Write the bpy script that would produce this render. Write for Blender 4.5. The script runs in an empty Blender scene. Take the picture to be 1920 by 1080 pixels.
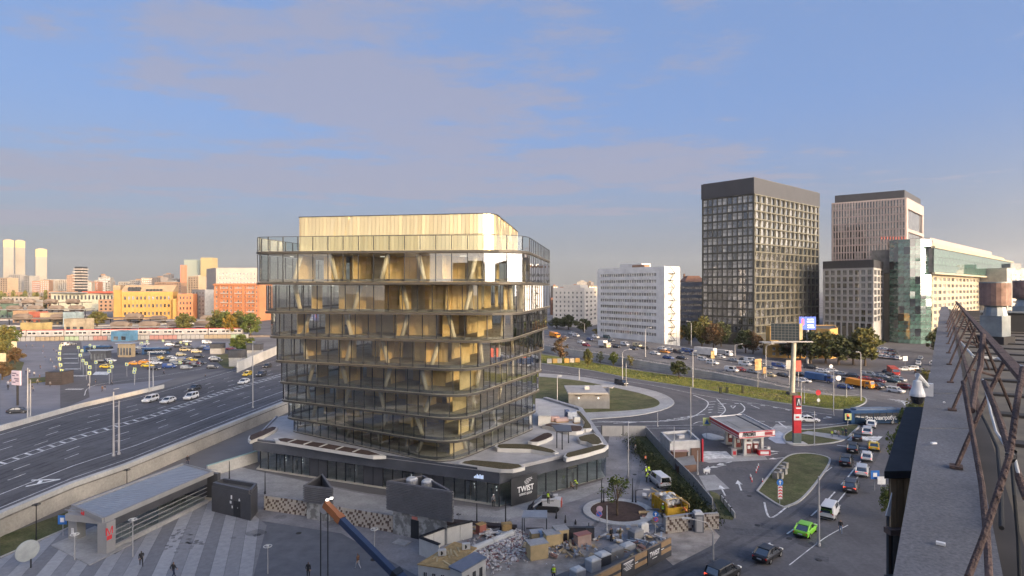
import bpy, math, random
from mathutils import Vector, Matrix
R = math.radians
rnd = random.Random(7)
S = bpy.context.scene
COL = S.collection
F, HE, CX, CY = 1100.0, 31.0, 960.0, 540.0      # focal length in photo pixels, eye height, image centre

# ---------------------------------------------------------------- camera, world, sun, exposure
cam = bpy.data.cameras.new('camera'); camo = bpy.data.objects.new('camera', cam); COL.objects.link(camo)
camo.location = (0, 0, HE); camo.rotation_euler = (R(90), 0, 0)
cam.sensor_width = 36; cam.lens = 36 * F / 1920; cam.clip_start = .1; cam.clip_end = 30000
S.camera = camo
SUN_EL, SUN_AZ = R(9), math.atan2(.70, -.72)   # azimuth measured from +Y towards +X
sd = Vector((math.sin(SUN_AZ) * math.cos(SUN_EL), math.cos(SUN_AZ) * math.cos(SUN_EL), math.sin(SUN_EL)))
sl = bpy.data.lights.new('sun', 'SUN'); slo = bpy.data.objects.new('sun', sl); COL.objects.link(slo)
sl.energy = 2.0; sl.angle = R(.5); sl.color = (1, .62, .24)
slo.rotation_euler = sd.to_track_quat('Z', 'Y').to_euler(); slo.location = (60, -60, 120)

W = bpy.data.worlds.new('World'); S.world = W; W.use_nodes = True
def world():
    nt = W.node_tree; N = nt.nodes; L = nt.links; N.clear()
    def nd(t, **k):
        n = N.new(t)
        for a, v in k.items(): setattr(n, a, v)
        return n
    def math_(op, a, b=None, clamp=False):
        n = nd('ShaderNodeMath', operation=op); n.use_clamp = clamp
        for i, v in enumerate((a, b)):
            if v is None: continue
            if isinstance(v, (int, float)): n.inputs[i].default_value = v
            else: L.new(v, n.inputs[i])
        return n.outputs[0]
    out = nd('ShaderNodeOutputWorld'); bg = nd('ShaderNodeBackground'); L.new(bg.outputs[0], out.inputs[0])
    bg.inputs[1].default_value = SKY
    sky = nd('ShaderNodeTexSky', sky_type='NISHITA'); sky.sun_disc = False
    sky.sun_elevation = SUN_EL; sky.sun_rotation = SUN_AZ; sky.altitude = 150; sky.air_density = .8; sky.dust_density = .6; sky.ozone_density = 3.0
    tint = nd('ShaderNodeMix', data_type='RGBA', blend_type='MULTIPLY'); tint.inputs[0].default_value = 1
    L.new(sky.outputs[0], tint.inputs[6]); tint.inputs[7].default_value = TINT
    flat = nd('ShaderNodeMix', data_type='RGBA'); flat.inputs[0].default_value = .85; L.new(tint.outputs[2], flat.inputs[6]); flat.inputs[7].default_value = tuple(c * K for c in FLAT) + (1,)
    tc = nd('ShaderNodeTexCoord'); sp = nd('ShaderNodeSeparateXYZ'); L.new(tc.outputs['Generated'], sp.inputs[0])
    zz = math_('MAXIMUM', sp.outputs[2], .02)
    u = math_('DIVIDE', sp.outputs[0], zz); v = math_('DIVIDE', sp.outputs[1], zz)
    cb = nd('ShaderNodeCombineXYZ'); L.new(u, cb.inputs[0]); L.new(v, cb.inputs[1])
    # low haze: towards the horizon the sky loses its colour, all the way round
    bw = nd('ShaderNodeRGBToBW'); L.new(sky.outputs[0], bw.inputs[0])
    vm = nd('ShaderNodeVectorMath', operation='DOT_PRODUCT'); L.new(tc.outputs['Generated'], vm.inputs[0]); vm.inputs[1].default_value = sd
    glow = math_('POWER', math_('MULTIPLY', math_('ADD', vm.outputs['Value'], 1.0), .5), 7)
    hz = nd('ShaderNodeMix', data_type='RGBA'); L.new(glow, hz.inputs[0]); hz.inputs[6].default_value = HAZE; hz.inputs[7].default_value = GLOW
    hr = nd('ShaderNodeMapRange', interpolation_type='SMOOTHSTEP'); L.new(sp.outputs[2], hr.inputs[0])
    hr.inputs[1].default_value = -.05; hr.inputs[2].default_value = .30; hr.inputs[3].default_value = 1; hr.inputs[4].default_value = 0
    gr = nd('ShaderNodeMapRange', interpolation_type='SMOOTHSTEP'); L.new(sp.outputs[2], gr.inputs[0])
    gr.inputs[1].default_value = .1; gr.inputs[2].default_value = .85; gr.inputs[3].default_value = 1; gr.inputs[4].default_value = 0
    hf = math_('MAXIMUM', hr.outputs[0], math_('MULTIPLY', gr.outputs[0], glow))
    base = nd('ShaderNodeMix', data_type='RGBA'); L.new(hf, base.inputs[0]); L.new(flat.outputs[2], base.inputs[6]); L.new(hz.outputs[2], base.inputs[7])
    def noise(scale, detail, rough, off=(0, 0, 0), st=(1, 1, 1)):
        mp = nd('ShaderNodeMapping'); mp.inputs[1].default_value = off; mp.inputs[3].default_value = st; L.new(cb.outputs[0], mp.inputs[0])
        n = nd('ShaderNodeTexNoise'); n.inputs['Scale'].default_value = scale; n.inputs['Detail'].default_value = detail; n.inputs['Roughness'].default_value = rough
        L.new(mp.outputs[0], n.inputs[0]); return n.outputs[0]
    def bump(cx, cy, ang, rx, ry):
        # distance from a stretched, turned centre: the large cloud banks
        mp = nd('ShaderNodeMapping', vector_type='TEXTURE'); mp.inputs[1].default_value = (cx, cy, 0); mp.inputs[2].default_value = (0, 0, R(ang)); mp.inputs[3].default_value = (rx, ry, 1)
        L.new(cb.outputs[0], mp.inputs[0])
        g = nd('ShaderNodeTexGradient', gradient_type='SPHERICAL'); L.new(mp.outputs[0], g.inputs[0]); return g.outputs[1]
    b = bump(-.5, 3.4, 82, 3.6, 1.5)
    for a in ((1.0, 5.0, 22, 3.2, 1.5), (-3.6, 5.0, 6, 4.0, 2.0), (-.6, 5.6, 0, 3.4, 1.9), (-7, 8, 10, 4, 2), (3.4, 2.2, 40, .9, .25), (.3, 7.6, 0, 2.6, .7)):
        b = math_('MAXIMUM', b, bump(*a))
    n1 = noise(1.5, 10, .68, (3.1, 1.7, 0), (.75, 1.1, 1)); n2 = noise(.45, 4, .5, (9.3, 4.2, 0))
    f = math_('ADD', math_('MULTIPLY', math_('SUBTRACT', n1, .5), 2.9), math_('MULTIPLY', b, 1.0))
    f = math_('ADD', f, math_('MULTIPLY', math_('SUBTRACT', n2, .55), 1.3))
    mr = nd('ShaderNodeMapRange', interpolation_type='SMOOTHSTEP'); L.new(f, mr.inputs[0])
    mr.inputs[1].default_value = .15; mr.inputs[2].default_value = .68; mr.inputs[3].default_value = 0; mr.inputs[4].default_value = .66
    fade = nd('ShaderNodeMapRange', interpolation_type='SMOOTHSTEP'); L.new(sp.outputs[2], fade.inputs[0]); fade.inputs[1].default_value = .02; fade.inputs[2].default_value = .09
    fac = math_('MULTIPLY', mr.outputs[0], fade.outputs[0])
    mix = nd('ShaderNodeMix', data_type='RGBA'); L.new(fac, mix.inputs[0]); L.new(base.outputs[2], mix.inputs[6])
    # thin evening clouds, grey on the side away from the sun and glowing towards it
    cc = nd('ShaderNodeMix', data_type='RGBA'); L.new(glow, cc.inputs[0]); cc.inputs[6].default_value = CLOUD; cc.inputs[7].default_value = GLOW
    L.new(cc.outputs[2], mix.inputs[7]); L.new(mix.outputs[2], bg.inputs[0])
EXPO = .92; SKY = .12; K = 1 / (.12 * 2 ** EXPO)
CLOUD = (.41 * K, .40 * K, .49 * K, 1); TINT = (1.9, 1.45, 1.25, 1); HAZE = (.345 * K, .335 * K, .305 * K, 1); GLOW = (25 * K, 21.5 * K, 18 * K, 1); FLAT = (.222, .35, .655)  # sun-side sky glow, out of view, raised and widened to brighten the shaded foreground
world()
V = S.view_settings
V.view_transform = 'Standard'; V.look = 'None'; V.exposure = EXPO; V.gamma = 1; V.use_curve_mapping = False
S.render.engine = 'CYCLES'
C_ = S.cycles; C_.transparent_max_bounces = 32; C_.max_bounces = 10; C_.glossy_bounces = 4; C_.diffuse_bounces = 4; C_.caustics_reflective = False; C_.caustics_refractive = False

# ---------------------------------------------------------------- helpers
def P(px, py, z=0.0):
    """the point at height z that the lens puts at photo pixel px, py"""
    d = F * (HE - z) / (py - CY)
    return Vector(((px - CX) * d / F, d, z))
def PD(px, py, d):
    return Vector(((px - CX) * d / F, d, HE - (py - CY) * d / F))
def PL(lst, z=0.0):
    return [P(a, b, z) for a, b in lst]

class MB:
    """collects shapes and links them as one mesh object"""
    def __init__(s): s.v, s.f, s.m = [], [], []
    def add(s, vs, fs, mi=0):
        n = len(s.v); s.v += [tuple(v) for v in vs]
        for f in fs: s.f.append(tuple(i + n for i in f)); s.m.append(mi)
        return s
    def box(s, c, size, rz=0, mi=0, M=None):
        x, y, z = (a / 2 for a in size)
        vs = [Vector((a, b, e)) for e in (-z, z) for a, b in ((-x, -y), (x, -y), (x, y), (-x, y))]
        T = Matrix.Translation(c) @ (M if M is not None else Matrix.Rotation(rz, 4, 'Z'))
        return s.add([T @ v for v in vs], [(0, 3, 2, 1), (4, 5, 6, 7), (0, 1, 5, 4), (1, 2, 6, 5), (2, 3, 7, 6), (3, 0, 4, 7)], mi)
    def prism(s, poly, z0, z1, mi=0, cap=None, bottom=True):
        n = len(poly); poly = [(p[0], p[1]) for p in poly]
        if sum(poly[i][0] * poly[(i + 1) % n][1] - poly[(i + 1) % n][0] * poly[i][1] for i in range(n)) < 0: poly = poly[::-1]
        vs = [(x, y, z0) for x, y in poly] + [(x, y, z1) for x, y in poly]
        s.add(vs, [(i, (i + 1) % n, n + (i + 1) % n, n + i) for i in range(n)], mi)
        s.add(vs, [tuple(range(n, 2 * n))] + ([tuple(range(n - 1, -1, -1))] if bottom else []), mi if cap is None else cap)
        return s
    def sheet(s, pts, mi=0):
        n = len(pts)
        if sum(pts[i][0] * pts[(i + 1) % n][1] - pts[(i + 1) % n][0] * pts[i][1] for i in range(n)) < 0: pts = pts[::-1]
        return s.add(pts, [tuple(range(n))], mi)
    def strip(s, a, b, mi=0):
        n = len(a)
        return s.add(list(a) + list(b), [(i, i + 1, n + i + 1, n + i) for i in range(n - 1)], mi)
    def tube(s, pts, r, n=6, mi=0, cap=True):
        pts = [Vector(p) for p in pts]; rs = r if isinstance(r, (list, tuple)) else [r] * len(pts)
        rings = []; k = len(pts)
        for i, p in enumerate(pts):
            d = (pts[min(i + 1, k - 1)] - pts[max(i - 1, 0)])
            d = d.normalized() if d.length > 1e-9 else Vector((0, 0, 1))
            u = d.cross(Vector((0, 0, 1)) if abs(d.z) < .9 else Vector((0, 1, 0))).normalized(); w = d.cross(u)
            rings.append([p + (u * math.cos(6.28318 * j / n) + w * math.sin(6.28318 * j / n)) * rs[i] for j in range(n)])
        vs = [v for ring in rings for v in ring]
        fs = [(i * n + j, i * n + (j + 1) % n, (i + 1) * n + (j + 1) % n, (i + 1) * n + j) for i in range(k - 1) for j in range(n)]
        if cap: fs += [tuple(range(n - 1, -1, -1)), tuple(range((k - 1) * n, k * n))]
        return s.add(vs, fs, mi)
    def loft(s, rings, mi=0, cap=True):
        n = len(rings[0]); k = len(rings)
        fs = [(i * n + j, i * n + (j + 1) % n, (i + 1) * n + (j + 1) % n, (i + 1) * n + j) for i in range(k - 1) for j in range(n)]
        if cap: fs += [tuple(range(n - 1, -1, -1)), tuple(range((k - 1) * n, k * n))]
        return s.add([v for r in rings for v in r], fs, mi)
    def disc(s, c, r, n=16, mi=0, M=None, h=.03):
        T = Matrix.Translation(c) @ (M if M is not None else Matrix())
        a = [T @ Vector((r * math.cos(6.28318 * j / n), r * math.sin(6.28318 * j / n), e)) for e in (-h / 2, h / 2) for j in range(n)]
        return s.add(a, [tuple(range(n - 1, -1, -1)), tuple(range(n, 2 * n))] + [(j, (j + 1) % n, n + (j + 1) % n, n + j) for j in range(n)], mi)
    def mesh(s, name, mats, smooth=False):
        me = bpy.data.meshes.new(name); me.from_pydata(s.v, [], s.f)
        for m in (mats if isinstance(mats, (list, tuple)) else [mats]): me.materials.append(m)
        me.polygons.foreach_set('material_index', s.m)
        if smooth: me.polygons.foreach_set('use_smooth', [True] * len(s.f))
        me.update(); return me
    def build(s, name, mats, parent=None, smooth=False):
        return put(name, s.mesh(name, mats, smooth), parent)

KIDS = {}
def world_of(o):
    return o.matrix_basis.copy() if o.parent is None else world_of(o.parent) @ o.matrix_parent_inverse @ o.matrix_basis
def adopt(o, parent):
    o.parent = parent; o.matrix_parent_inverse = world_of(parent).inverted(); KIDS.setdefault(parent.name, []).append(o)
def put(name, me, parent=None, M=None):
    """link a mesh; M is its place in the world"""
    o = bpy.data.objects.new(name, me); COL.objects.link(o)
    if M is not None: o.matrix_basis = M
    if parent is not None: adopt(o, parent)
    return o
def tag(o, label=None, cat=None, group=None, kind=None):
    if label: o['label'] = label
    if cat: o['category'] = cat
    if group: o['group'] = group
    if kind: o['kind'] = kind
    return o
def thing(name, label, cat, loc=(0, 0, 0), rz=0, group=None):
    o = bpy.data.objects.new(name, None); COL.objects.link(o); o.empty_display_size = .5
    o.matrix_basis = Matrix.Translation(loc) @ Matrix.Rotation(rz, 4, 'Z')
    return tag(o, label, cat, group)
def struct(o): o['kind'] = 'structure'; return o
def copy_tree(o, parent=None):
    c = o.copy(); COL.objects.link(c)
    if parent is not None: c.parent = parent
    for k in KIDS.get(o.name, []): copy_tree(k, c)
    return c
def place(proto, loc, rz, label=None, group=None, sc=1.0, cat=None):
    c = copy_tree(proto)
    c.matrix_basis = Matrix.Translation(loc) @ Matrix.Rotation(rz, 4, 'Z') @ Matrix.Scale(sc, 4)
    return tag(c, label, cat, group)

MATS = {}
def mat(name, col, rough=.7, metal=0.0, var=.14, scale=.6, bump=0.0, spec=.4, detail=5, stretch=(1, 1, 1), col2=None, thr=(.35, .65)):
    if name in MATS: return MATS[name]
    m = bpy.data.materials.new(name); m.use_nodes = True; nt = m.node_tree; b = nt.nodes['Principled BSDF']
    b.inputs['Roughness'].default_value = rough; b.inputs['Metallic'].default_value = metal; b.inputs['Specular IOR Level'].default_value = spec
    tc = nt.nodes.new('ShaderNodeTexCoord'); mp = nt.nodes.new('ShaderNodeMapping'); mp.inputs[3].default_value = stretch
    nt.links.new(tc.outputs['Object'], mp.inputs[0])
    n = nt.nodes.new('ShaderNodeTexNoise'); n.inputs['Scale'].default_value = scale; n.inputs['Detail'].default_value = detail; n.inputs['Roughness'].default_value = .65
    nt.links.new(mp.outputs[0], n.inputs[0])
    r = nt.nodes.new('ShaderNodeValToRGB'); e = r.color_ramp.elements
    e[0].position, e[1].position = thr
    e[0].color = tuple(c * (1 - var) for c in col) + (1,)
    e[1].color = (tuple(min(1, c * (1 + var)) for c in col) if col2 is None else tuple(col2)) + (1,)
    nt.links.new(n.outputs[0], r.inputs[0]); nt.links.new(r.outputs[0], b.inputs['Base Color'])
    if bump:
        bp = nt.nodes.new('ShaderNodeBump'); bp.inputs['Strength'].default_value = bump; bp.inputs['Distance'].default_value = .05
        n2 = nt.nodes.new('ShaderNodeTexNoise'); n2.inputs['Scale'].default_value = scale * 6; n2.inputs['Detail'].default_value = 4
        nt.links.new(mp.outputs[0], n2.inputs[0]); nt.links.new(n2.outputs[0], bp.inputs['Height']); nt.links.new(bp.outputs[0], b.inputs['Normal'])
    MATS[name] = m; return m
def emit(name, col, st):
    m = mat(name, col, .4, var=.02)
    b = m.node_tree.nodes['Principled BSDF']; b.inputs['Emission Color'].default_value = tuple(col) + (1,); b.inputs['Emission Strength'].default_value = st
    return m
def glass(name, tint, refl=1.0, rough=.01, ior=1.5, body=None, amount=.3):
    """clear glazing: what lies behind it, a mirror that grows at grazing angles, and (body) a share of opaque tint"""
    m = bpy.data.materials.new(name); m.use_nodes = True; nt = m.node_tree; nt.nodes.clear(); L = nt.links
    out = nt.nodes.new('ShaderNodeOutputMaterial'); mx = nt.nodes.new('ShaderNodeMixShader')
    fr = nt.nodes.new('ShaderNodeFresnel'); fr.inputs[0].default_value = ior
    ml = nt.nodes.new('ShaderNodeMath'); ml.operation = 'MULTIPLY'; ml.use_clamp = True; L.new(fr.outputs[0], ml.inputs[0]); ml.inputs[1].default_value = refl
    ge = nt.nodes.new('ShaderNodeNewGeometry'); iv = nt.nodes.new('ShaderNodeMath'); iv.operation = 'SUBTRACT'; iv.inputs[0].default_value = 1; L.new(ge.outputs['Backfacing'], iv.inputs[1])
    m3 = nt.nodes.new('ShaderNodeMath'); m3.operation = 'MULTIPLY'; L.new(ml.outputs[0], m3.inputs[0]); L.new(iv.outputs[0], m3.inputs[1]); ml = m3     # only the outer skin of a pane mirrors
    gl = nt.nodes.new('ShaderNodeBsdfGlossy'); gl.inputs['Roughness'].default_value = rough; gl.inputs['Color'].default_value = (.95, .97, 1, 1)
    tr = nt.nodes.new('ShaderNodeBsdfTransparent'); tr.inputs[0].default_value = tuple(tint) + (1,)
    L.new(ml.outputs[0], mx.inputs[0]); L.new(gl.outputs[0], mx.inputs[2])
    if body is None: L.new(tr.outputs[0], mx.inputs[1])
    else:
        df = nt.nodes.new('ShaderNodeBsdfDiffuse'); df.inputs[0].default_value = tuple(body) + (1,)
        m2 = nt.nodes.new('ShaderNodeMixShader'); m2.inputs[0].default_value = amount
        L.new(tr.outputs[0], m2.inputs[1]); L.new(df.outputs[0], m2.inputs[2]); L.new(m2.outputs[0], mx.inputs[1])
    L.new(mx.outputs[0], out.inputs[0]); MATS[name] = m; return m
def window_glass(name, col, rough=.03, spec=1.0):
    """glazing of rooms too far off to see into: dark inside, mirroring the sky"""
    m = mat(name, col, rough, var=.5, scale=.35, spec=spec, detail=2)
    m.node_tree.nodes['Principled BSDF'].inputs['IOR'].default_value = 1.9
    return m
def add_bands(m, axis, period, dark, frac, noise=0):
    """flat print of narrow joints: multiplies the colour in bands along an object axis"""
    nt = m.node_tree; b = nt.nodes['Principled BSDF']; src = b.inputs['Base Color'].links[0].from_socket
    tc = nt.nodes.new('ShaderNodeTexCoord'); sp = nt.nodes.new('ShaderNodeSeparateXYZ'); nt.links.new(tc.outputs['Object'], sp.inputs[0])
    a = nt.nodes.new('ShaderNodeMath'); a.operation = 'DIVIDE'; nt.links.new(sp.outputs[axis], a.inputs[0]); a.inputs[1].default_value = period
    f = nt.nodes.new('ShaderNodeMath'); f.operation = 'FRACT'; nt.links.new(a.outputs[0], f.inputs[0])
    g = nt.nodes.new('ShaderNodeMath'); g.operation = 'LESS_THAN'; nt.links.new(f.outputs[0], g.inputs[0]); g.inputs[1].default_value = frac
    x = nt.nodes.new('ShaderNodeMix'); x.data_type = 'RGBA'; x.blend_type = 'MULTIPLY'; nt.links.new(g.outputs[0], x.inputs[0])
    nt.links.new(src, x.inputs[6]); x.inputs[7].default_value = (dark, dark, dark, 1); nt.links.new(x.outputs[2], b.inputs['Base Color'])
    return m
def blotch(m, scale, lo, hi, stretch=(1, 1, 1), detail=6):
    """wear: the colour multiplied by a second, larger or finer noise"""
    nt = m.node_tree; b = nt.nodes['Principled BSDF']; src = b.inputs['Base Color'].links[0].from_socket
    tc = nt.nodes.new('ShaderNodeTexCoord'); mp = nt.nodes.new('ShaderNodeMapping'); mp.inputs[3].default_value = stretch; nt.links.new(tc.outputs['Object'], mp.inputs[0])
    n = nt.nodes.new('ShaderNodeTexNoise'); n.inputs['Scale'].default_value = scale; n.inputs['Detail'].default_value = detail; nt.links.new(mp.outputs[0], n.inputs[0])
    r = nt.nodes.new('ShaderNodeMapRange'); nt.links.new(n.outputs[0], r.inputs[0]); r.inputs[1].default_value = .3; r.inputs[2].default_value = .7; r.inputs[3].default_value = lo; r.inputs[4].default_value = hi
    x = nt.nodes.new('ShaderNodeMix'); x.data_type = 'RGBA'; x.blend_type = 'MULTIPLY'; x.inputs[0].default_value = 1; nt.links.new(src, x.inputs[6]); nt.links.new(r.outputs[0], x.inputs[7]); nt.links.new(x.outputs[2], b.inputs['Base Color']); return m
def worn(m, scale, lo, hi, stretch=(1, 1, 1)):
    """lets the ground show through in patches"""
    nt = m.node_tree; out = nt.nodes['Material Output']; sh = nt.nodes['Principled BSDF'].outputs[0]
    tc = nt.nodes.new('ShaderNodeTexCoord'); mp = nt.nodes.new('ShaderNodeMapping'); mp.inputs[3].default_value = stretch; nt.links.new(tc.outputs['Object'], mp.inputs[0])
    n = nt.nodes.new('ShaderNodeTexNoise'); n.inputs['Scale'].default_value = scale; n.inputs['Detail'].default_value = 8; nt.links.new(mp.outputs[0], n.inputs[0])
    r = nt.nodes.new('ShaderNodeMapRange'); nt.links.new(n.outputs[0], r.inputs[0]); r.inputs[1].default_value = .35; r.inputs[2].default_value = .62; r.inputs[3].default_value = lo; r.inputs[4].default_value = hi
    t = nt.nodes.new('ShaderNodeBsdfTransparent'); x = nt.nodes.new('ShaderNodeMixShader'); nt.links.new(r.outputs[0], x.inputs[0]); nt.links.new(t.outputs[0], x.inputs[1]); nt.links.new(sh, x.inputs[2]); nt.links.new(x.outputs[0], out.inputs[0]); return m
def text(name, body, size, M, material, parent=None, ext=.03, shear=0, width=None, bold=0):
    c = bpy.data.curves.new(name, 'FONT'); c.body = body; c.size = size; c.extrude = ext; c.align_x = 'CENTER'; c.align_y = 'CENTER'; c.shear = shear; c.offset = bold; c.resolution_u = 3
    t = bpy.data.objects.new(name, c); COL.objects.link(t); bpy.context.view_layer.update()
    me = bpy.data.meshes.new_from_object(t.evaluated_get(bpy.context.evaluated_depsgraph_get())); bpy.data.objects.remove(t)
    if width:
        xs = [v.co.x for v in me.vertices]; k = width / max(1e-3, max(xs) - min(xs))
        for v in me.vertices: v.co.x *= k
    me.materials.clear(); me.materials.append(material)
    o = bpy.data.objects.new(name, me); COL.objects.link(o)
    o.matrix_basis = M
    if parent is not None: adopt(o, parent)
    return o
def frame_on(p, u, up=Vector((0, 0, 1))):
    """matrix whose x runs along u, y along up, z out of the face, at p"""
    u = Vector(u).normalized(); n = u.cross(up).normalized(); w = n.cross(u)
    return Matrix(((u.x, w.x, n.x, p[0]), (u.y, w.y, n.y, p[1]), (u.z, w.z, n.z, p[2]), (0, 0, 0, 1)))
def lerp(a, b, t): return a + (b - a) * t
def along(pts, step, start=0.0):
    """points and directions every step metres along a polyline"""
    out = []; need = start
    for a, b in zip(pts, pts[1:]):
        L = (b - a).length
        while need <= L and L > 0:
            out.append((a.lerp(b, need / L), (b - a).normalized())); need += step
        need -= L
    return out
def smooth_line(pts, n=6):
    out = []; k = len(pts)
    for i in range(k - 1):
        p0, p1, p2, p3 = pts[max(i - 1, 0)], pts[i], pts[i + 1], pts[min(i + 2, k - 1)]
        for j in range(n):
            t = j / n
            out.append(.5 * ((2 * p1) + (p2 - p0) * t + (2 * p0 - 5 * p1 + 4 * p2 - p3) * t * t + (3 * p1 - p0 - 3 * p2 + p3) * t ** 3))
    return out + [pts[-1]]
def offset_line(pts, w):
    out = []; k = len(pts)
    for i, p in enumerate(pts):
        d = pts[min(i + 1, k - 1)] - pts[max(i - 1, 0)]; d.z = 0; d.normalize()
        out.append(p + Vector((-d.y, d.x, 0)) * w)
    return out
def ribbon(mb, pts, w, dz=0.0, mi=0):
    up = Vector((0, 0, dz))
    return mb.strip([p + up for p in offset_line(pts, -w / 2)], [p + up for p in offset_line(pts, w / 2)], mi)
def wall_line(mb, pts, w, h, mi=0, base=0.0):
    """a solid wall or kerb that follows a polyline"""
    a, b = offset_line(pts, -w / 2), offset_line(pts, w / 2); n = len(pts)
    hs = h if isinstance(h, (list, tuple)) else [h] * n
    rings = [[a[i] + Vector((0, 0, base)), b[i] + Vector((0, 0, base)), b[i] + Vector((0, 0, hs[i])), a[i] + Vector((0, 0, hs[i]))] for i in range(n)]
    return mb.loft(rings, mi)

# ---------------------------------------------------------------- materials of the setting
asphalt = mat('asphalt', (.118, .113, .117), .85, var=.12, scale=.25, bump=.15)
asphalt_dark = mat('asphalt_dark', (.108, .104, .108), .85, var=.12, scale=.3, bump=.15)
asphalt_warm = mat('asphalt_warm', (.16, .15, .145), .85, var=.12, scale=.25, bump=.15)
urban = mat('urban_ground', (.16, .15, .145), .9, var=.35, scale=.02)
concrete = mat('concrete', (.36, .355, .35), .85, var=.12, scale=.5, bump=.1)
concrete_warm = mat('concrete_warm', (.46, .43, .38), .85, var=.10, scale=.35, bump=.1)
concrete_pale = mat('concrete_pale', (.50, .49, .47), .8, var=.08, scale=.4)
kerbm = mat('kerb_stone', (.40, .39, .37), .85, var=.12, scale=2)
paint = mat('road_paint', (.66, .66, .64), .7, var=.25, scale=3, thr=(.25, .5))
grassm = mat('lawn_grass', (.12, .145, .028), .95, var=.30, scale=.35, bump=.5, col2=(.20, .20, .045))
grass_dark = mat('verge_grass', (.085, .105, .03), .95, var=.30, scale=.4, bump=.5, col2=(.125, .115, .05))
worn(paint, .9, .55, 1); tyre_wear = worn(mat('tyre_wear', (.045, .045, .05), .7), .25, .0, .26)
dirt = mat('dirt', (.33, .29, .25), .95, var=.3, scale=.5, bump=.4)
soil = mat('soil', (.075, .048, .038), .95, var=.25, scale=1.5, bump=.4)
yardm = mat('yard_surface', (.26, .25, .255), .85, var=.28, scale=.22, detail=7, thr=(.3, .7), bump=.1)

for m_ in (asphalt, asphalt_dark, asphalt_warm): blotch(m_, .045, .78, 1.18); blotch(m_, 2.2, .86, 1.12); blotch(m_, .5, .88, 1.08, (1, .12, 1))
for m_ in (yardm, concrete, concrete_warm, concrete_pale): blotch(m_, .12, .78, 1.12); blotch(m_, 3, .88, 1.1)
for m_ in (grassm, grass_dark): blotch(m_, .12, .6, 1.3); blotch(m_, 4, .7, 1.3)
# ---------------------------------------------------------------- ground
b = MB(); b.sheet([(-7000, -3000, -.02), (7000, -3000, -.02), (7000, 9000, -.02), (-7000, 9000, -.02)])
struct(b.build('ground', urban))
def area(name, pxs, m, z=0.0, extra=None):
    pts = PL(pxs, z) + ([Vector((*e, z)) for e in extra] if extra else [])
    return struct(MB().sheet(pts).build(name, m))
def kerb(pts, w=.28, h=.14, closed=False, m=None, name='kerb'):
    if closed: pts = list(pts) + [pts[0]]
    return struct(wall_line(MB(), pts, w, h, base=-.02).build(name, m or kerbm))

# street level of the whole crossing and filling station
area('road', [(1000, 668), (1345, 712), (1560, 742), (1640, 700), (1700, 640), (1800, 640), (1900, 720)], asphalt, .01,
     [(120, 60), (70, 10), (45, -10), (10, 40)] + [tuple(P(x, y)[:2]) for x, y in ((1180, 1080), (1300, 1000), (1230, 960), (1090, 800), (1000, 770))])
# the far crossing, the side street and the square on the left
area('road', [(1345, 700), (1490, 660), (1600, 640), (1668, 628), (1720, 600), (1800, 600), (1800, 690), (1640, 745), (1560, 742)], asphalt_dark, .014)
area('square', [(0, 830), (310, 716), (470, 660), (480, 640), (0, 640)], mat('square_paving', (.19, .19, .21), .8, var=.15, scale=.1), .01)
area('road', [(113, 768), (112, 640), (152, 640), (168, 745)], asphalt_dark, .03)
area('road', [(150, 668), (330, 650), (475, 655), (440, 690), (310, 712), (160, 726)], asphalt, .025)
area('path', [(1455, 795), (1520, 806), (1600, 818), (1530, 828), (1440, 812)], concrete, .03)

# forecourt of the glass office block, worksite yard, striped plaza
area('forecourt', [(470, 880), (690, 925), (930, 955), (1130, 900), (1145, 800), (1205, 800), (1250, 900), (1240, 985), (1175, 1045), (1000, 1080), (800, 1090), (640, 1000), (480, 975)], yardm, .02)
area('pavement', [(430, 870), (485, 884), (690, 928), (930, 958), (1000, 940), (940, 985), (750, 975), (590, 945), (430, 915), (395, 880)], concrete, .03)
area('pavement', [(938, 956), (1128, 905), (1150, 908), (1090, 935), (1000, 962), (948, 975)], concrete, .035)
area('dirt_patch', [(800, 1060), (980, 1010), (1085, 1005), (1130, 1020), (1090, 1060), (1000, 1095), (880, 1130), (800, 1130)], dirt, .035)
area('dirt_patch', [(1225, 1000), (1330, 985), (1350, 1005), (1340, 1020), (1262, 1060), (1240, 1040)], dirt, .035)

# plaza paving in long bands of grey stone; every band is its own run of slabs
pl_base = area('plaza', [(0, 1048), (135, 985), (330, 960), (450, 940), (600, 960), (760, 1010), (830, 1085), (780, 1200), (0, 1400)], mat('plaza_joint', (.13, .135, .15), .9), .01)
band_mats = [mat('paving_band_%d' % i, c, .75, var=.10, scale=1.5, detail=3) for i, c in enumerate([(.20, .20, .21), (.32, .32, .33), (.25, .25, .26), (.36, .36, .37)])]
pb_dir = (P(300, 960) - P(232, 1080)); pb_dir.z = 0; pb_dir.normalize(); pb_n = Vector((pb_dir.y, -pb_dir.x, 0))
o0 = P(270, 1010)
region = [Vector(p[:2]) for p in PL([(-60, 1075), (135, 988), (215, 1040), (300, 985), (405, 930), (455, 948), (500, 985), (470, 1100), (380, 1250), (-80, 1260)])]
def clip_band(poly, o, n, lo, hi):
    for s, lim in ((1, lo), (-1, -hi)):
        out = []
        for i in range(len(poly)):
            a, c = poly[i], poly[(i + 1) % len(poly)]
            da, dc = s * (a - o).dot(n) - lim, s * (c - o).dot(n) - lim
            if da >= 0: out.append(a)
            if (da < 0) != (dc < 0): out.append(a.lerp(c, da / (da - dc)))
        poly = out
        if len(poly) < 3: return []
    return poly
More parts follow.
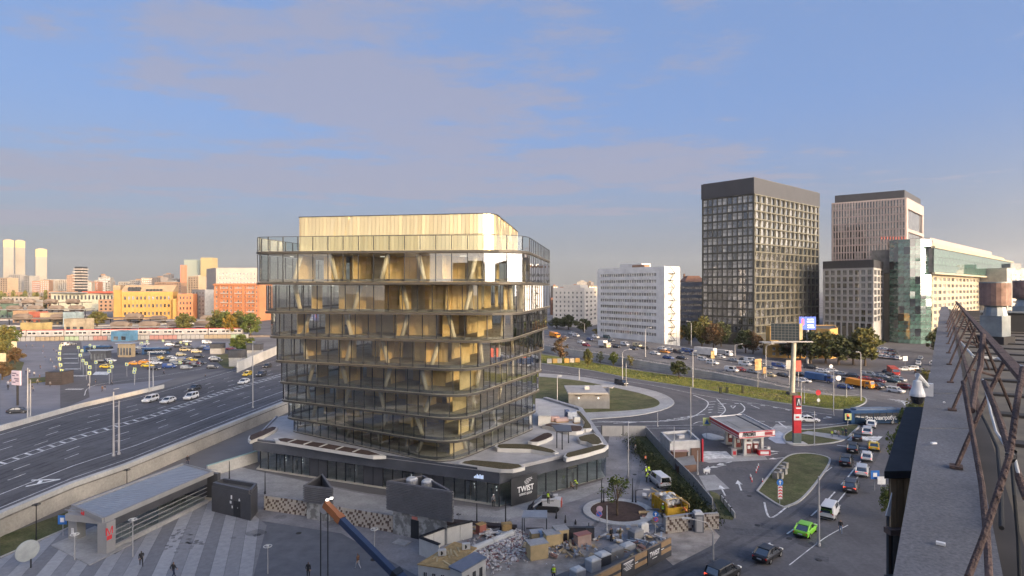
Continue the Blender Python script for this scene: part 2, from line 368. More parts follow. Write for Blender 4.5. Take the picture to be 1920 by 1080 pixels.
for k in range(-26, 22):
    poly = clip_band(region, Vector(o0[:2]), Vector(pb_n[:2]), k * 1.45 + .02, k * 1.45 + 1.43)
    if len(poly) > 2:
        struct(MB().prism(poly, .012, .035, bottom=False).build('paving_slab', band_mats[(1, 0, 3, 2, 1, 0, 1, 2)[k % 8]], pl_base))
slab = MB()
for i in range(46):                                     # a scatter of odd dark slabs in the bands
    q = P(rnd.gauss(345, 22), rnd.gauss(1012, 14)); slab.box((q.x, q.y, .04), (.42, .42, .012), math.atan2(pb_dir.y, pb_dir.x))
tag(slab.build('odd_slabs', band_mats[0], pl_base), kind='stuff')
area('verge', [(0, 1006), (133, 957), (200, 927), (140, 984), (0, 1045)], grass_dark, .03)
kerb(PL([(0, 1046), (140, 985)]), .2, .12)

# ---------------------------------------------------------------- raised highway on the left
ZL = 2.0
nearL = [P(-260, 1085, 3), P(0, 959, 3), P(133, 904, 3), P(233, 870, 3), P(380, 812, 3), P(530, 753, 3)]
nearL = [Vector((p.x, p.y, 0)) for p in nearL] + [Vector((-50, 200, 0)), Vector((-38, 260, 0)), Vector((-10, 305, 0)), Vector((24, 292, 0))]
farL = [P(-420, 960, ZL), P(0, 808, ZL), P(150, 765, ZL), P(307, 728, ZL), P(440, 690, ZL), P(520, 672, ZL)]
farL = [Vector((p.x, p.y, 0)) for p in farL] + [Vector((-90, 330, 0)), Vector((-40, 390, 0)), Vector((10, 385, 0)), Vector((36, 362, 0))]
up = Vector((0, 0, ZL))
mb = MB(); mb.strip([p + up for p in nearL], [p + up for p in farL])
mb.strip([p - Vector((0, 0, .05)) for p in nearL][::-1], [p + up for p in nearL][::-1]); mb.strip([p - Vector((0, 0, .05)) for p in farL], [p + up for p in farL])
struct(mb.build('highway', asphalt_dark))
wall = thing('retaining_wall', 'long beige concrete retaining wall with a pale coping along the near side of the highway', 'wall', nearL[1])
wall_line(MB(), offset_line(nearL[:7], -.25), .5, 2.35, base=-.05).build('wall_face', concrete_warm, wall)
wall_line(MB(), offset_line(nearL[:7], -.12), .9, 3.0, base=2.35).build('coping', concrete_pale, wall)
wall_line(MB(), offset_line(nearL[:7], -.5), .12, 2.3, base=2.12).build('drip_ledge', mat('ledge_shadow', (.20, .19, .17), .9, var=.3), wall)  # lower lip coloured dark to paint the shadow line under the coping
fw = thing('barrier_wall', 'white concrete barrier wall between the highway and the square', 'wall', farL[1])
wall_line(MB(), [p for p in farL[:4]], .4, ZL + 1.1).build('barrier_panel', concrete_pale, fw)
fw = thing('barrier_wall', 'short pale barrier wall beyond the gap, near the tree clump by the far highway lanes', 'wall', farL[4])
wall_line(MB(), [P(445, 698, ZL), P(520, 664, ZL)], .4, ZL + 1.6).build('barrier_panel', concrete_pale, fw)
# lane lines, the hatched median and the bus lane edge
def lineL(t, z=ZL + .015):
    return [nearL[i].lerp(farL[i], t) + Vector((0, 0, z)) for i in range(len(nearL))]
mk = MB()
for t in (.30, .385, .60, .69, .78):
    for p, d in along(lineL(t), 11, 3 + 40 * t % 9): mk.box(p + Vector((0, 0, 0)), (3.2, .16, .006), math.atan2(d.y, d.x))
ribbon(mk, lineL(.195), .22); ribbon(mk, lineL(.085), .16); ribbon(mk, lineL(.93), .18)
ribbon(mk, lineL(.485), .2); ribbon(mk, lineL(.535), .2)
for p, d in along(lineL(.51), 2.6): mk.box(p, (2.2, .45, .006), math.atan2(d.y, d.x) + 1.15)
struct(mk.build('road_marking', paint))
tw = MB()
for t in (.14, .245, .34, .43, .565, .645, .735, .825): ribbon(tw, lineL(t), .5, -.008); ribbon(tw, [p + Vector((1.5, 0, -.008)) for p in lineL(t)], .5)
struct(tw.build('tyre_tracks', tyre_wear))
text('road_marking', 'A', 4.6, frame_on(P(80, 903, ZL) + Vector((0, 0, .02)), Vector((.05, -1, 0)), Vector((1, .05, 0))) if False else
     Matrix.Translation(P(80, 903, ZL) + Vector((0, 0, .02))) @ Matrix.Rotation(R(-62), 4, 'Z') @ Matrix.Scale(1.2, 4), paint, ext=.003)['kind'] = 'structure'

# ---------------------------------------------------------------- raised highway with the jam on the right
ZR = [3.0, 3.0, 3.0, 3.0, 2.6, 2.0, 1.45, .5, .02, .02]
npx = [(1000, 655), (1040, 663), (1115, 675), (1177, 687), (1260, 700), (1337, 710), (1410, 722), (1483, 732), (1560, 741), (1640, 752)]
nearR = PL(npx); nearR = [Vector((p.x, p.y, z)) for p, z in zip(nearR, ZR)]
nearR.append(Vector((140, 92, .02)))
farR = [P(1000, 612, 3), P(1070, 625, 3), P(1130, 631, 3), P(1187, 637, 3), P(1283, 650, 2.6), P(1373, 664, 2), P(1440, 675, 1.45), P(1510, 685, .5), P(1600, 700, .02), P(1690, 716, .02), Vector((185, 150, .02))]
mb = MB(); mb.strip(nearR, farR)
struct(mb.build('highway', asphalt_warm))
mb = MB(); mb.strip([Vector((p.x, p.y, -.05)) for p in farR], farR); struct(mb.build('embankment', grass_dark))
wall = thing('retaining_wall', 'pale grey ribbed retaining wall below the jammed traffic, beside the sunlit grass', 'wall', Vector((nearR[4].x, nearR[4].y, 0)))
wall_line(MB(), [Vector((p.x, p.y, 0)) for p in offset_line(nearR[:9], -.3)], .5, [z + .25 for z in ZR[:9]], base=-.05).build('wall_face', mat('wall_grey', (.42, .40, .37), .85, var=.14, scale=.3), wall)
for e in (.33, .66):
    wall_line(MB(), [Vector((p.x, p.y, ZR[i] * e)) for i, p in enumerate(offset_line(nearR[:7], -.6))], .12, [.12] * 7, base=0).build('rib', concrete_pale, wall)
# crash barrier posts and rail on the wall top
rail = thing('guard_rail', 'steel guard rail on grey posts along the edge of the jammed highway', 'guard rail', nearR[4])
rl = offset_line(nearR[:9], .7)
wall_line(MB(), rl, .08, .85, base=.55).build('rail_beam', mat('galvanised', (.38, .37, .36), .5, .6, var=.15), rail)
pm = MB().box((0, 0, .4), (.12, .12, .8)).mesh('post', MATS['galvanised'])
for p, d in along(rl, 5): put('post', pm, rail, Matrix.Translation(p))
rail = thing('guard_rail', 'dark central guard rail between the two jammed carriageways', 'guard rail', nearR[4].lerp(farR[4], .52))
cl = [nearR[i].lerp(farR[i], .52) for i in range(9)]
wall_line(MB(), cl, .12, .8, base=.5).build('rail_beam', mat('rail_dark', (.16, .15, .145), .6, .4), rail)
for p, d in along(cl, 6): put('post', pm, rail, Matrix.Translation(p))
mk = MB()
for t in (.14, .27, .39, .63, .75, .87):
    ln = [nearR[i].lerp(farR[i], t) + Vector((0, 0, .02)) for i in range(len(nearR))]
    for p, d in along(ln, 10): mk.box(p, (3, .16, .006), math.atan2(d.y, d.x))
for t in (.04, .96): ribbon(mk, [nearR[i].lerp(farR[i], t) for i in range(10)], .18, .02)
struct(mk.build('road_marking', paint))

# ---------------------------------------------------------------- grass islands at the crossing
def island(name, pxs, m, z=.13, ring=None, kerbs=True):
    pts = PL(pxs); pts = smooth_line(pts + [pts[0]], 4)[:-1]
    o = struct(MB().prism(pts, -.01, z, bottom=False).build(name, m))
    if kerbs: kerb(pts, .32, z + .05, True)
    return pts
STRIP_T = [(1010, 666), (1115, 680), (1177, 692), (1260, 704), (1337, 714), (1410, 725), (1483, 734), (1560, 743), (1618, 748)]; STRIP_B = [(1010, 680), (1103, 694), (1187, 711), (1270, 723), (1340, 735), (1444, 753), (1512, 761), (1575, 768), (1618, 756)]
island('lawn', [(1012, 681), (1103, 694), (1187, 711), (1270, 723), (1340, 735), (1444, 753), (1512, 762), (1575, 769), (1608, 763), (1624, 753), (1615, 744), (1560, 742), (1483, 734), (1410, 725), (1337, 714), (1260, 704), (1177, 692), (1115, 680), (1040, 668), (1005, 664)], grassm)
dry = MB()
for cx_, cy_, rx, ry in ((1440, 742, 30, 5), (1475, 748, 40, 5), (1400, 737, 22, 3), (1345, 728, 18, 3), (1530, 757, 20, 3)):
    pts = [P(cx_ + rx * math.cos(a / 14 * 6.283) * rnd.uniform(.6, 1.2), cy_ + ry * math.sin(a / 14 * 6.283) * rnd.uniform(.6, 1.2)) + Vector((0, 0, .145)) for a in range(14)]
    dry.sheet(pts)
struct(dry.build('dry_grass', mat('dry_grass', (.26, .20, .10), .95, var=.35, scale=.6, col2=(.13, .12, .04))))
ring = island('island_pavement', [(1000, 700), (1080, 706), (1160, 720), (1230, 735), (1262, 752), (1250, 766), (1195, 779), (1110, 786), (1000, 790)], concrete, .10)
island('lawn', [(1000, 706), (1075, 713), (1150, 727), (1210, 741), (1236, 754), (1226, 764), (1180, 770), (1100, 774), (1000, 776)], grass_dark, .16, kerbs=False)
island('lawn', [(1420, 922), (1452, 880), (1478, 856), (1510, 851), (1545, 856), (1556, 866), (1535, 900), (1505, 935), (1480, 949), (1462, 949)], grass_dark)
island('lawn', [(1490, 805), (1520, 806), (1606, 797), (1598, 812), (1575, 828), (1520, 835), (1480, 834), (1470, 818)], grass_dark)
area('path', [(1500, 812), (1515, 808), (1592, 818), (1580, 826)], concrete, .15)
island('kerb_island', [(1316, 815), (1330, 813), (1360, 822), (1340, 826), (1322, 822)], concrete_pale, .12, kerbs=False)
area('pavement', [(1440, 822), (1460, 808), (1473, 815), (1473, 832), (1455, 831)], mat('pale_paving', (.42, .44, .5), .8), .05)
area('pavement', [(1300, 860), (1430, 850), (1440, 862), (1330, 868)], concrete, .03)
area('concrete_pad', [(1310, 892), (1340, 890), (1368, 916), (1325, 920)], concrete, .03)
tuft = MB(); rg = random.Random(2)
for k_ in range(21000):       # blades standing up into the low sun
    px = rg.uniform(1010, 1618); i = max(j for j in range(len(STRIP_T)) if STRIP_T[j][0] <= px) if px > STRIP_T[0][0] else 0
    ya, yb = [lerp(q[i][1], q[min(i + 1, len(q) - 1)][1], (px - q[i][0]) / max(1, q[min(i + 1, len(q) - 1)][0] - q[i][0])) for q in (STRIP_T, STRIP_B)]
    p = P(px, lerp(ya, yb, rg.uniform(.06, .94))); a = rg.uniform(0, 3.14); w = rg.uniform(.05, .14); h = rg.uniform(.08, .28); dx, dy = w * math.cos(a), w * math.sin(a)
    tuft.add([(p.x - dx, p.y - dy, .12), (p.x + dx, p.y + dy, .12), (p.x + dx * .4 + rg.gauss(0, .05), p.y + dy * .4 + rg.gauss(0, .05), .13 + h)], [(0, 1, 2)], rg.randrange(3))
tag(tuft.build('grass', [mat('blade_%d' % i, c, .8, var=.2, scale=.3) for i, c in enumerate(((.15, .19, .03), (.22, .23, .045), (.28, .25, .07)))]), kind='stuff')
# worn patches, manholes and repairs in the street surface
pt = MB()
for k_ in range(46):
    q = P(*rg.choice(((rg.uniform(1330, 1560), rg.uniform(965, 1075)), (rg.uniform(1560, 1650), rg.uniform(840, 960)), (rg.uniform(1300, 1440), rg.uniform(865, 960)), (rg.uniform(1120, 1500), rg.uniform(790, 812)), (rg.uniform(1260, 1420), rg.uniform(745, 790))))); w = rg.uniform(.5, 2.2)
    pt.box(q + Vector((0, 0, .018 + k_ * .00018)), (w * rg.uniform(1, 2.4), w, .004), rg.uniform(0, 3))
tw = MB()
for o_ in (-2.3, -.8, 1.2, 2.7): ribbon(tw, offset_line(smooth_line(PL([(1240, 1110), (1365, 1054), (1470, 994), (1540, 938), (1590, 888), (1630, 830)]), 5), o_), .5, .033)
for o_ in (-1.2, .6): ribbon(tw, offset_line(smooth_line(PL([(1060, 700), (1200, 722), (1330, 750), (1450, 770), (1570, 784)]), 5), o_ * 2), .6, .033); ribbon(tw, offset_line(smooth_line(PL([(1190, 830), (1195, 870), (1180, 930), (1130, 990), (1080, 1060)]), 5), o_), .6, .045)
for k_ in range(40):
    q = P(rg.uniform(1120, 1640), rg.uniform(790, 1070)) if k_ < 26 else P(rg.uniform(420, 1100), rg.uniform(950, 1070)); r_ = rg.uniform(.3, 1.4); tw.sheet([q + Vector((r_ * math.cos(a) * rg.uniform(.6, 1.2), r_ * math.sin(a) * rg.uniform(.6, 1.2), .05 + k_ * .0002)) for a in [j * .6283 for j in range(10)]])
struct(tw.build('tyre_tracks', tyre_wear))
struct(pt.build('road_patch', blotch(mat('asphalt_patch', (.105, .104, .112), .9, var=.2, scale=1), 3, .8, 1.15)))
mh = MB().disc((0, 0, 0), .34, 14).mesh('manhole', mat('cast_iron', (.05, .048, .046), .6, .4))
for a in ((1480, 1010), (1590, 930), (1535, 1050), (1405, 930), (1360, 870), (1250, 930), (1190, 890), (700, 1050), (560, 1000), (610, 940), (860, 965), (1420, 985), (1610, 880)): struct(put('manhole_cover', mh, None, Matrix.Translation(P(*a) + Vector((0, 0, .036)))))
# the yard's round bed
c = P(1160, 960); bed = [Vector((c.x + 4.9 * math.cos(a / 40 * 6.2832), c.y + 4.9 * math.sin(a / 40 * 6.2832) , 0)) for a in range(40)]
mb = MB(); inner = [c + (p - c) * .79 for p in bed]
for i in range(40):
    j = (i + 1) % 40; z = Vector((0, 0, .2)); lo = Vector((0, 0, -.02))
    mb.add([bed[i] + lo, bed[j] + lo, bed[j] + z, bed[i] + z, inner[i] + z, inner[j] + z, inner[j] + lo, inner[i] + lo], [(0, 1, 2, 3), (3, 2, 5, 4), (4, 5, 6, 7)])
rb = thing('planter_ring', 'white round concrete bed of brown soil in the yard, a young tree inside', 'planter', c)
mb.build('rim', concrete_pale, rb); MB().sheet([p + Vector((0, 0, .14)) for p in inner]).build('soil', soil, rb)

# ---------------------------------------------------------------- lines on the crossing
mk = MB()
def pline(pxs, w=.18, z=.035, n=5):
    ribbon(mk, smooth_line(PL(pxs), n) if len(pxs) > 2 else PL(pxs), w, z)
def pdash(pxs, ln, gap, w=.18, z=.035):
    for p, d in along(smooth_line(PL(pxs), 6) if len(pxs) > 2 else PL(pxs), ln + gap): mk.box(p + Vector((0, 0, z)), (ln, w, .006), math.atan2(d.y, d.x))
pline([(1018, 694), (1120, 708), (1220, 722), (1330, 744), (1420, 757), (1480, 768), (1560, 778)], .2)
pline([(1300, 741), (1325, 752), (1326, 762), (1312, 774), (1290, 784), (1230, 791), (1120, 790)], .3)
pline([(1344, 748), (1352, 757), (1360, 768), (1352, 778), (1335, 786)], .3)
pline([(1388, 756), (1396, 764), (1393, 772), (1380, 778)], .3)
for i in range(5): pline([(1328, 754 + i * 5), (1342 - i * 2, 753 + i * 5)], .4); pline([(1346, 757 + i * 4), (1357, 759 + i * 4)], .4)
for i in range(6): pline([(1302 - i * 13, 779 + i * 2), (1322 - i * 14, 777 + i * 2.4)], .4)
pdash([(1358, 757), (1400, 757), (1440, 762), (1500, 773), (1560, 783)], 1.2, 2.2, .5)
pline([(1408, 760), (1424, 766)], .35); pline([(1460, 792), (1475, 803)], .35)
pdash([(1424, 790), (1470, 791), (1510, 787), (1560, 783)], 2.4, 2.2, .3)
pline([(1430, 803), (1480, 799), (1560, 796), (1595, 790)], .2)
pline([(1115, 800), (1200, 799), (1320, 797)], .2); pline([(1110, 792), (1200, 791), (1290, 787)], .2)
pline([(1130, 805), (1230, 803), (1300, 803)], .2)
pline([(1300, 795), (1312, 791), (1330, 795), (1312, 799)], .25)
t_ = PL([(1370, 761), (1379, 761), (1374, 766)]); ribbon(mk, t_ + [t_[0]], .35, .035)
for i in range(6): pline([(1312 + i * 9, 846.5), (1324 + i * 9.5, 860)], .95)
pline([(1315, 862), (1362, 859)], .3)
def arrow(px, py, dx, dy, sc=1.0):
    a = P(px, py); d = P(px + dx, py + dy) - a; d.z = 0; d.normalize(); n = Vector((-d.y, d.x, 0)); z = Vector((0, 0, .036)); L = 5 * sc
    mk.add([a + n * .12 + z, a - n * .12 + z, a - n * .12 + d * L * .6 + z, a + n * .12 + d * L * .6 + z], [(0, 1, 2, 3)])
    mk.add([a + d * L * .6 - n * .55 + z, a + d * L + z, a + d * L * .6 + n * .55 + z], [(0, 1, 2)])
for a in ((1390, 920, -5, -14), (1360, 930, -5, -10), (1325, 890, 2, -10), (1326, 855, 20, -3, .8), (1440, 837, -20, 2, .8), (1458, 850, -20, 4, .8), (1474, 858, -20, 2, .8), (1420, 845, 20, 1, .8), (1372, 866, -18, 4, .8), (1362, 872, -18, 3, .8), (1150, 794, 20, -1, 1.2)): arrow(*a)
pline([(1433, 942), (1444, 971), (1474, 952)], .26)
# the street below: centre dashes, lane lines, crossing
pline([(1640, 832), (1588, 897)], .22); pdash([(1583, 903), (1545, 945), (1515, 972), (1480, 998), (1420, 1032), (1365, 1062), (1280, 1105)], 4.2, 4.2, .2)
pline([(1620, 880), (1600, 905), (1560, 955)], .18)
pline([(1480, 1060), (1545, 1010), (1590, 985)], .12)
pline([(1569, 835), (1625, 841)], .4); pline([(1560, 876), (1510, 915), (1478, 952)], .16); pline([(1520, 857), (1550, 874)], .16)
for i in range(6): pline([(1592 + i * 10, 826), (1601 + i * 10, 818)], .8)
pdash([(1630, 706), (1700, 716), (1760, 724)], 3, 3, .25); pline([(1668, 748), (1690, 752), (1697, 760)], .3)
for i in range(5): pline([(1672 + i * 6, 750 + i * 2), (1688 + i * 7, 750 + i * 1.2)], .4)
# square on the left: rows of square studs across the side street
for py, n_, x0, x1 in ((664, 8, 120, 143), (672, 8, 120, 144), (681, 8, 121, 145), (692, 8, 123, 147), (705, 9, 123, 160), (730, 5, 127, 152)):
    for i in range(n_): q = P(x0 + (x1 - x0) * i / (n_ - 1), py); mk.box(q + Vector((0, 0, .05)), (.8, 1.6, .006))
for i in range(8): pline([(175 + i * 3.6, 703), (181 + i * 3.6, 697)], .6, .045)
pline([(158, 742), (180, 722), (300, 705), (430, 683)], .2, .045)
struct(mk.build('road_marking', paint))

# ---------------------------------------------------------------- the twisting glass office block
facade_glass = glass('facade_glass', (.90, .915, .89), 4.2, .012, 1.5)
facade_clear = glass('balustrade_glass', (.90, .93, .92), 1.2, .01, 1.45)
shop_glass = glass('shop_glass', (.78, .84, .88), 3.0, .015, 1.55)
frame_dark = mat('frame_dark', (.035, .037, .042), .45, .3, var=.1)
slab_edge = mat('slab_edge', (.075, .07, .062), .45, .2, var=.15)
slab_floor = mat('slab_floor', (.50, .46, .38), .85, var=.2, scale=.5)
plaster = mat('plaster', (.66, .60, .48), .9, var=.1, scale=.4)
core_dark = mat('core_grey', (.22, .21, .19), .9, var=.2, scale=.4)
wallboard = mat('wall_board', (.78, .60, .32), .8, var=.1, scale=.8)
champagne = mat('champagne_metal', (.97, .78, .46), .30, .8, var=.10, scale=1.2, stretch=(1, 1, .1))
podium_dark = mat('podium_panel', (.08, .083, .095), .35, .2, var=.1, scale=.5)
fascia_m = mat('fascia_metal', (.15, .16, .185), .22, .5, var=.15, scale=.3, bump=.03)
terrace_m = mat('terrace_paving', (.42, .41, .41), .8, var=.14, scale=.4, detail=6)
lit = emit('lit_lamp', (1, .95, .85), 1.2)

TN = [(-1, .0)]
nx = [838, 853, 866, 874, 890, 943, 970, 983]; lx = [542, 531, 520, 516, 507, 497, 488, 471]; rx = [1007, 1012, 1018, 1022, 1026, 1031, 1034, 1033]
zs = [5.05, 8.3, 12.0, 15.6, 19.5, 23.6, 27.5, 31.7, 36.0, 38.1]
Q = []
for k in range(8):
    t = k / 7; dn, dl, dr = lerp(86, 78, t), lerp(106.7, 82, t), lerp(109, 114, t)
    n = Vector(((nx[k] - CX) * dn / F, dn)); l = Vector(((lx[k] - CX) * dl / F, dl)); r = Vector(((rx[k] - CX) * dr / F, dr))
    Q.append([l, n, r, l + r - n])
Q.append(Q[7])
def rounded(q, rad, step, inset=0.0, arc=3):
    """corner-rounded outline, points a pane apart; returns points and, per pane, the side it lies on"""
    c = sum(q, Vector((0, 0))) / 4; k = len(q); pts = []; sides = []
    if inset:
        L = []
        for i in range(k):
            a, b_, d = q[i - 1], q[i], q[(i + 1) % k]
            e1, e2 = (b_ - a).normalized(), (d - b_).normalized(); n1, n2 = Vector((-e1.y, e1.x)), Vector((-e2.y, e2.x))
            if n1.dot(c - b_) < 0: n1 = -n1
            if n2.dot(c - b_) < 0: n2 = -n2
            L.append(b_ + (n1 + n2) * (inset / (1 + n1.dot(n2))))
        q = L
    for i in range(k):
        a, b_, d, r = q[i], q[(i + 1) % k], q[(i + 2) % k], rad[(i + 1) % k]
        e = (b_ - a); ln = e.length; e.normalize(); r0 = rad[i]
        s0, s1 = a + e * r0, b_ - e * r; n = max(1, round((s1 - s0).length / step))
        for j in range(n): pts.append(s0.lerp(s1, j / n)); sides.append(i)
        f = (d - b_).normalized(); p2 = b_ + f * r
        for j in range(arc):
            t = j / arc; pts.append(s1 * (1 - t) ** 2 + b_ * 2 * t * (1 - t) + p2 * t * t); sides.append(i + .5)
    return pts, sides
RAD = [2.5, 5.5, 3.0, 2.5]
tower = thing('office_building', 'twisting glass office block of stacked turned floors with a golden metal top', 'office building', (-18, 108, 0))
stuff_pane = MB(); stuff_bal = MB(); n_pane = 0; n_mul = 0; mulm = {}; mul = MB()
def pane_box(mb, a, b_, z0, z1, th=.03, gap=.04):
    e = (b_ - a).normalized(); n = Vector((e.y, -e.x)); a, b_ = a + e * gap, b_ - e * gap
    p = [a + n * th / 2, b_ + n * th / 2, b_ - n * th / 2, a - n * th / 2]
    return mb.prism(p, z0, z1)
pr = random.Random(3)
for k in range(9):
    pts, sides = rounded(Q[k], RAD, 2.1); n = len(pts); z0, z1 = zs[k], zs[k + 1]
    bal = k == 8
    if not bal or True:
        sp_, _ = rounded(Q[k], RAD, 6, -.12, 5)
        mb = MB(); th = .22
        mb.prism(sp_, z0 - th, z0 + .10, 0, 1); mb.build('floor_slab', [slab_edge, slab_floor], tower)
    for i in range(n):
        a, b_ = pts[i], pts[(i + 1) % n]; side = sides[i]
        lo, hi = (z0 + .17, z1 - .02) if bal else (z0 + .17, z1 - .31)
        vis = side in (0, .5, 1) or (side == 1.5 and sides[i - 1] == 1)
        e = (b_ - a); ang = math.atan2(e.y, e.x)
        if vis:
            mb = MB(); c = (a + b_) / 2; mb.box((0, 0, 0), (e.length - .07, .03, hi - lo))
            M = Matrix.Translation((c.x, c.y, (lo + hi) / 2)) @ Matrix.Rotation(ang + pr.gauss(0, .0035), 4, 'Z') @ Matrix.Rotation(pr.gauss(0, .003), 4, 'X')
            put('balustrade_pane' if bal else 'glass_pane', mb.mesh('pane', facade_clear if bal else facade_glass), tower, M); n_pane += not bal
        else: pane_box(stuff_bal if bal else stuff_pane, a, b_, lo, hi)
        if vis and n_mul < 296:
            n_mul += 1; mk_ = (k, 'm')
            if mk_ not in mulm: mulm[mk_] = MB().box((0, 0, 0), (.09, .14, hi - lo - .02)).mesh('mullion', frame_dark)
            put('mullion', mulm[mk_], tower, Matrix.Translation((a.x, a.y, (lo + hi) / 2)) @ Matrix.Rotation(ang, 4, 'Z'))
        else: mul.box((a.x, a.y, (lo + hi) / 2), (.09, .14, hi - lo - .02), ang)
    if bal:
        tp, _ = rounded(Q[k], RAD, 6, 0, 5); wall_line(MB(), [Vector((p.x, p.y, 0)) for p in tp + tp[:1]], .1, z1 + .05, base=z1 - .015).build('top_rail', frame_dark, tower)
    if bal: continue
    up_, _ = rounded(Q[k], RAD, 6, .3, 5)
    wall_line(MB(), [Vector((p.x, p.y, 0)) for p in up_ + up_[:1]], .14, z0 + .52, base=z0 + .17).build('upstand', mat('upstand_grey', (.16, .155, .145), .7), tower)
    # rooms: a grey core, wall boards in groups before it, leaning columns near the glass
    cc, _ = rounded(Q[k], [1, 1, 1, 1], 50, 10.5, 1)
    MB().prism(cc, z0 + .17, z1 - .31).build('core_wall', plaster, tower)
    bd = MB()
    for (i0, i1, dep) in ((0, 1, 9.3), (1, 2, 8.5), (0, 1, 6.2)):
        qa, _ = rounded(Q[k], [.01] * 4, 500, dep, 1); ii = [0, 2, 4, 6]
        a, b_ = qa[ii[i0]], qa[ii[i1]]; e = (b_ - a).normalized(); ln = (b_ - a).length; w = 1.15; s = pr.uniform(0, 3)
        while s < ln - w:
            run = pr.randint(3, 5)
            for _ in range(run):
                if s < ln - w:
                    c = a + e * (s + w / 2); bd.box((c.x, c.y, (z0 + z1) / 2 - .07), (w - .06, .12, z1 - z0 - .5), math.atan2(e.y, e.x)); s += w
            s += pr.uniform(1.8, 4.4) if dep < 9 else pr.uniform(1.5, 4.5)
            if dep < 7: s += 7
    for j in range(5):          # cross walls between the core and the glass
        f = (j + .5 + pr.uniform(-.25, .25)) / 5; l_, n_, r_, b2 = Q[k]; a = l_.lerp(n_, f); d = (b2 - l_).normalized()
        c = a + d * pr.uniform(5.6, 7); bd.box((c.x, c.y, (z0 + z1) / 2 - .07), (.14, pr.uniform(2.5, 5), z1 - z0 - .5), math.atan2(d.y, d.x) - 1.5708)
    bd.build('wall_board', wallboard, tower)
    cp, sd_ = rounded(Q[k], RAD, 7.2, 2.4, 1)
    for i, p in enumerate(cp):
        if sd_[i] in (0, .5, 1):
            d = (cp[(i + 1) % len(cp)] - p).normalized() * (1.1 if (i + k) % 2 else -.9)
            MB().tube([(p.x, p.y, z0 + .17), (p.x + d.x, p.y + d.y, z1 - .31)], [.30, .36], 10).build('column', plaster, tower, True)
    lm = MB()
    for _ in range(5):
        f, g = pr.random(), pr.uniform(.12, .3); l_, n_, r_, b2 = Q[k]; p = l_.lerp(n_, f).lerp(b2.lerp(r_, f), g); lm.box((p.x, p.y, z1 - .36), (1.2, .07, .05), pr.choice((0, 1.5)))
    if k in (3, 5, 6, 7): lm.build('ceiling_lamp', lit, tower)
assert n_pane <= 300, n_pane
tag(mul.build('mullions', frame_dark, tower), kind='stuff'); tag(stuff_pane.build('glass_panes', facade_glass, tower), kind='stuff'); tag(stuff_bal.build('balustrade_panes', facade_clear, tower), kind='stuff')
# golden plant room on the roof, clad in upright strips
pent = [Vector((-33.6, 92.4)), Vector((-2.6, 87.4)), Vector((1.2, 117)), Vector((-29.5, 121))]
pp, ps = rounded(pent, [.4, 2.6, 1, 1], .62, 0, 6)
inn, _ = rounded(pent, [.4, 2.6, 1, 1], 3, .12, 6)
MB().prism(inn, 36.17, 41.95).build('plant_room', mat('plant_room', (.3, .28, .25), .8), tower)
cl_s = MB()
for i in range(len(pp)):
    a, b_ = pp[i], pp[(i + 1) % len(pp)]; e = b_ - a
    for z0, z1 in ((36.2, 39.05), (39.13, 42.1)):
        if ps[i] in (0, .5, 1):
            mb = MB(); mb.box((0, 0, 0), (e.length - .03, .06, z1 - z0)); c = (a + b_) / 2
            put('cladding_strip', mb.mesh('strip', champagne), tower, Matrix.Translation((c.x, c.y, (z0 + z1) / 2)) @ Matrix.Rotation(math.atan2(e.y, e.x) + pr.gauss(0, .035), 4, 'Z') @ Matrix.Rotation(pr.gauss(0, .02), 4, 'X'))
        else: pane_box(cl_s, a, b_, z0, z1, .06, .015)
tag(cl_s.build('cladding_strips', champagne, tower), kind='stuff')
wall_line(MB(), [Vector((p.x, p.y, 0)) for p in pp + pp[:1]], .3, 42.2, base=42.1).build('coping', frame_dark, tower)

# ---------------------------------------------------------------- its podium
pod = thing('podium_building', 'low dark glass podium with a paved roof terrace under the twisting tower', 'podium', (-10, 100, 0))
pdq = [Vector(p) for p in ((-44.2, 100), (-1.75, 82.7), (15.8, 96), (15, 125.6), (8, 138), (-30, 142), (-47.5, 118))]
def inset_poly(poly, w):
    out = []; k = len(poly); c = sum(poly, Vector((0, 0))) / k
    for i in range(k):
        e1, e2 = (poly[i] - poly[i - 1]).normalized(), (poly[(i + 1) % k] - poly[i]).normalized()
        n1, n2 = Vector((-e1.y, e1.x)), Vector((-e2.y, e2.x))
        if n1.dot(c - poly[i]) < 0: n1, n2 = -n1, -n2
        out.append(poly[i] + (n1 + n2) * (w / (1 + n1.dot(n2))))
    return out
mb = MB(); mb.prism(pdq, 3.35, 4.86, 0, 0); mb.build('fascia', fascia_m, pod)
mb = MB(); mb.prism(inset_poly(pdq, .12), 4.862, 4.99); mb.build('terrace_floor', terrace_m, pod)
cpm = MB(); wall_line(cpm, [Vector((*p, 0)) for p in inset_poly(pdq, .45)[1:5]], .95, 5.42, base=4.99); cpm.build('coping', mat('terrace_coping', (.33, .325, .33), .5), pod)
cpm = MB(); wall_line(cpm, [Vector((*p, 0)) for p in (inset_poly(pdq, .2)[6], inset_poly(pdq, .2)[0], inset_poly(pdq, .2)[1])], .3, 5.3, base=4.99); cpm.build('coping', fascia_m, pod)
room = inset_poly(pdq, 9); MB().prism(room, .03, 3.33).build('inner_wall', core_dark, pod)
MB().prism(inset_poly(pdq, .5), -.01, .06).build('ground_slab', slab_floor, pod)
gl_in = inset_poly(pdq, 1.1)
fr = MB(); signs = []
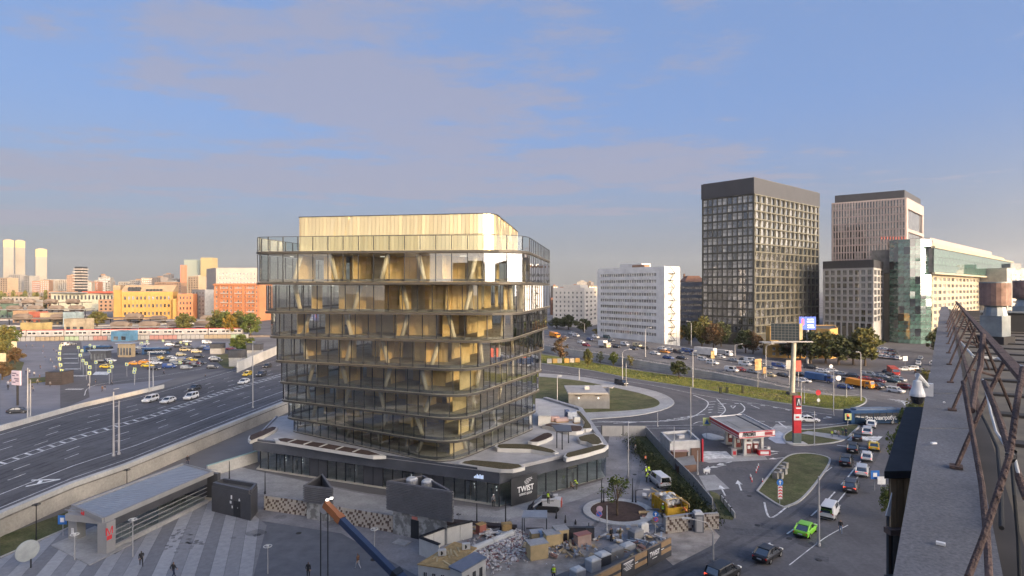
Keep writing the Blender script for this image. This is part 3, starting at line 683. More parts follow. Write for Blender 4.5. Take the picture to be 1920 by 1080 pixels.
def shopfront(a, b_, step, plan):
    e = (b_ - a); n = round(e.length / step); ang = math.atan2(e.y, e.x); ed = e.normalized()
    for i in range(n):
        p, q = a.lerp(b_, i / n), a.lerp(b_, (i + 1) / n); c = (p + q) / 2; kind = plan(i, n); w = (q - p).length
        M = Matrix.Translation((c.x, c.y, 1.7)) @ Matrix.Rotation(ang + pr.gauss(0, .003), 4, 'Z')
        if kind == 'wall': put('dark_panel', MB().box((0, 0, 0), (w - .03, .14, 3.24)).mesh('panel', podium_dark), pod, M)
        elif kind == 'door':
            d = put('glass_door', MB().box((-w / 4, 0, -.25), (w / 2 - .1, .04, 2.7)).box((w / 4, 0, -.25), (w / 2 - .1, .04, 2.7)).mesh('door', shop_glass), pod, M)
            put('handle', MB().box((-.12, -.12, -.2), (.04, .06, 1.5)).box((.12, -.12, -.2), (.04, .06, 1.5)).box((0, -.1, 1.18), (w, .1, .1)).mesh('handle', frame_dark), d, M)
            put('lamp', MB().box((0, 1.2, .35), (.09, .09, .09)).box((0.1, 1.2, -.1), (.09, .09, .09)).mesh('lamp', lit), d, M)
        else: put('shop_pane', MB().box((0, 0, 0), (w - .1, .04, 3.2)).mesh('pane', shop_glass), pod, M)
        put('shopfront_post', MB().box((0, 0, 0), (.1, .2, 3.28)).mesh('post', frame_dark), pod, Matrix.Translation((p.x, p.y, 1.7)) @ Matrix.Rotation(ang, 4, 'Z'))
shopfront(gl_in[0], gl_in[1], 1.75, lambda i, n: 'wall' if i in (6, 7, 12, 13, 18, 19) else 'door' if i in (2, 4, 10, 16, 22, 24) else 'pane')
shopfront(inset_poly(pdq, .35)[1], inset_poly(pdq, .35)[2], 2.2, lambda i, n: 'wall' if i in (1, 2) else 'door' if i == 6 else 'pane')
st = MB()
for i in range(2, 7): pane_box(st, gl_in[i], gl_in[(i + 1) % 7], .06, 3.3)
tag(st.build('shop_glazing', shop_glass, pod), kind='stuff')
cols_ = MB()
for t in (.18, .42, .66, .88): q = gl_in[0].lerp(gl_in[1], t) + Vector((.3, 2.2)); cols_ = MB().tube([(q.x, q.y, .06), (q.x, q.y, 3.34)], .3, 10).build('column', concrete, pod, True)
# sign on the corner panel and the row of small blue lamps on the fascia
white_l = mat('white_letter', (.80, .80, .80), .5, var=.03)
sa, sb = P(957, 950), P(1006, 936); su = (sb - sa).normalized(); sn = Vector((su.y, -su.x, 0))
sg = thing('wall_sign', 'dark corner sign board with white TWIST lettering on the podium wall', 'sign', sa.lerp(sb, .5))
MB().box(sa.lerp(sb, .5) + sn * .14 + Vector((0, 0, 2.05)), ((sb - sa).length, .12, 3.9), math.atan2(su.y, su.x)).build('board', mat('sign_board', (.035, .037, .042), .5), sg)
sc_ = sa.lerp(sb, .54) + sn * .22
text('lettering', 'TWIST', 1.15, frame_on(sc_ + Vector((0, 0, 2.1)), su), white_l, sg, .02, width=3.0, bold=.02)
text('lettering', 'БИЗНЕС ЦЕНТР', .42, frame_on(sc_ + Vector((0, 0, 1.35)), su), white_l, sg, .02, width=2.3)
em = MB()
for i, (w, dz) in enumerate(((.7, 0), (1.15, .22), (1.5, .44), (1.1, .66))): em.box(sc_ + su * (.25 + .12 * i) + Vector((0, 0, 2.8 + dz)), (w, .03, .05), math.atan2(su.y, su.x), M=Matrix.Rotation(math.atan2(su.y, su.x), 4, 'Z') @ Matrix.Rotation(-.12, 4, 'Y'))
em.build('emblem', white_l, sg)
bs = thing('wall_sign', 'small bluish emblem of a skyline on the dark fascia above the entrance', 'sign', P(905, 900))
a = Vector((*pdq[0].lerp(pdq[1], .93), 0)); fu = Vector((*(pdq[1] - pdq[0]).normalized(), 0)); fn = Vector((fu.y, -fu.x, 0)); blm = emit('blue_sign', (.55, .66, .85), .35); mb = MB()
for i, h in enumerate((.25, .4, .6, .45, .62, .5, .55)): mb.box(a + fn * .03 + fu * (i * .22 - .7) + Vector((0, 0, 3.75 + h / 2)), (.16, .05, h), math.atan2(fu.y, fu.x))
mb.build('emblem', blm, bs)
# planters, pergola and building goods on the terrace
sedum = mat('sedum', (.085, .085, .035), .95, var=.4, scale=3, bump=.6, col2=(.12, .09, .05)); rim_m = mat('planter_white', (.60, .58, .54), .6, var=.06)
PLAN = [('long white planter with dark soil beds along the front edge of the terrace', [(517, 826), (527, 820), (699, 846), (700, 855)], soil, .5),
        ('narrow white planter at the far left end of the terrace', [(467, 817), (513, 799), (517, 805), (469, 827)], soil, .5),
        ('bent white planter of sedum at the terrace corner above the sign', [(860, 868), (882, 862), (978, 871), (974, 878), (940, 880)], sedum, .5),
        ('straight white grass planter on the right terrace edge above the reflected van', [(1060, 850), (1131, 832), (1134, 840), (1062, 859)], sedum, .6),
        ('curved green planter beside the straight one at the right terrace corner', [(1083, 819), (1114, 812), (1131, 830), (1112, 834), (1100, 828), (1087, 826)], sedum, .6),
        ('tapering green planter strip at the far right edge of the terrace', [(1079, 771), (1087, 770), (1109, 798), (1107, 804), (1092, 803), (1097, 792)], sedum, .6),
        ('wavy planter with brown earth below the stacked building goods', [(1017, 797), (1030, 793), (1062, 797), (1093, 799), (1092, 808), (1066, 809), (1040, 802)], soil, .6),
        ('leaf shaped planter of bare brown earth in the middle of the terrace', [(990, 828), (1020, 812), (1034, 812), (1036, 818), (1008, 829)], soil, .6),
        ('long bent planter in front of the leaf shaped bed', [(929, 834), (940, 832), (995, 833), (1042, 844), (1041, 850), (995, 842), (933, 840)], sedum, .6)]
for lab, px_, ms, h in PLAN:
    pts = PL(px_, 5.0 + h); pts = smooth_line(pts + [pts[0]], 2)[:-1]; q = [Vector((p.x, p.y)) for p in pts]
    if sum(q[i].x * q[(i + 1) % len(q)].y - q[(i + 1) % len(q)].x * q[i].y for i in range(len(q))) < 0: q = q[::-1]
    c = sum(q, Vector((0, 0))) / len(q); o = thing('planter', lab, 'planter', (c.x, c.y, 4.99), group='white planters on the terrace')
    MB().prism(q, 4.992, 5.0 + h - .02).build('rim', rim_m, o); MB().prism([c + (p - c) * .9 for p in q], 5.0 + h - .019, 5.0 + h + .04).build('bed', ms, o)
    if ms is soil and len(px_) == 4 and px_[0][0] == 517:
        for t in (.16, .33, .5, .67, .84): MB().box(P(522, 823, 5.5).lerp(P(699, 850, 5.5), t) + Vector((0, 0, .06)), (.35, 1.9, .1), -.35).build('divider', rim_m, o)
pg = thing('pergola', 'dark flat roofed pergola on three slim posts on the terrace', 'pergola', P(1054, 840, 5))
MB().prism(PL([(1034, 797), (1070, 797), (1072, 809), (1044, 809)], 8.0), 7.9, 8.05).build('roof', podium_dark, pg)
for q in ((1044, 840), (1054, 843), (1066, 831)): p = P(*q, 5); MB().box((p.x, p.y, 6.45), (.16, .16, 2.88)).build('post', frame_dark, pg)
o = thing('stair_housing', 'white stair housing block at the back of the terrace against the tower', 'stair block', P(1010, 799, 5))
MB().prism(PL([(1009, 799), (1032, 799), (1033, 781), (1010, 780)], 5), 4.992, 6.9).build('block', rim_m, o)
MB().prism(PL([(1008.5, 799.5), (1032.5, 799.5), (1033.5, 780.6), (1009.5, 779.6)], 5), 6.9, 7.0).build('coping', concrete_pale, o)
for px_, py_, s_, c_, lab in ((1040, 790, (1.6, 1.2, .8), (.45, .30, .26), 'pink wrapped pallet of tiles left of the pile on the terrace'), (1053, 791, (2.4, 1.4, .6), (.50, .36, .32), 'wide low pallet of pink blocks amid the terrace pile'), (1072, 787, (1.8, 1.2, 1.4), (.42, .45, .5), 'tall bluish white wrapped pallet on the right of the terrace pile'), (1063, 786, (.8, .8, 1.7), (.06, .09, .18), 'dark blue upright drum between the terrace pallets'), (1081, 793, (1.2, 1.0, 1.0), (.55, .54, .5), 'small white crate nearest the green strip on the terrace')):
    p = P(px_, py_, 5.0); o = thing('pallet', lab, 'pallet', p, .2); z = Vector((0, 0, 1))
    mb = MB()
    for i in range(3): mb.box(p + z * (.2 + s_[2] * (i + .5) / 3), (s_[0], s_[1], s_[2] / 3 - .03), .2 + rnd.uniform(-.05, .05))
    mb.build('load', mat('load%d' % px_, c_, .7), o); MB().box(p + z * .1, (s_[0] + .1, s_[1] + .1, .14), .2).build('base', mat('pallet_wood', (.3, .2, .1), .8), o)
rw = thing('ramp_wall', 'low mint green topped ramp wall at the left end of the podium', 'wall', P(430, 880))
a, c_ = P(388, 896), P(482, 866); wall_line(MB(), [a, c_], .35, 1.9).build('wall_face', concrete_pale, rw); wall_line(MB(), [a, c_], .45, 2.02, base=1.9).build('coping', mat('mint', (.30, .42, .40), .6), rw)

# ---------------------------------------------------------------- buildings with real openings
wg_dark = window_glass('window_dark', (.025, .03, .035)); wg_mid = window_glass('window_mid', (.12, .125, .13), .06); wg_pale = window_glass('window_curtain_sky', (.30, .29, .26), .2)
wg_green = window_glass('window_green', (.06, .12, .10), .05); wg_green2 = window_glass('window_teal', (.05, .085, .085), .05)
fr_white = mat('frame_white', (.55, .54, .52), .6); fr_grey = mat('frame_grey', (.16, .16, .16), .6)
roof_felt = mat('roof_felt', (.10, .095, .09), .9, var=.25, scale=.2); roof_grey = mat('roof_grey', (.24, .235, .23), .8, var=.2, scale=.2)
WIN = {}
def window_mesh(w, h, gm, fm, bars=1, rows=0):
    key = (round(w, 1), round(h, 1), gm.name, fm.name, bars, rows)
    if key not in WIN:
        t = min(.09, w * .06); mb = MB(); mb.box((0, .06, 0), (w - t, .03, h - t), 0, 1)
        for s in (-1, 1): mb.box((s * (w / 2 - t / 2), .03, 0), (t, .12, h)); mb.box((0, .03, s * (h / 2 - t / 2)), (w - 2 * t, .12, t))
        for i in range(bars): mb.box((w * ((i + 1) / (bars + 1) - .5), .035, 0), (t, .1, h - 2 * t))
        for i in range(rows): mb.box((0, .03, h * ((i + 1) / (rows + 1) - .5)), (w - 2 * t, .08, t))
        WIN[key] = mb.mesh('window', [fm, gm])
    return WIN[key]
class House:
    def __init__(s, name, label, cat, poly, z0, z1, wall_m, roof_m=None, group=None, parapet=.7, cap=300, into=None):
        poly = [Vector((p[0], p[1])) for p in poly]
        if sum(poly[i].x * poly[(i + 1) % len(poly)].y - poly[(i + 1) % len(poly)].x * poly[i].y for i in range(len(poly))) < 0: poly = poly[::-1]
        s.poly, s.z0, s.z1, s.m = poly, z0, z1, wall_m; s.n = 0; s.cap = cap; s.rest = {}
        c = sum(poly, Vector((0, 0))) / len(poly); s.o = into or thing(name, label, cat, (c.x, c.y, z0), 0, group)
        s.mb = MB(); s.sides = set()
        MB().sheet([(p.x, p.y, z1) for p in poly]).build('roof', roof_m or roof_felt, s.o)
        if parapet:
            pp = [Vector((p.x, p.y, 0)) for p in inset_poly(poly, .22)]; wall_line(MB(), pp + pp[:1], .4, z1 + parapet, base=z1 + .004).build('parapet', wall_m, s.o)
    def edge(s, a):
        """the edge whose middle is nearest to the point a"""
        a = Vector((a[0], a[1])); k = len(s.poly)
        return min(range(k), key=lambda i: ((s.poly[i] + s.poly[(i + 1) % k]) / 2 - a).length)
    def face(s, i, cols, rows, zb, zt, ww=.5, wh=.55, rec=.25, mx=(1, 1), glassm=(None,), frame=None, bars=1, wrows=0, name='window', skip=None, lift=0.0):
        s.sides.add(i); A, B = s.poly[i], s.poly[(i + 1) % len(s.poly)]; L = (B - A).length; u = (B - A) / L; n = Vector((u.y, -u.x))
        def q(x, z, d=0): p = A + u * x - n * d; return (p.x, p.y, z)
        mb = s.mb
        def rect(x0, x1, za, zc):
            if x1 - x0 > 1e-4 and zc - za > 1e-4: mb.add([q(x0, za), q(x1, za), q(x1, zc), q(x0, zc)], [(0, 1, 2, 3)])
        rect(0, L, s.z0, zb); rect(0, L, zt, s.z1); rect(0, mx[0], zb, zt); rect(L - mx[1], L, zb, zt)
        cw, ch = (L - mx[0] - mx[1]) / cols, (zt - zb) / rows; w, h = cw * ww, ch * wh
        for r in range(rows):
            for c in range(cols):
                x0, za = mx[0] + c * cw, zb + r * ch; xa, xb, zl, zh = x0 + (cw - w) / 2, x0 + (cw + w) / 2, za + (ch - h) / 2 + lift, za + (ch + h) / 2 + lift
                if skip and skip(c, r): rect(x0, x0 + cw, za, za + ch); continue
                rect(x0, xa, za, za + ch); rect(xb, x0 + cw, za, za + ch); rect(xa, xb, za, zl); rect(xa, xb, zh, za + ch)
                fr_, bk = [q(xa, zl), q(xb, zl), q(xb, zh), q(xa, zh)], [q(xa, zl, rec), q(xb, zl, rec), q(xb, zh, rec), q(xa, zh, rec)]
                mb.add(fr_ + bk, [(0, 4, 5, 1)[::-1], (1, 5, 6, 2)[::-1], (2, 6, 7, 3)[::-1], (3, 7, 4, 0)[::-1]])
                gm = rnd.choice(glassm) or wg_dark; p = A + u * ((xa + xb) / 2) - n * (rec - .1)
                M = Matrix(((u.x, -n.x, 0, p.x), (u.y, -n.y, 0, p.y), (0, 0, 1, (zl + zh) / 2), (0, 0, 0, 1)))
                if s.n < s.cap: put(name, window_mesh(w, h, gm, frame or fr_grey, bars, wrows), s.o, M); s.n += 1
                else: s.rest.setdefault(gm.name, MB()).box((M @ Vector((0, .06, 0))), (w, .05, h), math.atan2(u.y, u.x))
    def done(s):
        k = len(s.poly)
        for i in range(k):
            if i not in s.sides:
                a, b_ = s.poly[i], s.poly[(i + 1) % k]; s.mb.add([(a.x, a.y, s.z0), (b_.x, b_.y, s.z0), (b_.x, b_.y, s.z1), (a.x, a.y, s.z1)], [(0, 1, 2, 3)])
        s.mb.build('wall', s.m, s.o)
        for g, mb in s.rest.items(): tag(mb.build('far_windows', MATS[g], s.o), kind='stuff')
        return s.o
def quad_from(pa, pb, depth):
    """ground plan from two front corners (left, right as seen), going back by depth"""
    a, b_ = Vector(pa[:2]), Vector(pb[:2]); e = (b_ - a).normalized(); n = Vector((-e.y, e.x)) * depth
    if n.y < 0: n = -n
    return [a, b_, b_ + n, a + n]
def XY(px, d): return Vector(((px - CX) * d / F, d))
def ztop(py, d): return HE - (py - CY) * d / F

# -- the charcoal tower on the right
bronze = mat('bronze_cladding', (.066, .064, .054), .5, .25, var=.10, scale=.2)
char_m = mat('charcoal_cladding', (.05, .052, .06), .55, .2, var=.08, scale=.2)
n0, l0, r0 = XY(1414, 312), XY(1316, 334), XY(1536, 364)
H = House('office_tower', 'tall charcoal tower with slanted bronze fins and a plain dark crown', 'tower', [l0, n0, r0, l0 + r0 - n0], 0, 81.2, bronze, parapet=0)
e1, e2 = H.edge((l0 + n0) / 2), H.edge((n0 + r0) / 2)
H.face(e1, 10, 17, 6.5, 81, .80, .80, .4, (.6, .6), (wg_mid, wg_mid, wg_pale, wg_pale, wg_dark), fr_grey, 1)  # pale panes on this side put the reflected sky into the glass colour
H.face(e2, 14, 17, 6.5, 81, .70, .78, .5, (.8, .8), (wg_dark, wg_dark, wg_mid), fr_grey, 1)
o = H.done()
def fins(H, i, cols, zb, zt, rows, mx, m, dep, wid, sl=.5, name='fin'):
    A, B = H.poly[i], H.poly[(i + 1) % len(H.poly)]; L = (B - A).length; u = (B - A) / L; n = Vector((u.y, -u.x)); ch = (zt - zb) / rows; cw = (L - mx[0] - mx[1]) / cols
    ms = []
    for s_ in (-1, 1):
        mb = MB(); h = ch * .86 / 2; w = wid / 2
        mb.add([(-w, 0, -h), (w, 0, -h), (w, -dep * .15, -h), (-w, -dep * .15, -h), (-w + s_ * sl, 0, h), (w + s_ * sl, 0, h), (w + s_ * sl, -dep, h), (-w + s_ * sl, -dep, h)],
               [(0, 1, 2, 3), (4, 7, 6, 5), (0, 4, 5, 1), (1, 5, 6, 2), (2, 6, 7, 3), (3, 7, 4, 0)]); ms.append(mb.mesh('fin', m))
    for r in range(rows):
        for c in range(cols):
            p = A + u * (mx[0] + (c + (.0 if r % 2 else .12)) * cw) + n * .02; put(name, ms[r % 2], H.o, Matrix(((u.x, -n.x, 0, p.x), (u.y, -n.y, 0, p.y), (0, 0, 1, zb + (r + .5) * ch), (0, 0, 0, 1))))
    lb = MB()
    for r in range(rows + 1): p = A + u * L / 2 + n * dep * .5; put('ledge', MB().box((0, 0, 0), (L, dep, .35)).mesh('ledge', m), H.o, Matrix.Translation((p.x, p.y, zb + r * ch)) @ Matrix.Rotation(math.atan2(u.y, u.x), 4, 'Z'))
fins(H, e2, 14, 6.5, 81, 17, (.8, .8), mat('bronze_fin', (.17, .162, .125), .55, .2), .5, .7, .7)
cq = [l0, n0, r0, l0 + r0 - n0]; zc = ztop(333, 312)
MB().prism([sum(cq, Vector((0, 0))) / 4 + (p - sum(cq, Vector((0, 0))) / 4) * 1.012 for p in cq], 81.25, zc).build('crown', char_m, o)
MB().prism([sum(cq, Vector((0, 0))) / 4 + (p - sum(cq, Vector((0, 0))) / 4) * .985 for p in cq], zc, zc + .4).build('crown_roof', roof_felt, o)

# -- the pink ribbed tower behind it
pinkm = mat('pink_cladding', (.36, .30, .28), .6, var=.08, scale=.1)
n0, l0, r0 = XY(1700, 440), XY(1559, 470), XY(1732, 490)
H = House('office_tower', 'pinkish ribbed tower rising behind the grey grid block', 'tower', [l0, n0, r0, l0 + r0 - n0], 0, ztop(370, 440), pinkm, parapet=0)
e1, e2 = H.edge((l0 + n0) / 2), H.edge((n0 + r0) / 2)
zt = ztop(372, 440)
H.face(e1, 25, 12, 31, zt, .62, .82, .8, (1, 1), (wg_mid, wg_mid, wg_pale, wg_dark), fr_grey, 0)
H.face(e2, 1, 3, 40, zt - 6, .86, .86, 1.2, (1, 1), (wg_mid,), pinkm, 0, name='loggia_panel')
o = H.done(); c = sum(H.poly, Vector((0, 0))) / 4
A, B = H.poly[e1], H.poly[(e1 + 1) % 4]; u = (B - A).normalized(); n = Vector((u.y, -u.x)); fm = MB().box((0, -.5, 0), (.5, 1.0, zt - 31)).mesh('rib', pinkm)
for i in range(26): p = A + u * (1 + (B - A).length * .0 + i * ((B - A).length - 2) / 25); put('rib', fm, o, Matrix(((u.x, -n.x, 0, p.x), (u.y, -n.y, 0, p.y), (0, 0, 1, (zt + 31) / 2), (0, 0, 0, 1))))
MB().prism([c + (p - c) * .93 for p in H.poly], H.z1 + .01, ztop(357, 445)).build('plant_room', char_m, o)

# -- grey grid block
gridm = mat('grid_concrete', (.30, .295, .29), .75, var=.1, scale=.2)
n0, l0, r0 = XY(1638, 318), XY(1543, 340), XY(1657, 345)
H = House('office_block', 'grey concrete grid block with square dark windows below a charcoal top', 'office block', [l0, n0, r0, l0 + r0 - n0], 0, ztop(503, 330), gridm, parapet=0)
e1, e2 = H.edge((l0 + n0) / 2), H.edge((n0 + r0) / 2); zt = ztop(505, 330)
H.face(e1, 8, 8, 12, zt, .72, .74, .7, (.5, .5), (wg_dark, wg_mid), fr_grey, 1)
H.face(e2, 3, 8, 12, zt, .72, .74, .7, (.5, .5), (wg_dark, wg_mid), fr_grey, 1)
o = H.done(); c = sum(H.poly, Vector((0, 0))) / 4
MB().prism([c + (p - c) * 1.004 for p in H.poly], H.z1 + .01, ztop(488, 325)).build('crown', mat('crown_black', (.035, .036, .042), .5), o)
A, B = H.poly[e1], H.poly[(e1 + 1) % 4]; u = (B - A).normalized(); n = Vector((u.y, -u.x))
for i in range(9): p = A + u * (.5 + i * ((B - A).length - 1) / 8) + n * .3; put('ground_column', MB().box((0, 0, 6), (.7, .6, 12)).mesh('ground_column', gridm), o, Matrix.Translation((p.x, p.y, 0)) @ Matrix.Rotation(math.atan2(u.y, u.x), 4, 'Z'))
for i in range(8): p = A + u * (.5 + (i + .5) * ((B - A).length - 1) / 8) + n * .03; put('ground_window', MB().box((0, 0, 6), (2.6, .04, 11)).mesh('ground_window', wg_dark), o, Matrix.Translation((p.x, p.y, 0)) @ Matrix.Rotation(math.atan2(u.y, u.x), 4, 'Z'))

# -- green glass and cream office complex
cream = mat('cream_stone', (.42, .36, .26), .8, var=.08, scale=.15)
gr = thing('office_complex', 'green mirror glass corner tower joined to a cream office wing with a green glass top', 'office complex', XY(1745, 330).to_3d())
cur = [XY(1664, 352), XY(1668, 338), XY(1684, 331), XY(1706, 327), XY(1726, 325), XY(1746, 327), XY(1750, 345), XY(1680, 380)]
zt = ztop(449, 330)
MB().prism([p for p in inset_poly(cur, .25)], 0, zt).build('tower_core', mat('mirror_green', (.035, .06, .055), .04, .0, var=.6, scale=.12, spec=1), gr)
MATS['mirror_green'].node_tree.nodes['Principled BSDF'].inputs['IOR'].default_value = 2.4
for i in range(6):
    a, b_ = cur[i], cur[i + 1]; e = b_ - a; ncol = max(2, round(e.length / 3.4))
    for c_ in range(ncol):
        for r in range(14):
            if (p := a.lerp(b_, (c_ + .5) / ncol)) is not None:
                put('curtain_pane', MB().box((0, 0, 0), (e.length / ncol - .1, .12, zt / 14 - .12)).mesh('pane', rnd.choice((wg_green, wg_green, wg_green, wg_green2, wg_dark))), gr,
                    Matrix.Translation((p.x, p.y, (r + .5) * zt / 14)) @ Matrix.Rotation(math.atan2(e.y, e.x) + rnd.gauss(0, .012), 4, 'Z') @ Matrix.Rotation(rnd.gauss(0, .012), 4, 'X'))
a_, b_ = XY(1738, 330), XY(1888, 520); plan = quad_from(a_, b_, 30)
H = House('', '', '', plan, 0, ztop(512, 330), cream, parapet=0, into=gr)
e1 = H.edge((a_ + b_) / 2)
H.face(e1, 24, 9, 3, ztop(516, 330), .66, .56, .4, (2, 2), (wg_mid, wg_mid, wg_pale, wg_dark), fr_white, 2)
H.done()
A, B = (H.poly[e1], H.poly[(e1 + 1) % 4]); u = (B - A).normalized(); n = Vector((u.y, -u.x)); L = (B - A).length
zb, zt2 = ztop(511, 330), ztop(466, 330); a2, b2 = A - u * 4 + n * 4, B + n * 4; e = b2 - a2
MB().prism(quad_from(a2 + Vector((0, .6)), b2 + Vector((0, .6)), 30), zb, zt2).build('top_storeys', core_dark, gr)
for c_ in range(30):
    for r in range(3):
        p = a2.lerp(b2, (c_ + .5) / 30); put('top_pane', MB().box((0, 0, 0), (e.length / 30 - .08, .1, (zt2 - zb) / 3 - .1)).mesh('pane', wg_green), gr,
            Matrix.Translation((p.x, p.y, zb + (r + .5) * (zt2 - zb) / 3)) @ Matrix.Rotation(math.atan2(e.y, e.x) + rnd.gauss(0, .006), 4, 'Z'))
p = (a2 + b2) / 2
for z in (zb - .5, zt2 + .5): MB().box((p.x, p.y, z), (e.length + 1, 1.4, 1.0), math.atan2(e.y, e.x)).build('cornice', cream, gr)
MB().prism(quad_from(a2 + u * 14 + Vector((0, 8)), b2 - u * 6 + Vector((0, 8)), 18), zt2 + .02, zt2 + 4.5).build('roof_storey', cream, gr)
MB().prism(quad_from(a2 + u * 26 + Vector((0, 12)), b2 - u * 50 + Vector((0, 12)), 10), zt2 + 4.52, zt2 + 8.2).build('plant_room', pinkm, gr)
pr2 = MB()
for i in range(9): q = XY(1665 + i * 7, 320).lerp(XY(1688, 330), .2); pr2.box((q.x, q.y + 8, zt + .8), (.5, .5, 1.6))
tag(pr2.build('roof_stubs', mat('red_stub', (.35, .08, .06), .6), gr), kind='stuff')

# -- white panel block with ribbon windows, the fire stair on its end wall
panelw = mat('panel_white', (.66, .65, .63), .8, var=.12, scale=.25, detail=7)
l0, n0 = XY(1120, 341), XY(1246, 300); e = (n0 - l0).normalized(); bn = Vector((-e.y, e.x)); bn = bn if bn.y > 0 else -bn
H = House('office_block', 'long white panel block with ribbon windows and a fire stair on its end', 'office block', [l0, n0, n0 + bn * 12, l0 + bn * 12], 0, ztop(501, 300), panelw, parapet=.5)
e1, e2 = H.edge((l0 + n0) / 2), H.edge(n0 + bn * 6)
H.face(e1, 24, 10, 5, ztop(508, 300), .92, .50, .25, (2.5, 5.5), (wg_dark, wg_dark, wg_mid, wg_pale, wg_mid), fr_white, 1)
o = H.done()
m_ = (l0 + n0) / 2 + bn * 5
MB().box((m_.x, m_.y, H.z1 + 1.3), (16, 7, 2.6), math.atan2(e.y, e.x)).build('plant_room', panelw, o)
m_ = l0.lerp(n0, .62) + bn * 3
MB().box((m_.x, m_.y, H.z1 + .9), (9, 4, 1.8), math.atan2(e.y, e.x)).build('plant_room', mat('rust_shed', (.28, .17, .11), .8), o)
fs = n0 + bn * 3 - e * -.9
fe = MB()
for r in range(11):
    z = 4 + r * 3.45; fe.box((n0.x + bn.x * 5 + e.x * 1.0, n0.y + bn.y * 5 + e.y * 1.0, z), (1.8, 4.6, .14), math.atan2(e.y, e.x)); fe.box((n0.x + bn.x * 5 + e.x * 1.8, n0.y + bn.y * 5 + e.y * 1.8, z + .9), (.08, 4.6, .08), math.atan2(e.y, e.x))
    fe.tube([(n0.x + bn.x * (3 if r % 2 else 7) + e.x, n0.y + bn.y * (3 if r % 2 else 7) + e.y, z), (n0.x + bn.x * (7 if r % 2 else 3) + e.x, n0.y + bn.y * (7 if r % 2 else 3) + e.y, z + 3.45)], .18, 4)
for s_ in (2.8, 7.2): fe.box((n0.x + bn.x * s_ + e.x * 1.8, n0.y + bn.y * s_ + e.y * 1.8, 20), (.12, .12, 40))
fe.build('fire_stair', frame_dark, o)
A, B = H.poly[e1], H.poly[(e1 + 1) % 4]; u = (B - A).normalized(); n = Vector((u.y, -u.x)); am = MB().box((0, 0, 0), (.9, .4, .65)).mesh('air_unit', fr_white)
for i in range(42):
    p = A + u * (4 + rnd.random() * ((B - A).length - 10)) + n * .25; put('air_unit', am, o, Matrix.Translation((p.x, p.y, 5.5 + rnd.randrange(10) * (H.z1 - 8) / 10 + rnd.uniform(0, .4))) @ Matrix.Rotation(math.atan2(u.y, u.x), 4, 'Z'))

brickp = mat('pale_brick', (.54, .51, .47), .85, var=.1, scale=.2)
l0, n0 = XY(1037, 470), XY(1096, 462); r0 = XY(1120, 500)
H = House('apartment_block', 'pale brick apartment block with rows of small windows behind the dark trees', 'apartment block', [l0, n0, r0, l0 + r0 - n0], 0, ztop(541, 465), brickp)
e1, e2 = H.edge((l0 + n0) / 2), H.edge((n0 + r0) / 2)
H.face(e1, 7, 7, 4, 29, .40, .5, .25, (1, 1), (wg_dark, wg_mid), fr_white, 1); H.face(e2, 3, 7, 4, 29, .4, .5, .25, (1, 1), (wg_dark,), fr_white, 1)
o = H.done(); MB().prism([p + (sum(H.poly, Vector((0, 0))) / 4 - p) * .45 for p in H.poly], H.z1, H.z1 + 3).build('plant_room', brickp, o)
H = House('office_block', 'dim grey office block squeezed between the white panel block and the charcoal tower', 'office block', quad_from(XY(1268, 385), XY(1322, 378), 20), 0, ztop(531, 382), mat('dim_grey', (.22, .22, .23), .8))
H.face(H.edge((H.poly[0] + H.poly[1]) / 2), 14, 8, 3, 33, .9, .45, .25, (1, 1), (wg_dark, wg_mid), fr_grey, 1); H.done()
H = House('old_house', 'brown roofed old house showing above the dim grey block', 'house', quad_from(XY(1284, 440), XY(1322, 440), 14), 0, ztop(527, 440), mat('brown_wall', (.22, .14, .10), .85), parapet=0); H.done()
hp = H.poly; c = sum(hp, Vector((0, 0))) / 4
MB().loft([[Vector((*p, H.z1 + .01)) for p in hp], [Vector((*(c + (p - c) * .55), H.z1 + 4)) for p in hp]]).build('hip_roof', mat('brown_roof', (.24, .13, .09), .8), H.o)
MB().box((c.x - 6, c.y, H.z1 + 4.2), (1.2, 1.2, 3)).build('chimney', MATS['brown_wall'], H.o)

# -- small ochre building by the trees
ochre = mat('ochre_render', (.50, .30, .09), .85, var=.1, scale=.3)
def yx(px, d): return XY(px, d)
H = House('ochre_house', 'small ochre rendered house with chamfered upper storey behind the billboard', 'house', [yx(1521, 262), yx(1556, 256), yx(1571, 262), yx(1566, 285), yx(1524, 285)], 0, ztop(617, 260), ochre, parapet=.25)
e1 = H.edge((yx(1521, 262) + yx(1556, 256)) / 2); H.face(e1, 1, 1, 5, 11, .3, .6, .3, (3, .6), (wg_dark,), fr_grey, 1); H.done()
H = House('ochre_house', 'low ochre wing with a tiled canopy left of the billboard mast', 'house', quad_from(XY(1440, 262), XY(1515, 258), 14), 0, ztop(650, 260), ochre, parapet=.2)
H.face(H.edge((H.poly[0] + H.poly[1]) / 2), 5, 2, .6, 5, .45, .6, .25, (1, 1), (wg_dark, wg_mid), fr_white, 1, 1); o = H.done()
a = XY(1436, 258); MB().box(((a.x + XY(1500, 256).x) / 2, 258, ztop(642, 258)), (18, 5, .5)).build('canopy', concrete_warm, o)
MB().prism(quad_from(XY(1444, 263), XY(1460, 262.6), 6), H.z1, ztop(613, 262)).build('stair_tower', ochre, o)
H = House('apartment_block', 'pale tall block glimpsed at the right edge beyond the roof vents', 'apartment block', quad_from(XY(1888, 420), XY(1950, 440), 20), 0, ztop(505, 430), concrete_warm)
H.face(H.edge((H.poly[0] + H.poly[1]) / 2), 7, 12, 3, 42, .7, .45, .25, (1, 1), (wg_mid, wg_dark), fr_white, 1); o = H.done()
MB().prism(quad_from(XY(1895, 425), XY(1915, 425), 8), H.z1, ztop(494, 425)).build('plant_room', concrete, o)

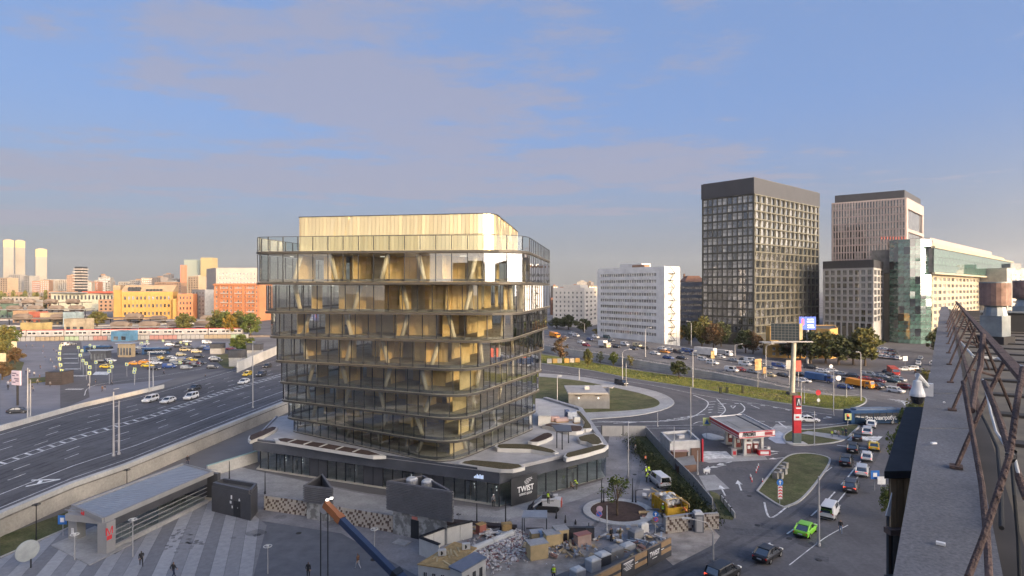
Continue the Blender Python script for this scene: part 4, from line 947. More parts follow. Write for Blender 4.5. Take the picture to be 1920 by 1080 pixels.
# ---------------------------------------------------------------- left distance
gold = mat('gold_render', (.43, .25, .075), .85, var=.08, scale=.1); orange = mat('orange_render', (.44, .185, .09), .85, var=.1, scale=.1); stone_pale = mat('stone_pale', (.40, .35, .31), .85, var=.08, scale=.1); gable_m = mat('tan_roof', (.34, .25, .16), .85)
H = House('station_office', 'long golden office building with three rows of square windows and an arched attic', 'office building', quad_from(XY(226, 570), XY(324, 585), 26), 0, ztop(547, 575), gold, parapet=0)
e1 = H.edge((H.poly[0] + H.poly[1]) / 2)
H.face(e1, 12, 3, 2, 25, .5, .42, .5, (2, 2), (wg_dark, wg_dark, wg_mid), fr_grey, 0); o = H.done(); A, B = H.poly[e1], H.poly[(e1 + 1) % 4]; u = (B - A).normalized()
pl = MB().box((0, -.3, 13), (1.1, .6, 25)).mesh('pilaster', gold)
for i in range(13): p = A + u * (2 + i * ((B - A).length - 4) / 12); put('pilaster', pl, o, Matrix.Translation((p.x, p.y, 0)) @ Matrix.Rotation(math.atan2(u.y, u.x), 4, 'Z'))
c = sum(H.poly, Vector((0, 0))) / 4
MB().loft([[Vector((*(c + (p - c) * 1.01), H.z1 + .01)) for p in H.poly], [Vector((p.x, p.y + 7 if p.y < c.y else p.y, H.z1 + 6.5)) for p in H.poly]]).build('attic', gable_m, o)
for i, x in enumerate((.16, .22, .28, .34, .50, .565, .63, .695, .76)):
    h = 4.2 if i < 4 else 2.2; p = A.lerp(B, x); mb = MB(); w = 1.25
    mb.prism([(-w, -.6), (w, -.6), (w, 3), (-w, 3)], 0, h * .7); pts = [(w * math.cos(a), h * .7 + h * .3 * math.sin(a)) for a in [math.pi * j / 6 for j in range(7)]]
    mb.loft([[Vector((x_, y_, z_)) for x_, z_ in pts] for y_ in (-.6, 3)]); put('arch_window', mb.mesh('arch', frame_dark), o, Matrix.Translation((p.x, p.y + .8, H.z1 + .5)) @ Matrix.Rotation(math.atan2(u.y, u.x), 4, 'Z'))
MB().prism(quad_from(XY(213, 568), XY(226, 568.5), 26), 0, ztop(544, 568)).build('end_wing', gold, o); MB().prism(quad_from(XY(324, 580), XY(336, 582), 22), 0, ztop(560, 580)).build('end_wing', gold, o)
MB().prism(quad_from(XY(212, 590), XY(226, 592), 20), 0, ztop(535, 590)).build('tall_gable', gable_m, o)
H = House('brick_house', 'orange gold stuccoed wing right of the long golden office', 'house', quad_from(XY(333, 578), XY(362, 582), 20), 0, ztop(552, 580), orange, parapet=.5)
H.face(H.edge((H.poly[0] + H.poly[1]) / 2), 4, 4, 3, 24, .4, .5, .3, (1, 1), (wg_dark,), fr_grey, 0); H.done()
H = House('apartment_block', 'shaded grey apartment block between the golden office and the orange mansion', 'apartment block', [XY(360, 620), XY(384, 590), XY(402, 596), XY(380, 640)], 0, ztop(544, 600), mat('shade_stone', (.42, .40, .37), .85), parapet=.6)
H.face(H.edge((XY(360, 620) + XY(384, 590)) / 2), 4, 6, 3, 28, .4, .5, .3, (1, 1), (wg_dark,), fr_grey, 0); H.done()
H = House('mansion_block', 'ornate orange apartment mansion with pale balconies beside the glass block', 'apartment block', quad_from(XY(401, 560), XY(486, 552), 22), 0, ztop(533, 556), orange, parapet=.8)
e1 = H.edge((H.poly[0] + H.poly[1]) / 2); H.face(e1, 12, 7, 3, 33.5, .42, .55, .3, (1, 1), (wg_dark, wg_mid), fr_white, 1); o = H.done()
A, B = H.poly[e1], H.poly[(e1 + 1) % 4]; u = (B - A).normalized(); n = Vector((u.y, -u.x))
for x0, x1 in ((.14, .34), (.46, .64), (.72, .92)):
    p = A.lerp(B, (x0 + x1) / 2) + n * .35; w = (x1 - x0) * (B - A).length
    MB().box((p.x, p.y, 31), (w, .7, 1.0), math.atan2(u.y, u.x)).build('cornice', stone_pale, o)
    for r in range(6): MB().box((p.x + n.x * .5, p.y + n.y * .5, 4.2 + r * 4.36), (w * .8, 1.3, 1.0), math.atan2(u.y, u.x)).build('balcony', stone_pale if r % 2 else orange, o)
    for s_ in (x0, x1): q = A.lerp(B, s_) + n * .4; MB().box((q.x, q.y, 17), (1.0, .8, 33.8), math.atan2(u.y, u.x)).build('pilaster', orange, o)
MB().box((A.lerp(B, .5).x + n.x * .5, A.lerp(B, .5).y + n.y * .5, H.z1 - .4), ((B - A).length + 1, 1.2, 1.0), math.atan2(u.y, u.x)).build('cornice', orange, o)
H = House('apartment_block', 'pale stone tower block rising behind the orange mansion', 'apartment block', [XY(387, 680), XY(405, 640), XY(490, 646), XY(480, 690)], 0, ztop(503, 640), stone_pale, parapet=.6)
H.face(H.edge((XY(405, 640) + XY(490, 646)) / 2), 12, 3, 34, 49, .35, .42, .3, (2, 2), (wg_dark,), fr_white, 0); H.done()
H = House('office_block', 'distant pale teal glass slab beside an ochre slab on the skyline', 'office block', quad_from(XY(345, 1500), XY(377, 1500), 30), 0, ztop(487, 1500), mat('teal_slab', (.27, .31, .27), .4), parapet=0); H.done()
H = House('office_block', 'distant ochre slab on the skyline right of the teal slab', 'office block', quad_from(XY(376, 1480), XY(397, 1480), 30), 0, ztop(483, 1480), mat('ochre_slab', (.36, .29, .15), .6), parapet=0); H.done()
H = House('office_block', 'narrow red distant slab left of the teal slab', 'office block', quad_from(XY(338, 1490), XY(346, 1490), 30), 0, ztop(497, 1490), mat('red_slab', (.55, .20, .12), .7), parapet=0); H.done()
tw_m = add_bands(mat('tower_skin', (.26, .235, .195), .6, var=.12, scale=.02), 2, 4.0, .72, .42); tw_c = mat('tower_crown', (.38, .30, .14), .5, var=.1)
for x0, x1, yt, yc, lab in ((5.5, 25.6, 449, 463, 'leftmost of two touching skyscrapers on the far left skyline'), (27.6, 47, 450, 464, 'right one of two touching skyscrapers on the far left skyline'), (66, 88, 466, 481, 'single skyscraper standing right of the touching pair on the skyline')):
    d = 2200 if x1 > 30 else 2150; H = House('skyscraper', lab, 'skyscraper', quad_from(XY(x0 + .5, d), XY(x1, d + .5 * (x1 - x0) * d / F), 36), 0, ztop(yc, d), tw_m, parapet=0, group='far skyscrapers'); o = H.done()
    c = sum(H.poly, Vector((0, 0))) / 4; MB().prism([c + (p - c) * 1.01 for p in H.poly], H.z1, ztop(yt + 1, d)).build('crown', tw_c, o); MB().prism([c + (p - c) * .6 for p in H.poly], ztop(yt + 1, d), ztop(yt, d) + 2).build('roof_plant', tw_m, o)
d = 1100; H = House('apartment_tower', 'slender white tower with stacked balconies on the skyline', 'tower', quad_from(XY(140, d), XY(154, d), 14), 0, ztop(500, d), frame_dark, parapet=0); o = H.done()
for i in range(8): c = (XY(140, d) + XY(154, d)) / 2; MB().box((c.x + (.8 if i % 2 else -.8), c.y + 6, 30 + i * 5.2), (17, 17, 2.2)).build('balcony', stone_pale, o)
# scattered far blocks, each its own building, warm walls catching the low sun
far_m = [mat('far_%d' % i, c, .85, var=.12, scale=.03) for i, c in enumerate([(.31, .19, .12), (.34, .25, .17), (.30, .15, .095), (.26, .245, .225), (.33, .295, .25), (.20, .175, .16)])]
rf = random.Random(11); FARB = []; FN = ('orange tan', 'pale tan', 'brick red', 'grey', 'cream', 'dim brown')
FAR = [(16, 38, 515, 1700), (45, 55, 517, 1650), (60, 75, 527, 1500), (75, 92, 525, 1450), (92, 125, 524, 1500), (125, 137, 516, 1400), (184, 207, 520, 1300), (190, 200, 516, 1320), (170, 184, 528, 1250), (207, 216, 527, 1400), (222, 240, 528, 1500), (243, 262, 525, 1450), (265, 285, 521, 1400), (285, 301, 520, 1380), (306, 320, 514, 1600), (318, 336, 522, 1550), (290, 340, 529, 1300), (150, 172, 529, 1200), (0, 14, 521, 1500), (352, 372, 518, 1200), (372, 384, 520, 1250),
       (1037, 1046, 536, 1300), (1050, 1066, 538, 1350), (1068, 1080, 535, 1400), (1082, 1100, 528, 1500), (1098, 1108, 529, 1520), (1104, 1120, 536, 1350), (1060, 1090, 541, 1100), (1120, 1140, 541, 1200)]
for i, (x0, x1, yt, d) in enumerate(FAR):
    H = House('far_block', 'small sunlit block on the distant skyline among many like it', 'building', quad_from(XY(x0, d), XY(x1, d + rf.uniform(-10, 10)), rf.uniform(15, 30)), 0, ztop(yt, d), (fk := rf.choice(far_m)), parapet=0, group='distant skyline blocks', cap=0)
    FARB.append((x0, far_m.index(fk), 'block on the far skyline', H.o)); w = (XY(x1, d) - XY(x0, d)).length; H.face(H.edge((H.poly[0] + H.poly[1]) / 2), max(2, int(w / 5)), max(2, int(H.z1 / 5)), 1, H.z1 - 1.5, .5, .5, .3, (.5, .5), (wg_dark,), fr_grey, 0); H.done()
    if rf.random() < .6: c = sum(H.poly, Vector((0, 0))) / 4; MB().box((c.x, c.y, H.z1 + 1.5), (w * .4, 8, 3)).build('plant_room', rf.choice(far_m), H.o)
for i in range(46):          # low houses filling the ground out to the horizon
    x0 = rf.choice((rf.uniform(0, 330), rf.uniform(0, 480), rf.uniform(1030, 1130))); d = rf.uniform(650, 1250); w = rf.uniform(14, 40); p = XY(x0, d)
    if 200 < x0 < 400 and d < 720: continue
    hh = rf.uniform(10, 27); fm_ = rf.choice(far_m)
    H = House('far_block', 'small sunlit block on the distant skyline among many like it', 'building', [p, p + Vector((w, rf.uniform(-6, 6))), p + Vector((w, 20)), p + Vector((0, 20))], 0, hh, fm_, rf.choice((roof_felt, roof_grey, mat('rust_roof', (.30, .12, .08), .8))), 'distant skyline blocks', 0, 0); FARB.append((x0, far_m.index(fm_), 'low house before the far skyline', H.o))
    H.face(H.edge((H.poly[0] + H.poly[1]) / 2), max(2, int(w / 5)), max(1, int(hh / 4)), .5, hh - 1, .45, .5, .3, (.5, .5), (wg_dark,), fr_grey, 0); H.done()
NUM = 'first second third fourth fifth sixth seventh eighth ninth tenth eleventh twelfth thirteenth fourteenth fifteenth sixteenth'.split(); cnt = {}
for x0, k, w, o in sorted(FARB, key=lambda a: a[0]): i = cnt.get((k, w), 0); cnt[k, w] = i + 1; o['label'] = '%s %s, %s of its colour from the left' % (FN[k], w, NUM[min(i, 15)])
H = House('depot', 'long pale low depot with a row of windows and a red roof end', 'depot', quad_from(XY(96, 800), XY(216, 820), 18), 0, ztop(549, 805), mat('depot_wall', (.36, .36, .29), .8), parapet=0); H.face(H.edge((H.poly[0] + H.poly[1]) / 2), 16, 1, 13, 23, .5, .6, .3, (2, 2), (wg_dark,), fr_grey, 0); o = H.done()
c = XY(186, 812); MB().box((c.x, c.y + 6, ztop(548, 810)), (44, 18, 2.4)).build('red_roof', mat('red_roof', (.55, .10, .06), .7), o)
c = XY(125, 800); MB().box((c.x, c.y + 6, ztop(548.6, 800)), (44, 18, 1.4)).build('grey_roof', roof_grey, o)

# ---------------------------------------------------------------- railway: platforms, canopies, trains
train_w = mat('train_white', (.42, .40, .39), .4); train_r = mat('train_red', (.55, .05, .03), .4); can_m = mat('canopy_roof', (.20, .155, .12), .8, var=.25, scale=.05)
for i, (x0, x1, yt, d, m, lab) in enumerate(((-60, 165, 567, 640, can_m, 'long brown platform canopy farthest from the square'), (-80, 300, 597, 470, can_m, 'long brown platform canopy in the middle of the station'), (215, 470, 600, 500, roof_grey, 'long grey platform canopy below the golden office'), (-40, 170, 580, 560, roof_grey, 'grey platform canopy behind the murals'), (190, 470, 612, 420, mat('canopy_pale', (.28, .26, .24), .8), 'pale platform canopy nearest the square'))):
    a, b_ = XY(x0, d), XY(x1, d + 15); z = ztop(yt, d); c = (a + b_) / 2; L = (b_ - a).length; ang = math.atan2((b_ - a).y, (b_ - a).x)
    o = thing('platform_canopy', lab, 'canopy', (c.x, c.y, 0)); MB().box((c.x, c.y, z - .3), (L, 16, .6), ang).build('roof', m, o)
    MB().box((c.x, c.y, .6), (L, 14, 1.2), ang).build('platform', concrete, o)
    ps_ = MB().box((0, 0, z / 2), (.5, .5, z - .6)).mesh('post', frame_dark)
    for t in range(10): q = a.lerp(b_, (t + .5) / 10); put('post', ps_, o, Matrix.Translation((q.x, q.y, 0)))
    for t in range(5): q = a.lerp(b_, (t + .7) / 5.4); MB().tube([(q.x - 6, q.y, z - .2), (q.x - 3, q.y, z + 1.0), (q.x + 3, q.y, z + 1.0), (q.x + 6, q.y, z - .2)], 3.0, 6).build('skylight', can_m, o)
def carriage():
    o = thing('train_carriage', 'x', 'train carriage', (0, 0, 0)); w, h = 3.0, 4.4
    MB().loft([[Vector((x, -w / 2, .9)), Vector((x, w / 2, .9)), Vector((x, w / 2, h - .5)), Vector((x, w / 3, h)), Vector((x, -w / 3, h)), Vector((x, -w / 2, h - .5))] for x in (-9.8, 9.8)]).build('body', train_w, o)
    MB().box((0, 0, h + .1), (19.4, 2.2, .3)).build('roof_gear', train_r, o); MB().box((0, -w / 2 - .012, 1.25), (19.6, .02, .6)).build('stripe', MATS['galvanised'], o)
    wm = MB().box((0, 0, 0), (1.7, .03, 1.0)).mesh('window', wg_dark); dm = MB().box((0, 0, 0), (1.3, .04, 2.2)).mesh('door', MATS['galvanised'])
    for i in range(8):
        if i not in (2, 5): put('window', wm, o, Matrix.Translation((-8.2 + i * 2.34, -w / 2 - .02, 2.75)))
    for i in (2, 5): put('door', dm, o, Matrix.Translation((-8.2 + i * 2.34, -w / 2 - .02, 2.35)))
    for x in (-7, 7): MB().box((x, 0, .5), (3.4, 2.2, .7)).build('bogie', frame_dark, o)
    return o
cp = carriage()
a, b_ = XY(-20, 347), XY(478, 372); e = (b_ - a); n_ = int(e.length / 20.2)
for i in range(n_):
    p = a + e.normalized() * (i * 20.2 + 10); lab = 'white carriage with a red roof line in the long train behind the square'
    o = cp if i == 0 else copy_tree(cp); o.matrix_basis = Matrix.Translation((p.x, p.y, 1.2)) @ Matrix.Rotation(math.atan2(e.y, e.x), 4, 'Z'); tag(o, lab, None, 'carriages of the long white train')
pf = MB().box(((a.x + b_.x) / 2, (a.y + b_.y) / 2 - .0, .55), (e.length + 30, 5, 1.1), math.atan2(e.y, e.x)); struct(pf.build('rail_bed', mat('ballast', (.17, .14, .12), .95, var=.3, scale=.5)))
fenc = thing('station_fence', 'long low station fence with coloured panels between the train and the square', 'fence', (a.x, a.y - 8, 0))
cl_ = [mat('panel_pink', (.36, .2, .18), .7), concrete, mat('panel_cream', (.32, .26, .18), .7), mat('panel_mint', (.30, .38, .26), .7), concrete_pale]
for i in range(58): p = a.lerp(b_, (i + .5) / 58) + Vector((0, -9)); put('panel', MB().box((0, 0, 1.2), (e.length / 58 - .1, .12, 2.4)).mesh('panel', cl_[(0, 0, 1, 1, 2, 2, 3, 1, 0, 4, 2, 1)[i // 3 % 12]]), fenc, Matrix.Translation((p.x, p.y, 0)))
for x0, x1, yt, yb, c_, lab in ((0, 22, 570, 582, (.15, .22, .16), 'green and red mural wall at the left edge of the station'), (24, 52, 583, 592, (.55, .36, .22), 'orange mural wall on a station shed'), (54, 75, 585, 593, (.55, .16, .10), 'red painted station shed'), (75, 120, 587, 596, (.52, .42, .26), 'cream painted station shed'), (118, 142, 586, 599, (.36, .46, .50), 'pale blue station shed'), (38, 78, 606, 622, (.55, .42, .18), 'yellow kiosk row before the tracks'), (120, 160, 598, 606, (.50, .42, .30), 'cream canopy shed below the tree'), (208, 240, 622, 634, (.10, .25, .42), 'blue and yellow poster wall beside the shelter')):
    d = 34100 / (yb + 14 - CY) if yb < 615 else 34100 / (yb + 6 - CY); a_, b2_ = XY(x0, d), XY(x1, d)
    H = House('station_shed', lab, 'shed', quad_from(a_, b2_, 9), 0, ztop(yt, d), mat('shed%d' % x0, [v * .65 for v in c_], .8, var=.3, scale=.15), parapet=.2); k = H.edge((a_ + b2_) / 2)
    H.face(k, max(2, int((b2_ - a_).length / 4)), 1, .3, min(3.2, H.z1 - .5), .6, .8, .3, (.5, .5), (wg_dark, wg_mid), fr_grey, 0); H.done()

# ---------------------------------------------------------------- blocks behind the camera, seen as shadow and reflection
bl_m = mat('grey_brick', (.17, .15, .14), .85, var=.12, scale=.2)
for x0, x1, y0, y1, h, m, lab in ((-84, -58, -44, -26, 52, mat('dark_panel_block', (.10, .10, .11), .8), 'dark sixteen storey block of flats with balconies behind the viewer'), (-44, 12, -54, -34, 39.5, bl_m, 'nine storey grey brick slab directly behind the viewer'), (18, 88, -52, -32, 40, bl_m, 'nine storey grey brick slab behind the viewer, right of the stairwell'), (95, 172, -54, -34, 40, bl_m, 'longer grey brick slab behind the viewer, second from its right end'), (178, 300, -56, -36, 43, concrete_warm, 'warm concrete slab farthest right behind the viewer')):
    H = House('apartment_block', lab, 'apartment block', [(x0, y0), (x1, y0), (x1, y1), (x0, y1)], 0, h, m, cap=0); k = H.edge(((x0 + x1) / 2, y1)); f = H.face(k, max(4, int((x1 - x0) / 3.6)), int(h / 3), 1, h - 1.2, .5, .5, .3, (1, 1), (wg_mid, wg_dark), fr_white, 0); H.done()
    if h > 40:
        for r in range(14):
            for x in range(5): MB().box((x0 + 4 + x * 4.6, y1 + .7, 3.4 + r * 3), (2.6, 1.4, 1.0)).build('balcony', concrete_warm, H.o)

# ---------------------------------------------------------------- vehicles
car_glass = window_glass('car_glass', (.015, .018, .022), .04); tyre = mat('tyre', (.02, .02, .02), .8); hub = mat('hub', (.30, .30, .31), .35, .7)
head_l = emit('head_lamp', (.8, .76, .7), .15); tail_l = emit('tail_lamp', (.4, .02, .015), .08); brake_l = emit('brake_lamp', (1, .10, .05), .8); plate_m = mat('plate', (.7, .7, .7), .5)
PAINT = {k: mat('paint_' + k, c, .28, m, var=.04, spec=.6) for k, (c, m) in dict(white=((.62, .62, .62), 0), silver=((.36, .37, .38), .5), black=((.018, .018, .02), 0), dark=((.05, .052, .06), .2), blue=((.03, .07, .22), .1), red=((.38, .03, .025), 0),
         maroon=((.16, .02, .03), .1), yellow=((.70, .48, .03), 0), orange=((.75, .28, .02), 0), green=((.20, .55, .03), 0), beige=((.50, .42, .25), .1), teal=((.03, .08, .09), .2)).items()}
COLW = dict(white='white', silver='silver', black='black', dark='dark grey', blue='blue', red='red', maroon='maroon', yellow='yellow', orange='orange', green='bright green', beige='beige', teal='dark teal')
TYPES = dict(  # length, width, height, belt, bonnet height, cabin: base rear, base front, roof rear, roof front
    sedan=(4.6, 1.82, 1.46, .92, .84, -1.95, 1.05, -1.05, .25), suv=(4.65, 1.9, 1.70, 1.02, .98, -2.2, 1.15, -1.9, .45), hatch=(4.1, 1.76, 1.52, .95, .86, -1.95, 1.1, -1.55, .3),
    van=(4.8, 1.9, 1.86, 1.08, 1.05, -2.42, 1.6, -2.3, .95))
def car_shapes(kind, tall=1.0):
    L, w_, H_, belt, bon, cb0, cb1, cr0, cr1 = TYPES[kind]; w = w_ / 2
    def ring(x, hw, zb, zt): return [Vector((x, a * hw * s, z)) for a, s, z in ((1, .86, zb), (1, 1, zb + .22), (1, .985, zt - .16), (1, .84, zt), (-1, .84, zt), (-1, .985, zt - .16), (-1, 1, zb + .22), (-1, .86, zb))]
    f, r = L / 2, -L / 2
    body = MB().loft([ring(r, w * .80, .42, belt - .12), ring(r + .12, w * .95, .26, belt), ring(cb0 + .1, w, .2, belt + .01), ring(0, w, .19, belt), ring(cb1 + .05, w, .2, bon + .03), ring(f - .35, w * .95, .22, bon - .08), ring(f - .05, w * .82, .3, bon - .25), ring(f, w * .72, .4, .6)])
    wr, wb = w * .76, w * .84
    c = [[Vector((x0, s * wb, belt - .02)) for x0, s in ((cb0, 1), (cb1, 1), (cb1, -1), (cb0, -1))], [Vector((x0, s * wr, H_ - .06)) for x0, s in ((cr0, 1), (cr1, 1), (cr1, -1), (cr0, -1))]]
    glass_ = MB().loft(c)
    roof = MB().loft([[Vector((x, s * wr * k, z)) for x, s in ((cr0 - .1, 1), (cr1 + .12, 1), (cr1 + .12, -1), (cr0 - .1, -1))] for k, z in ((1.03, H_ - .08), (1.0, H_ - .03), (.9, H_))])
    for s in (1, -1):
        for xb, xr in ((cb0, cr0), (cb1, cr1), ((cb0 + cb1) / 2 - .15, (cr0 + cr1) / 2 - .1)): roof.tube([(xb, s * (wb + .01), belt), (xr, s * (wr + .01), H_ - .05)], .055 if xb != cb0 else .11, 4)
        if kind == 'van': roof.add([(cb0, s * (wb + .03), belt), (-.6, s * (wb + .03), belt), (-.6, s * (wr + .03), H_ - .05), (cr0, s * (wr + .03), H_ - .05)], [(0, 1, 2, 3)])
        roof.box((cb1 - .25, s * (w + .06), belt + .08), (.14, .18, .12))
    return L, w, body, glass_, roof, bon
WHEEL = MB().tube([(0, -.12, 0), (0, .12, 0)], .33, 14).tube([(0, -.125, 0), (0, .125, 0)], .2, 10, 1).mesh('wheel', [tyre, hub])
SH = {k: car_shapes(k) for k in TYPES}; CARC = {}
def car_proto(kind, colour, far=False, taxi=False, brake=False):
    key = (kind, colour, far, taxi, brake)
    if key in CARC: return CARC[key]
    L, w, body, gl, roof, bon = SH[kind]; pm = PAINT[colour]; tm = brake_l if brake else tail_l
    hx, hz = L / 2 - .12, bon - .24; wx = L * .295
    if far:
        mb = MB(); mb.add(body.v, body.f, 0); mb.add(roof.v, roof.f, 0); mb.add(gl.v, gl.f, 1)
        for x in (-wx, wx):
            for s in (1, -1): mb.tube([(x, s * (w - .2), .33), (x, s * (w + .01), .33)], .33, 10, 2)
        for s in (1, -1): mb.box((hx, s * w * .62, hz), (.2, .42, .16), 0, 3); mb.box((-L / 2 + .08, s * w * .68, bon - .12), (.18, .36, .18), 0, 4)
        if taxi: mb.box((-.2, 0, TYPES[kind][2] + .08), (.3, .8, .16), 0, 3)
        CARC[key] = mb.mesh('car', [pm, car_glass, tyre, head_l, tm]); return CARC[key]
    mb = MB(); mb.add(body.v, body.f); mb.add(roof.v, roof.f)
    lamp = MB().box((0, 0, 0), (.2, .42, .16)).mesh('headlight', head_l); tl = MB().box((0, 0, 0), (.14, .36, .2)).mesh('taillight', tm)
    T = Matrix.Translation
    ps = [('body', mb.mesh('body', pm), Matrix()), ('window_band', gl.mesh('window_band', car_glass), Matrix())]
    for x in (-wx, wx):
        for s in (1, -1): ps.append(('wheel', WHEEL, T((x, s * (w - .1), .33))))
    for s in (1, -1): ps += [('headlight', lamp, T((hx, s * w * .62, hz))), ('taillight', tl, T((-L / 2 + .08, s * w * .68, bon - .12)))]
    ps.append(('number_plate', MB().box((0, 0, 0), (.03, .52, .12)).mesh('plate', plate_m), T((-L / 2 - .012, 0, .62))))
    ps.append(('bumper', MB().box((0, 0, 0), (.16, w * 1.75, .2)).mesh('bumper', tyre), T((-L / 2 + .06, 0, .4))))
    if taxi: ps.append(('roof_light', MB().box((0, 0, 0), (.25, .8, .16)).mesh('roof_light', head_l), T((-.2, 0, TYPES[kind][2] + .08))))
    CARC[key] = ps; return ps
CARS = []
def car(px, py, rz, kind='sedan', colour='white', z=0.0, where='', taxi=False, brake=False, note='', name=None):
    CARS.append(dict(p=P(px, py, z), rz=rz, kind=kind, colour=colour, where=where, taxi=taxi, brake=brake, px=px, py=py, note=note))
def zR(px):
    xs = [a for a, _ in npx]
    for i in range(len(xs) - 1):
        if px < xs[i + 1]: return lerp(ZR[i], ZR[i + 1], max(0, (px - xs[i]) / (xs[i + 1] - xs[i])))
    return .02
def dirR(px):
    i = min(range(9), key=lambda k: abs(npx[k][0] - px)); d = nearR[min(i + 1, 9)] - nearR[max(i - 1, 0)]; return math.atan2(d.y, d.x)
w_ = 'in the jam on the raised highway'
for px, py, k, c in ((1072, 627, 'sedan', 'white'), (1080, 631, 'van', 'white'), (1106, 638, 'sedan', 'blue'), (1117, 634, 'van', 'white'), (1138, 634, 'van', 'teal'), (1090, 644, 'suv', 'white'), (1099, 649, 'sedan', 'red'), (1156, 652, 'sedan', 'dark'), (1172, 648, 'van', 'white'),
        (1195, 650, 'van', 'beige'), (1188, 656, 'sedan', 'dark'), (1242, 656, 'sedan', 'white'), (1256, 657, 'sedan', 'white'), (1247, 662, 'sedan', 'orange'), (1228, 665, 'sedan', 'white'), (1253, 673, 'sedan', 'blue'), (1272, 663, 'van', 'dark'), (1278, 674, 'sedan', 'black'), (1288, 661, 'van', 'blue'),
        (1319, 677, 'suv', 'white'), (1336, 683, 'suv', 'white'), (1376, 678, 'sedan', 'silver'), (1397, 677, 'sedan', 'dark'), (1407, 679, 'van', 'white'), (1372, 697, 'van', 'white'), (1388, 696, 'sedan', 'red'), (1397, 686, 'van', 'white'), (1444, 693, 'sedan', 'silver'), (1460, 689, 'van', 'blue'),
        (1484, 694, 'sedan', 'white'), (1442, 706, 'sedan', 'beige'), (1468, 707, 'sedan', 'dark'), (1507, 717, 'sedan', 'white'), (1520, 692, 'van', 'dark'), (1542, 699, 'sedan', 'white'), (1560, 698, 'sedan', 'white'), (1577, 704, 'sedan', 'silver'), (1600, 707, 'sedan', 'dark'), (1629, 706, 'van', 'silver'),
        (1585, 716, 'sedan', 'dark'), (1623, 714, 'hatch', 'red'), (1053, 640, 'sedan', 'dark'), (1060, 634, 'sedan', 'silver'), (1128, 645, 'sedan', 'black'), (1146, 640, 'sedan', 'silver'), (1210, 655, 'sedan', 'dark'), (1302, 668, 'sedan', 'silver'), (1350, 671, 'sedan', 'white'), (1423, 684, 'suv', 'dark'), (1412, 700, 'sedan', 'silver'), (1500, 706, 'suv', 'black'), (1530, 707, 'sedan', 'silver'), (1553, 709, 'sedan', 'dark')):
    car(px, py, dirR(px), k, c, zR(px), w_)
w_ = 'crossing the wide junction below the glass offices'
a_ = R(-62)
for px, py, k, c, z in ((1585, 729, 'sedan', 'blue', 0), (1640, 729, 'van', 'dark', 0), (1646, 717, 'sedan', 'maroon', 0), (1650, 726, 'sedan', 'black', 0), (1680, 736, 'suv', 'white', 0), (1699, 730, 'suv', 'maroon', 0), (1673, 717, 'sedan', 'teal', 0), (1685, 715, 'suv', 'silver', 0), (1735, 741, 'sedan', 'white', 0), (1670, 706, 'sedan', 'dark', 0), (1655, 709, 'sedan', 'silver', 0), (1612, 724, 'sedan', 'dark', 0)):
    car(px, py, a_ + rnd.uniform(-.1, .1), k, c, .03, w_)
w_ = 'on the far side street beyond the junction'
for px, py, k, c, rz in ((1694, 695, 'sedan', 'white', 3.0), (1709, 694, 'suv', 'white', 3.1), (1729, 701, 'suv', 'dark', -.3), (1723, 692, 'sedan', 'black', -2.2), (1722, 684, 'sedan', 'white', -2.2), (1722, 679, 'sedan', 'dark', -2.2), (1726, 674, 'sedan', 'silver', -2.2), (1750, 685, 'van', 'white', .8), (1668, 700, 'sedan', 'dark', -1)):
    car(px, py, rz, k, c, .03, w_)
w_ = 'in the car park beside the grey grid block'
rp = random.Random(5)
for i in range(18):
    car(1645 + (i % 6) * 6 + rp.uniform(-2, 2) + (i // 6) * 5, 656 + (i // 6) * 7.5 + (i % 6) * .7, .7 + rp.uniform(-.1, .1), rp.choice(('sedan', 'suv', 'hatch')), rp.choice(('white', 'white', 'silver', 'dark', 'black')), .03, w_)
w_ = 'in the queue on the street below the roof'
vs = P(1270, 1105) ; ve = P(1640, 832); sdir = math.atan2((ve - vs).y, (ve - vs).x)
for px, py, k, c, rz, t, b_ in ((1634, 800, 'sedan', 'white', .95, 0, 0), (1626, 814, 'suv', 'white', 1.0, 0, 1), (1607, 824, 'hatch', 'black', 1.05, 0, 0), (1599, 846, 'suv', 'black', 1.0, 0, 0), (1587, 870, 'suv', 'black', .95, 0, 0), (1638, 842, 'sedan', 'yellow', 1.05, 1, 1), (1625, 862, 'hatch', 'white', 1.0, 0, 1), (1616, 889, 'suv', 'white', 1.0, 0, 1),
                             (1596, 918, 'suv', 'dark', .95, 0, 1), (1556, 966, 'van', 'white', .9, 0, 0), (1511, 1000, 'sedan', 'green', .82, 0, 0), (1440, 1046, 'sedan', 'black', .75, 0, 0), (1356, 1083, 'suv', 'black', .68, 0, 1)):
    car(px, py, rz, k, c, .03, w_, bool(t), bool(b_))
car(1516, 791, -.1, 'sedan', 'white', .03, 'passing behind the red fuel price pillar', True)
car(1165, 722, -1.05, 'van', 'black', .03, 'alone on the curved slip road by the lit grass')
car(1236, 908, 1.75, 'van', 'white', .03, 'with an open rear parked among workers in the yard')
dL = farL[2] - farL[3]; aL = math.atan2(dL.y, dL.x); w_ = 'on the raised highway left of the glass block'
for px, py, k, c, up_ in ((282, 753, 'suv', 'white', 0), (315, 755, 'sedan', 'white', 0), (358, 748, 'suv', 'white', 0), (365, 731, 'sedan', 'dark', 0), (457, 719, 'sedan', 'white', 0), (464, 704, 'sedan', 'yellow', 0), (490, 705, 'suv', 'dark', 0), (501, 689, 'sedan', 'black', 0)):
    car(px, py, math.atan2(-1, -.02), k, c, ZL + .02, w_, c == 'yellow')
w_ = 'on the busy square before the station'
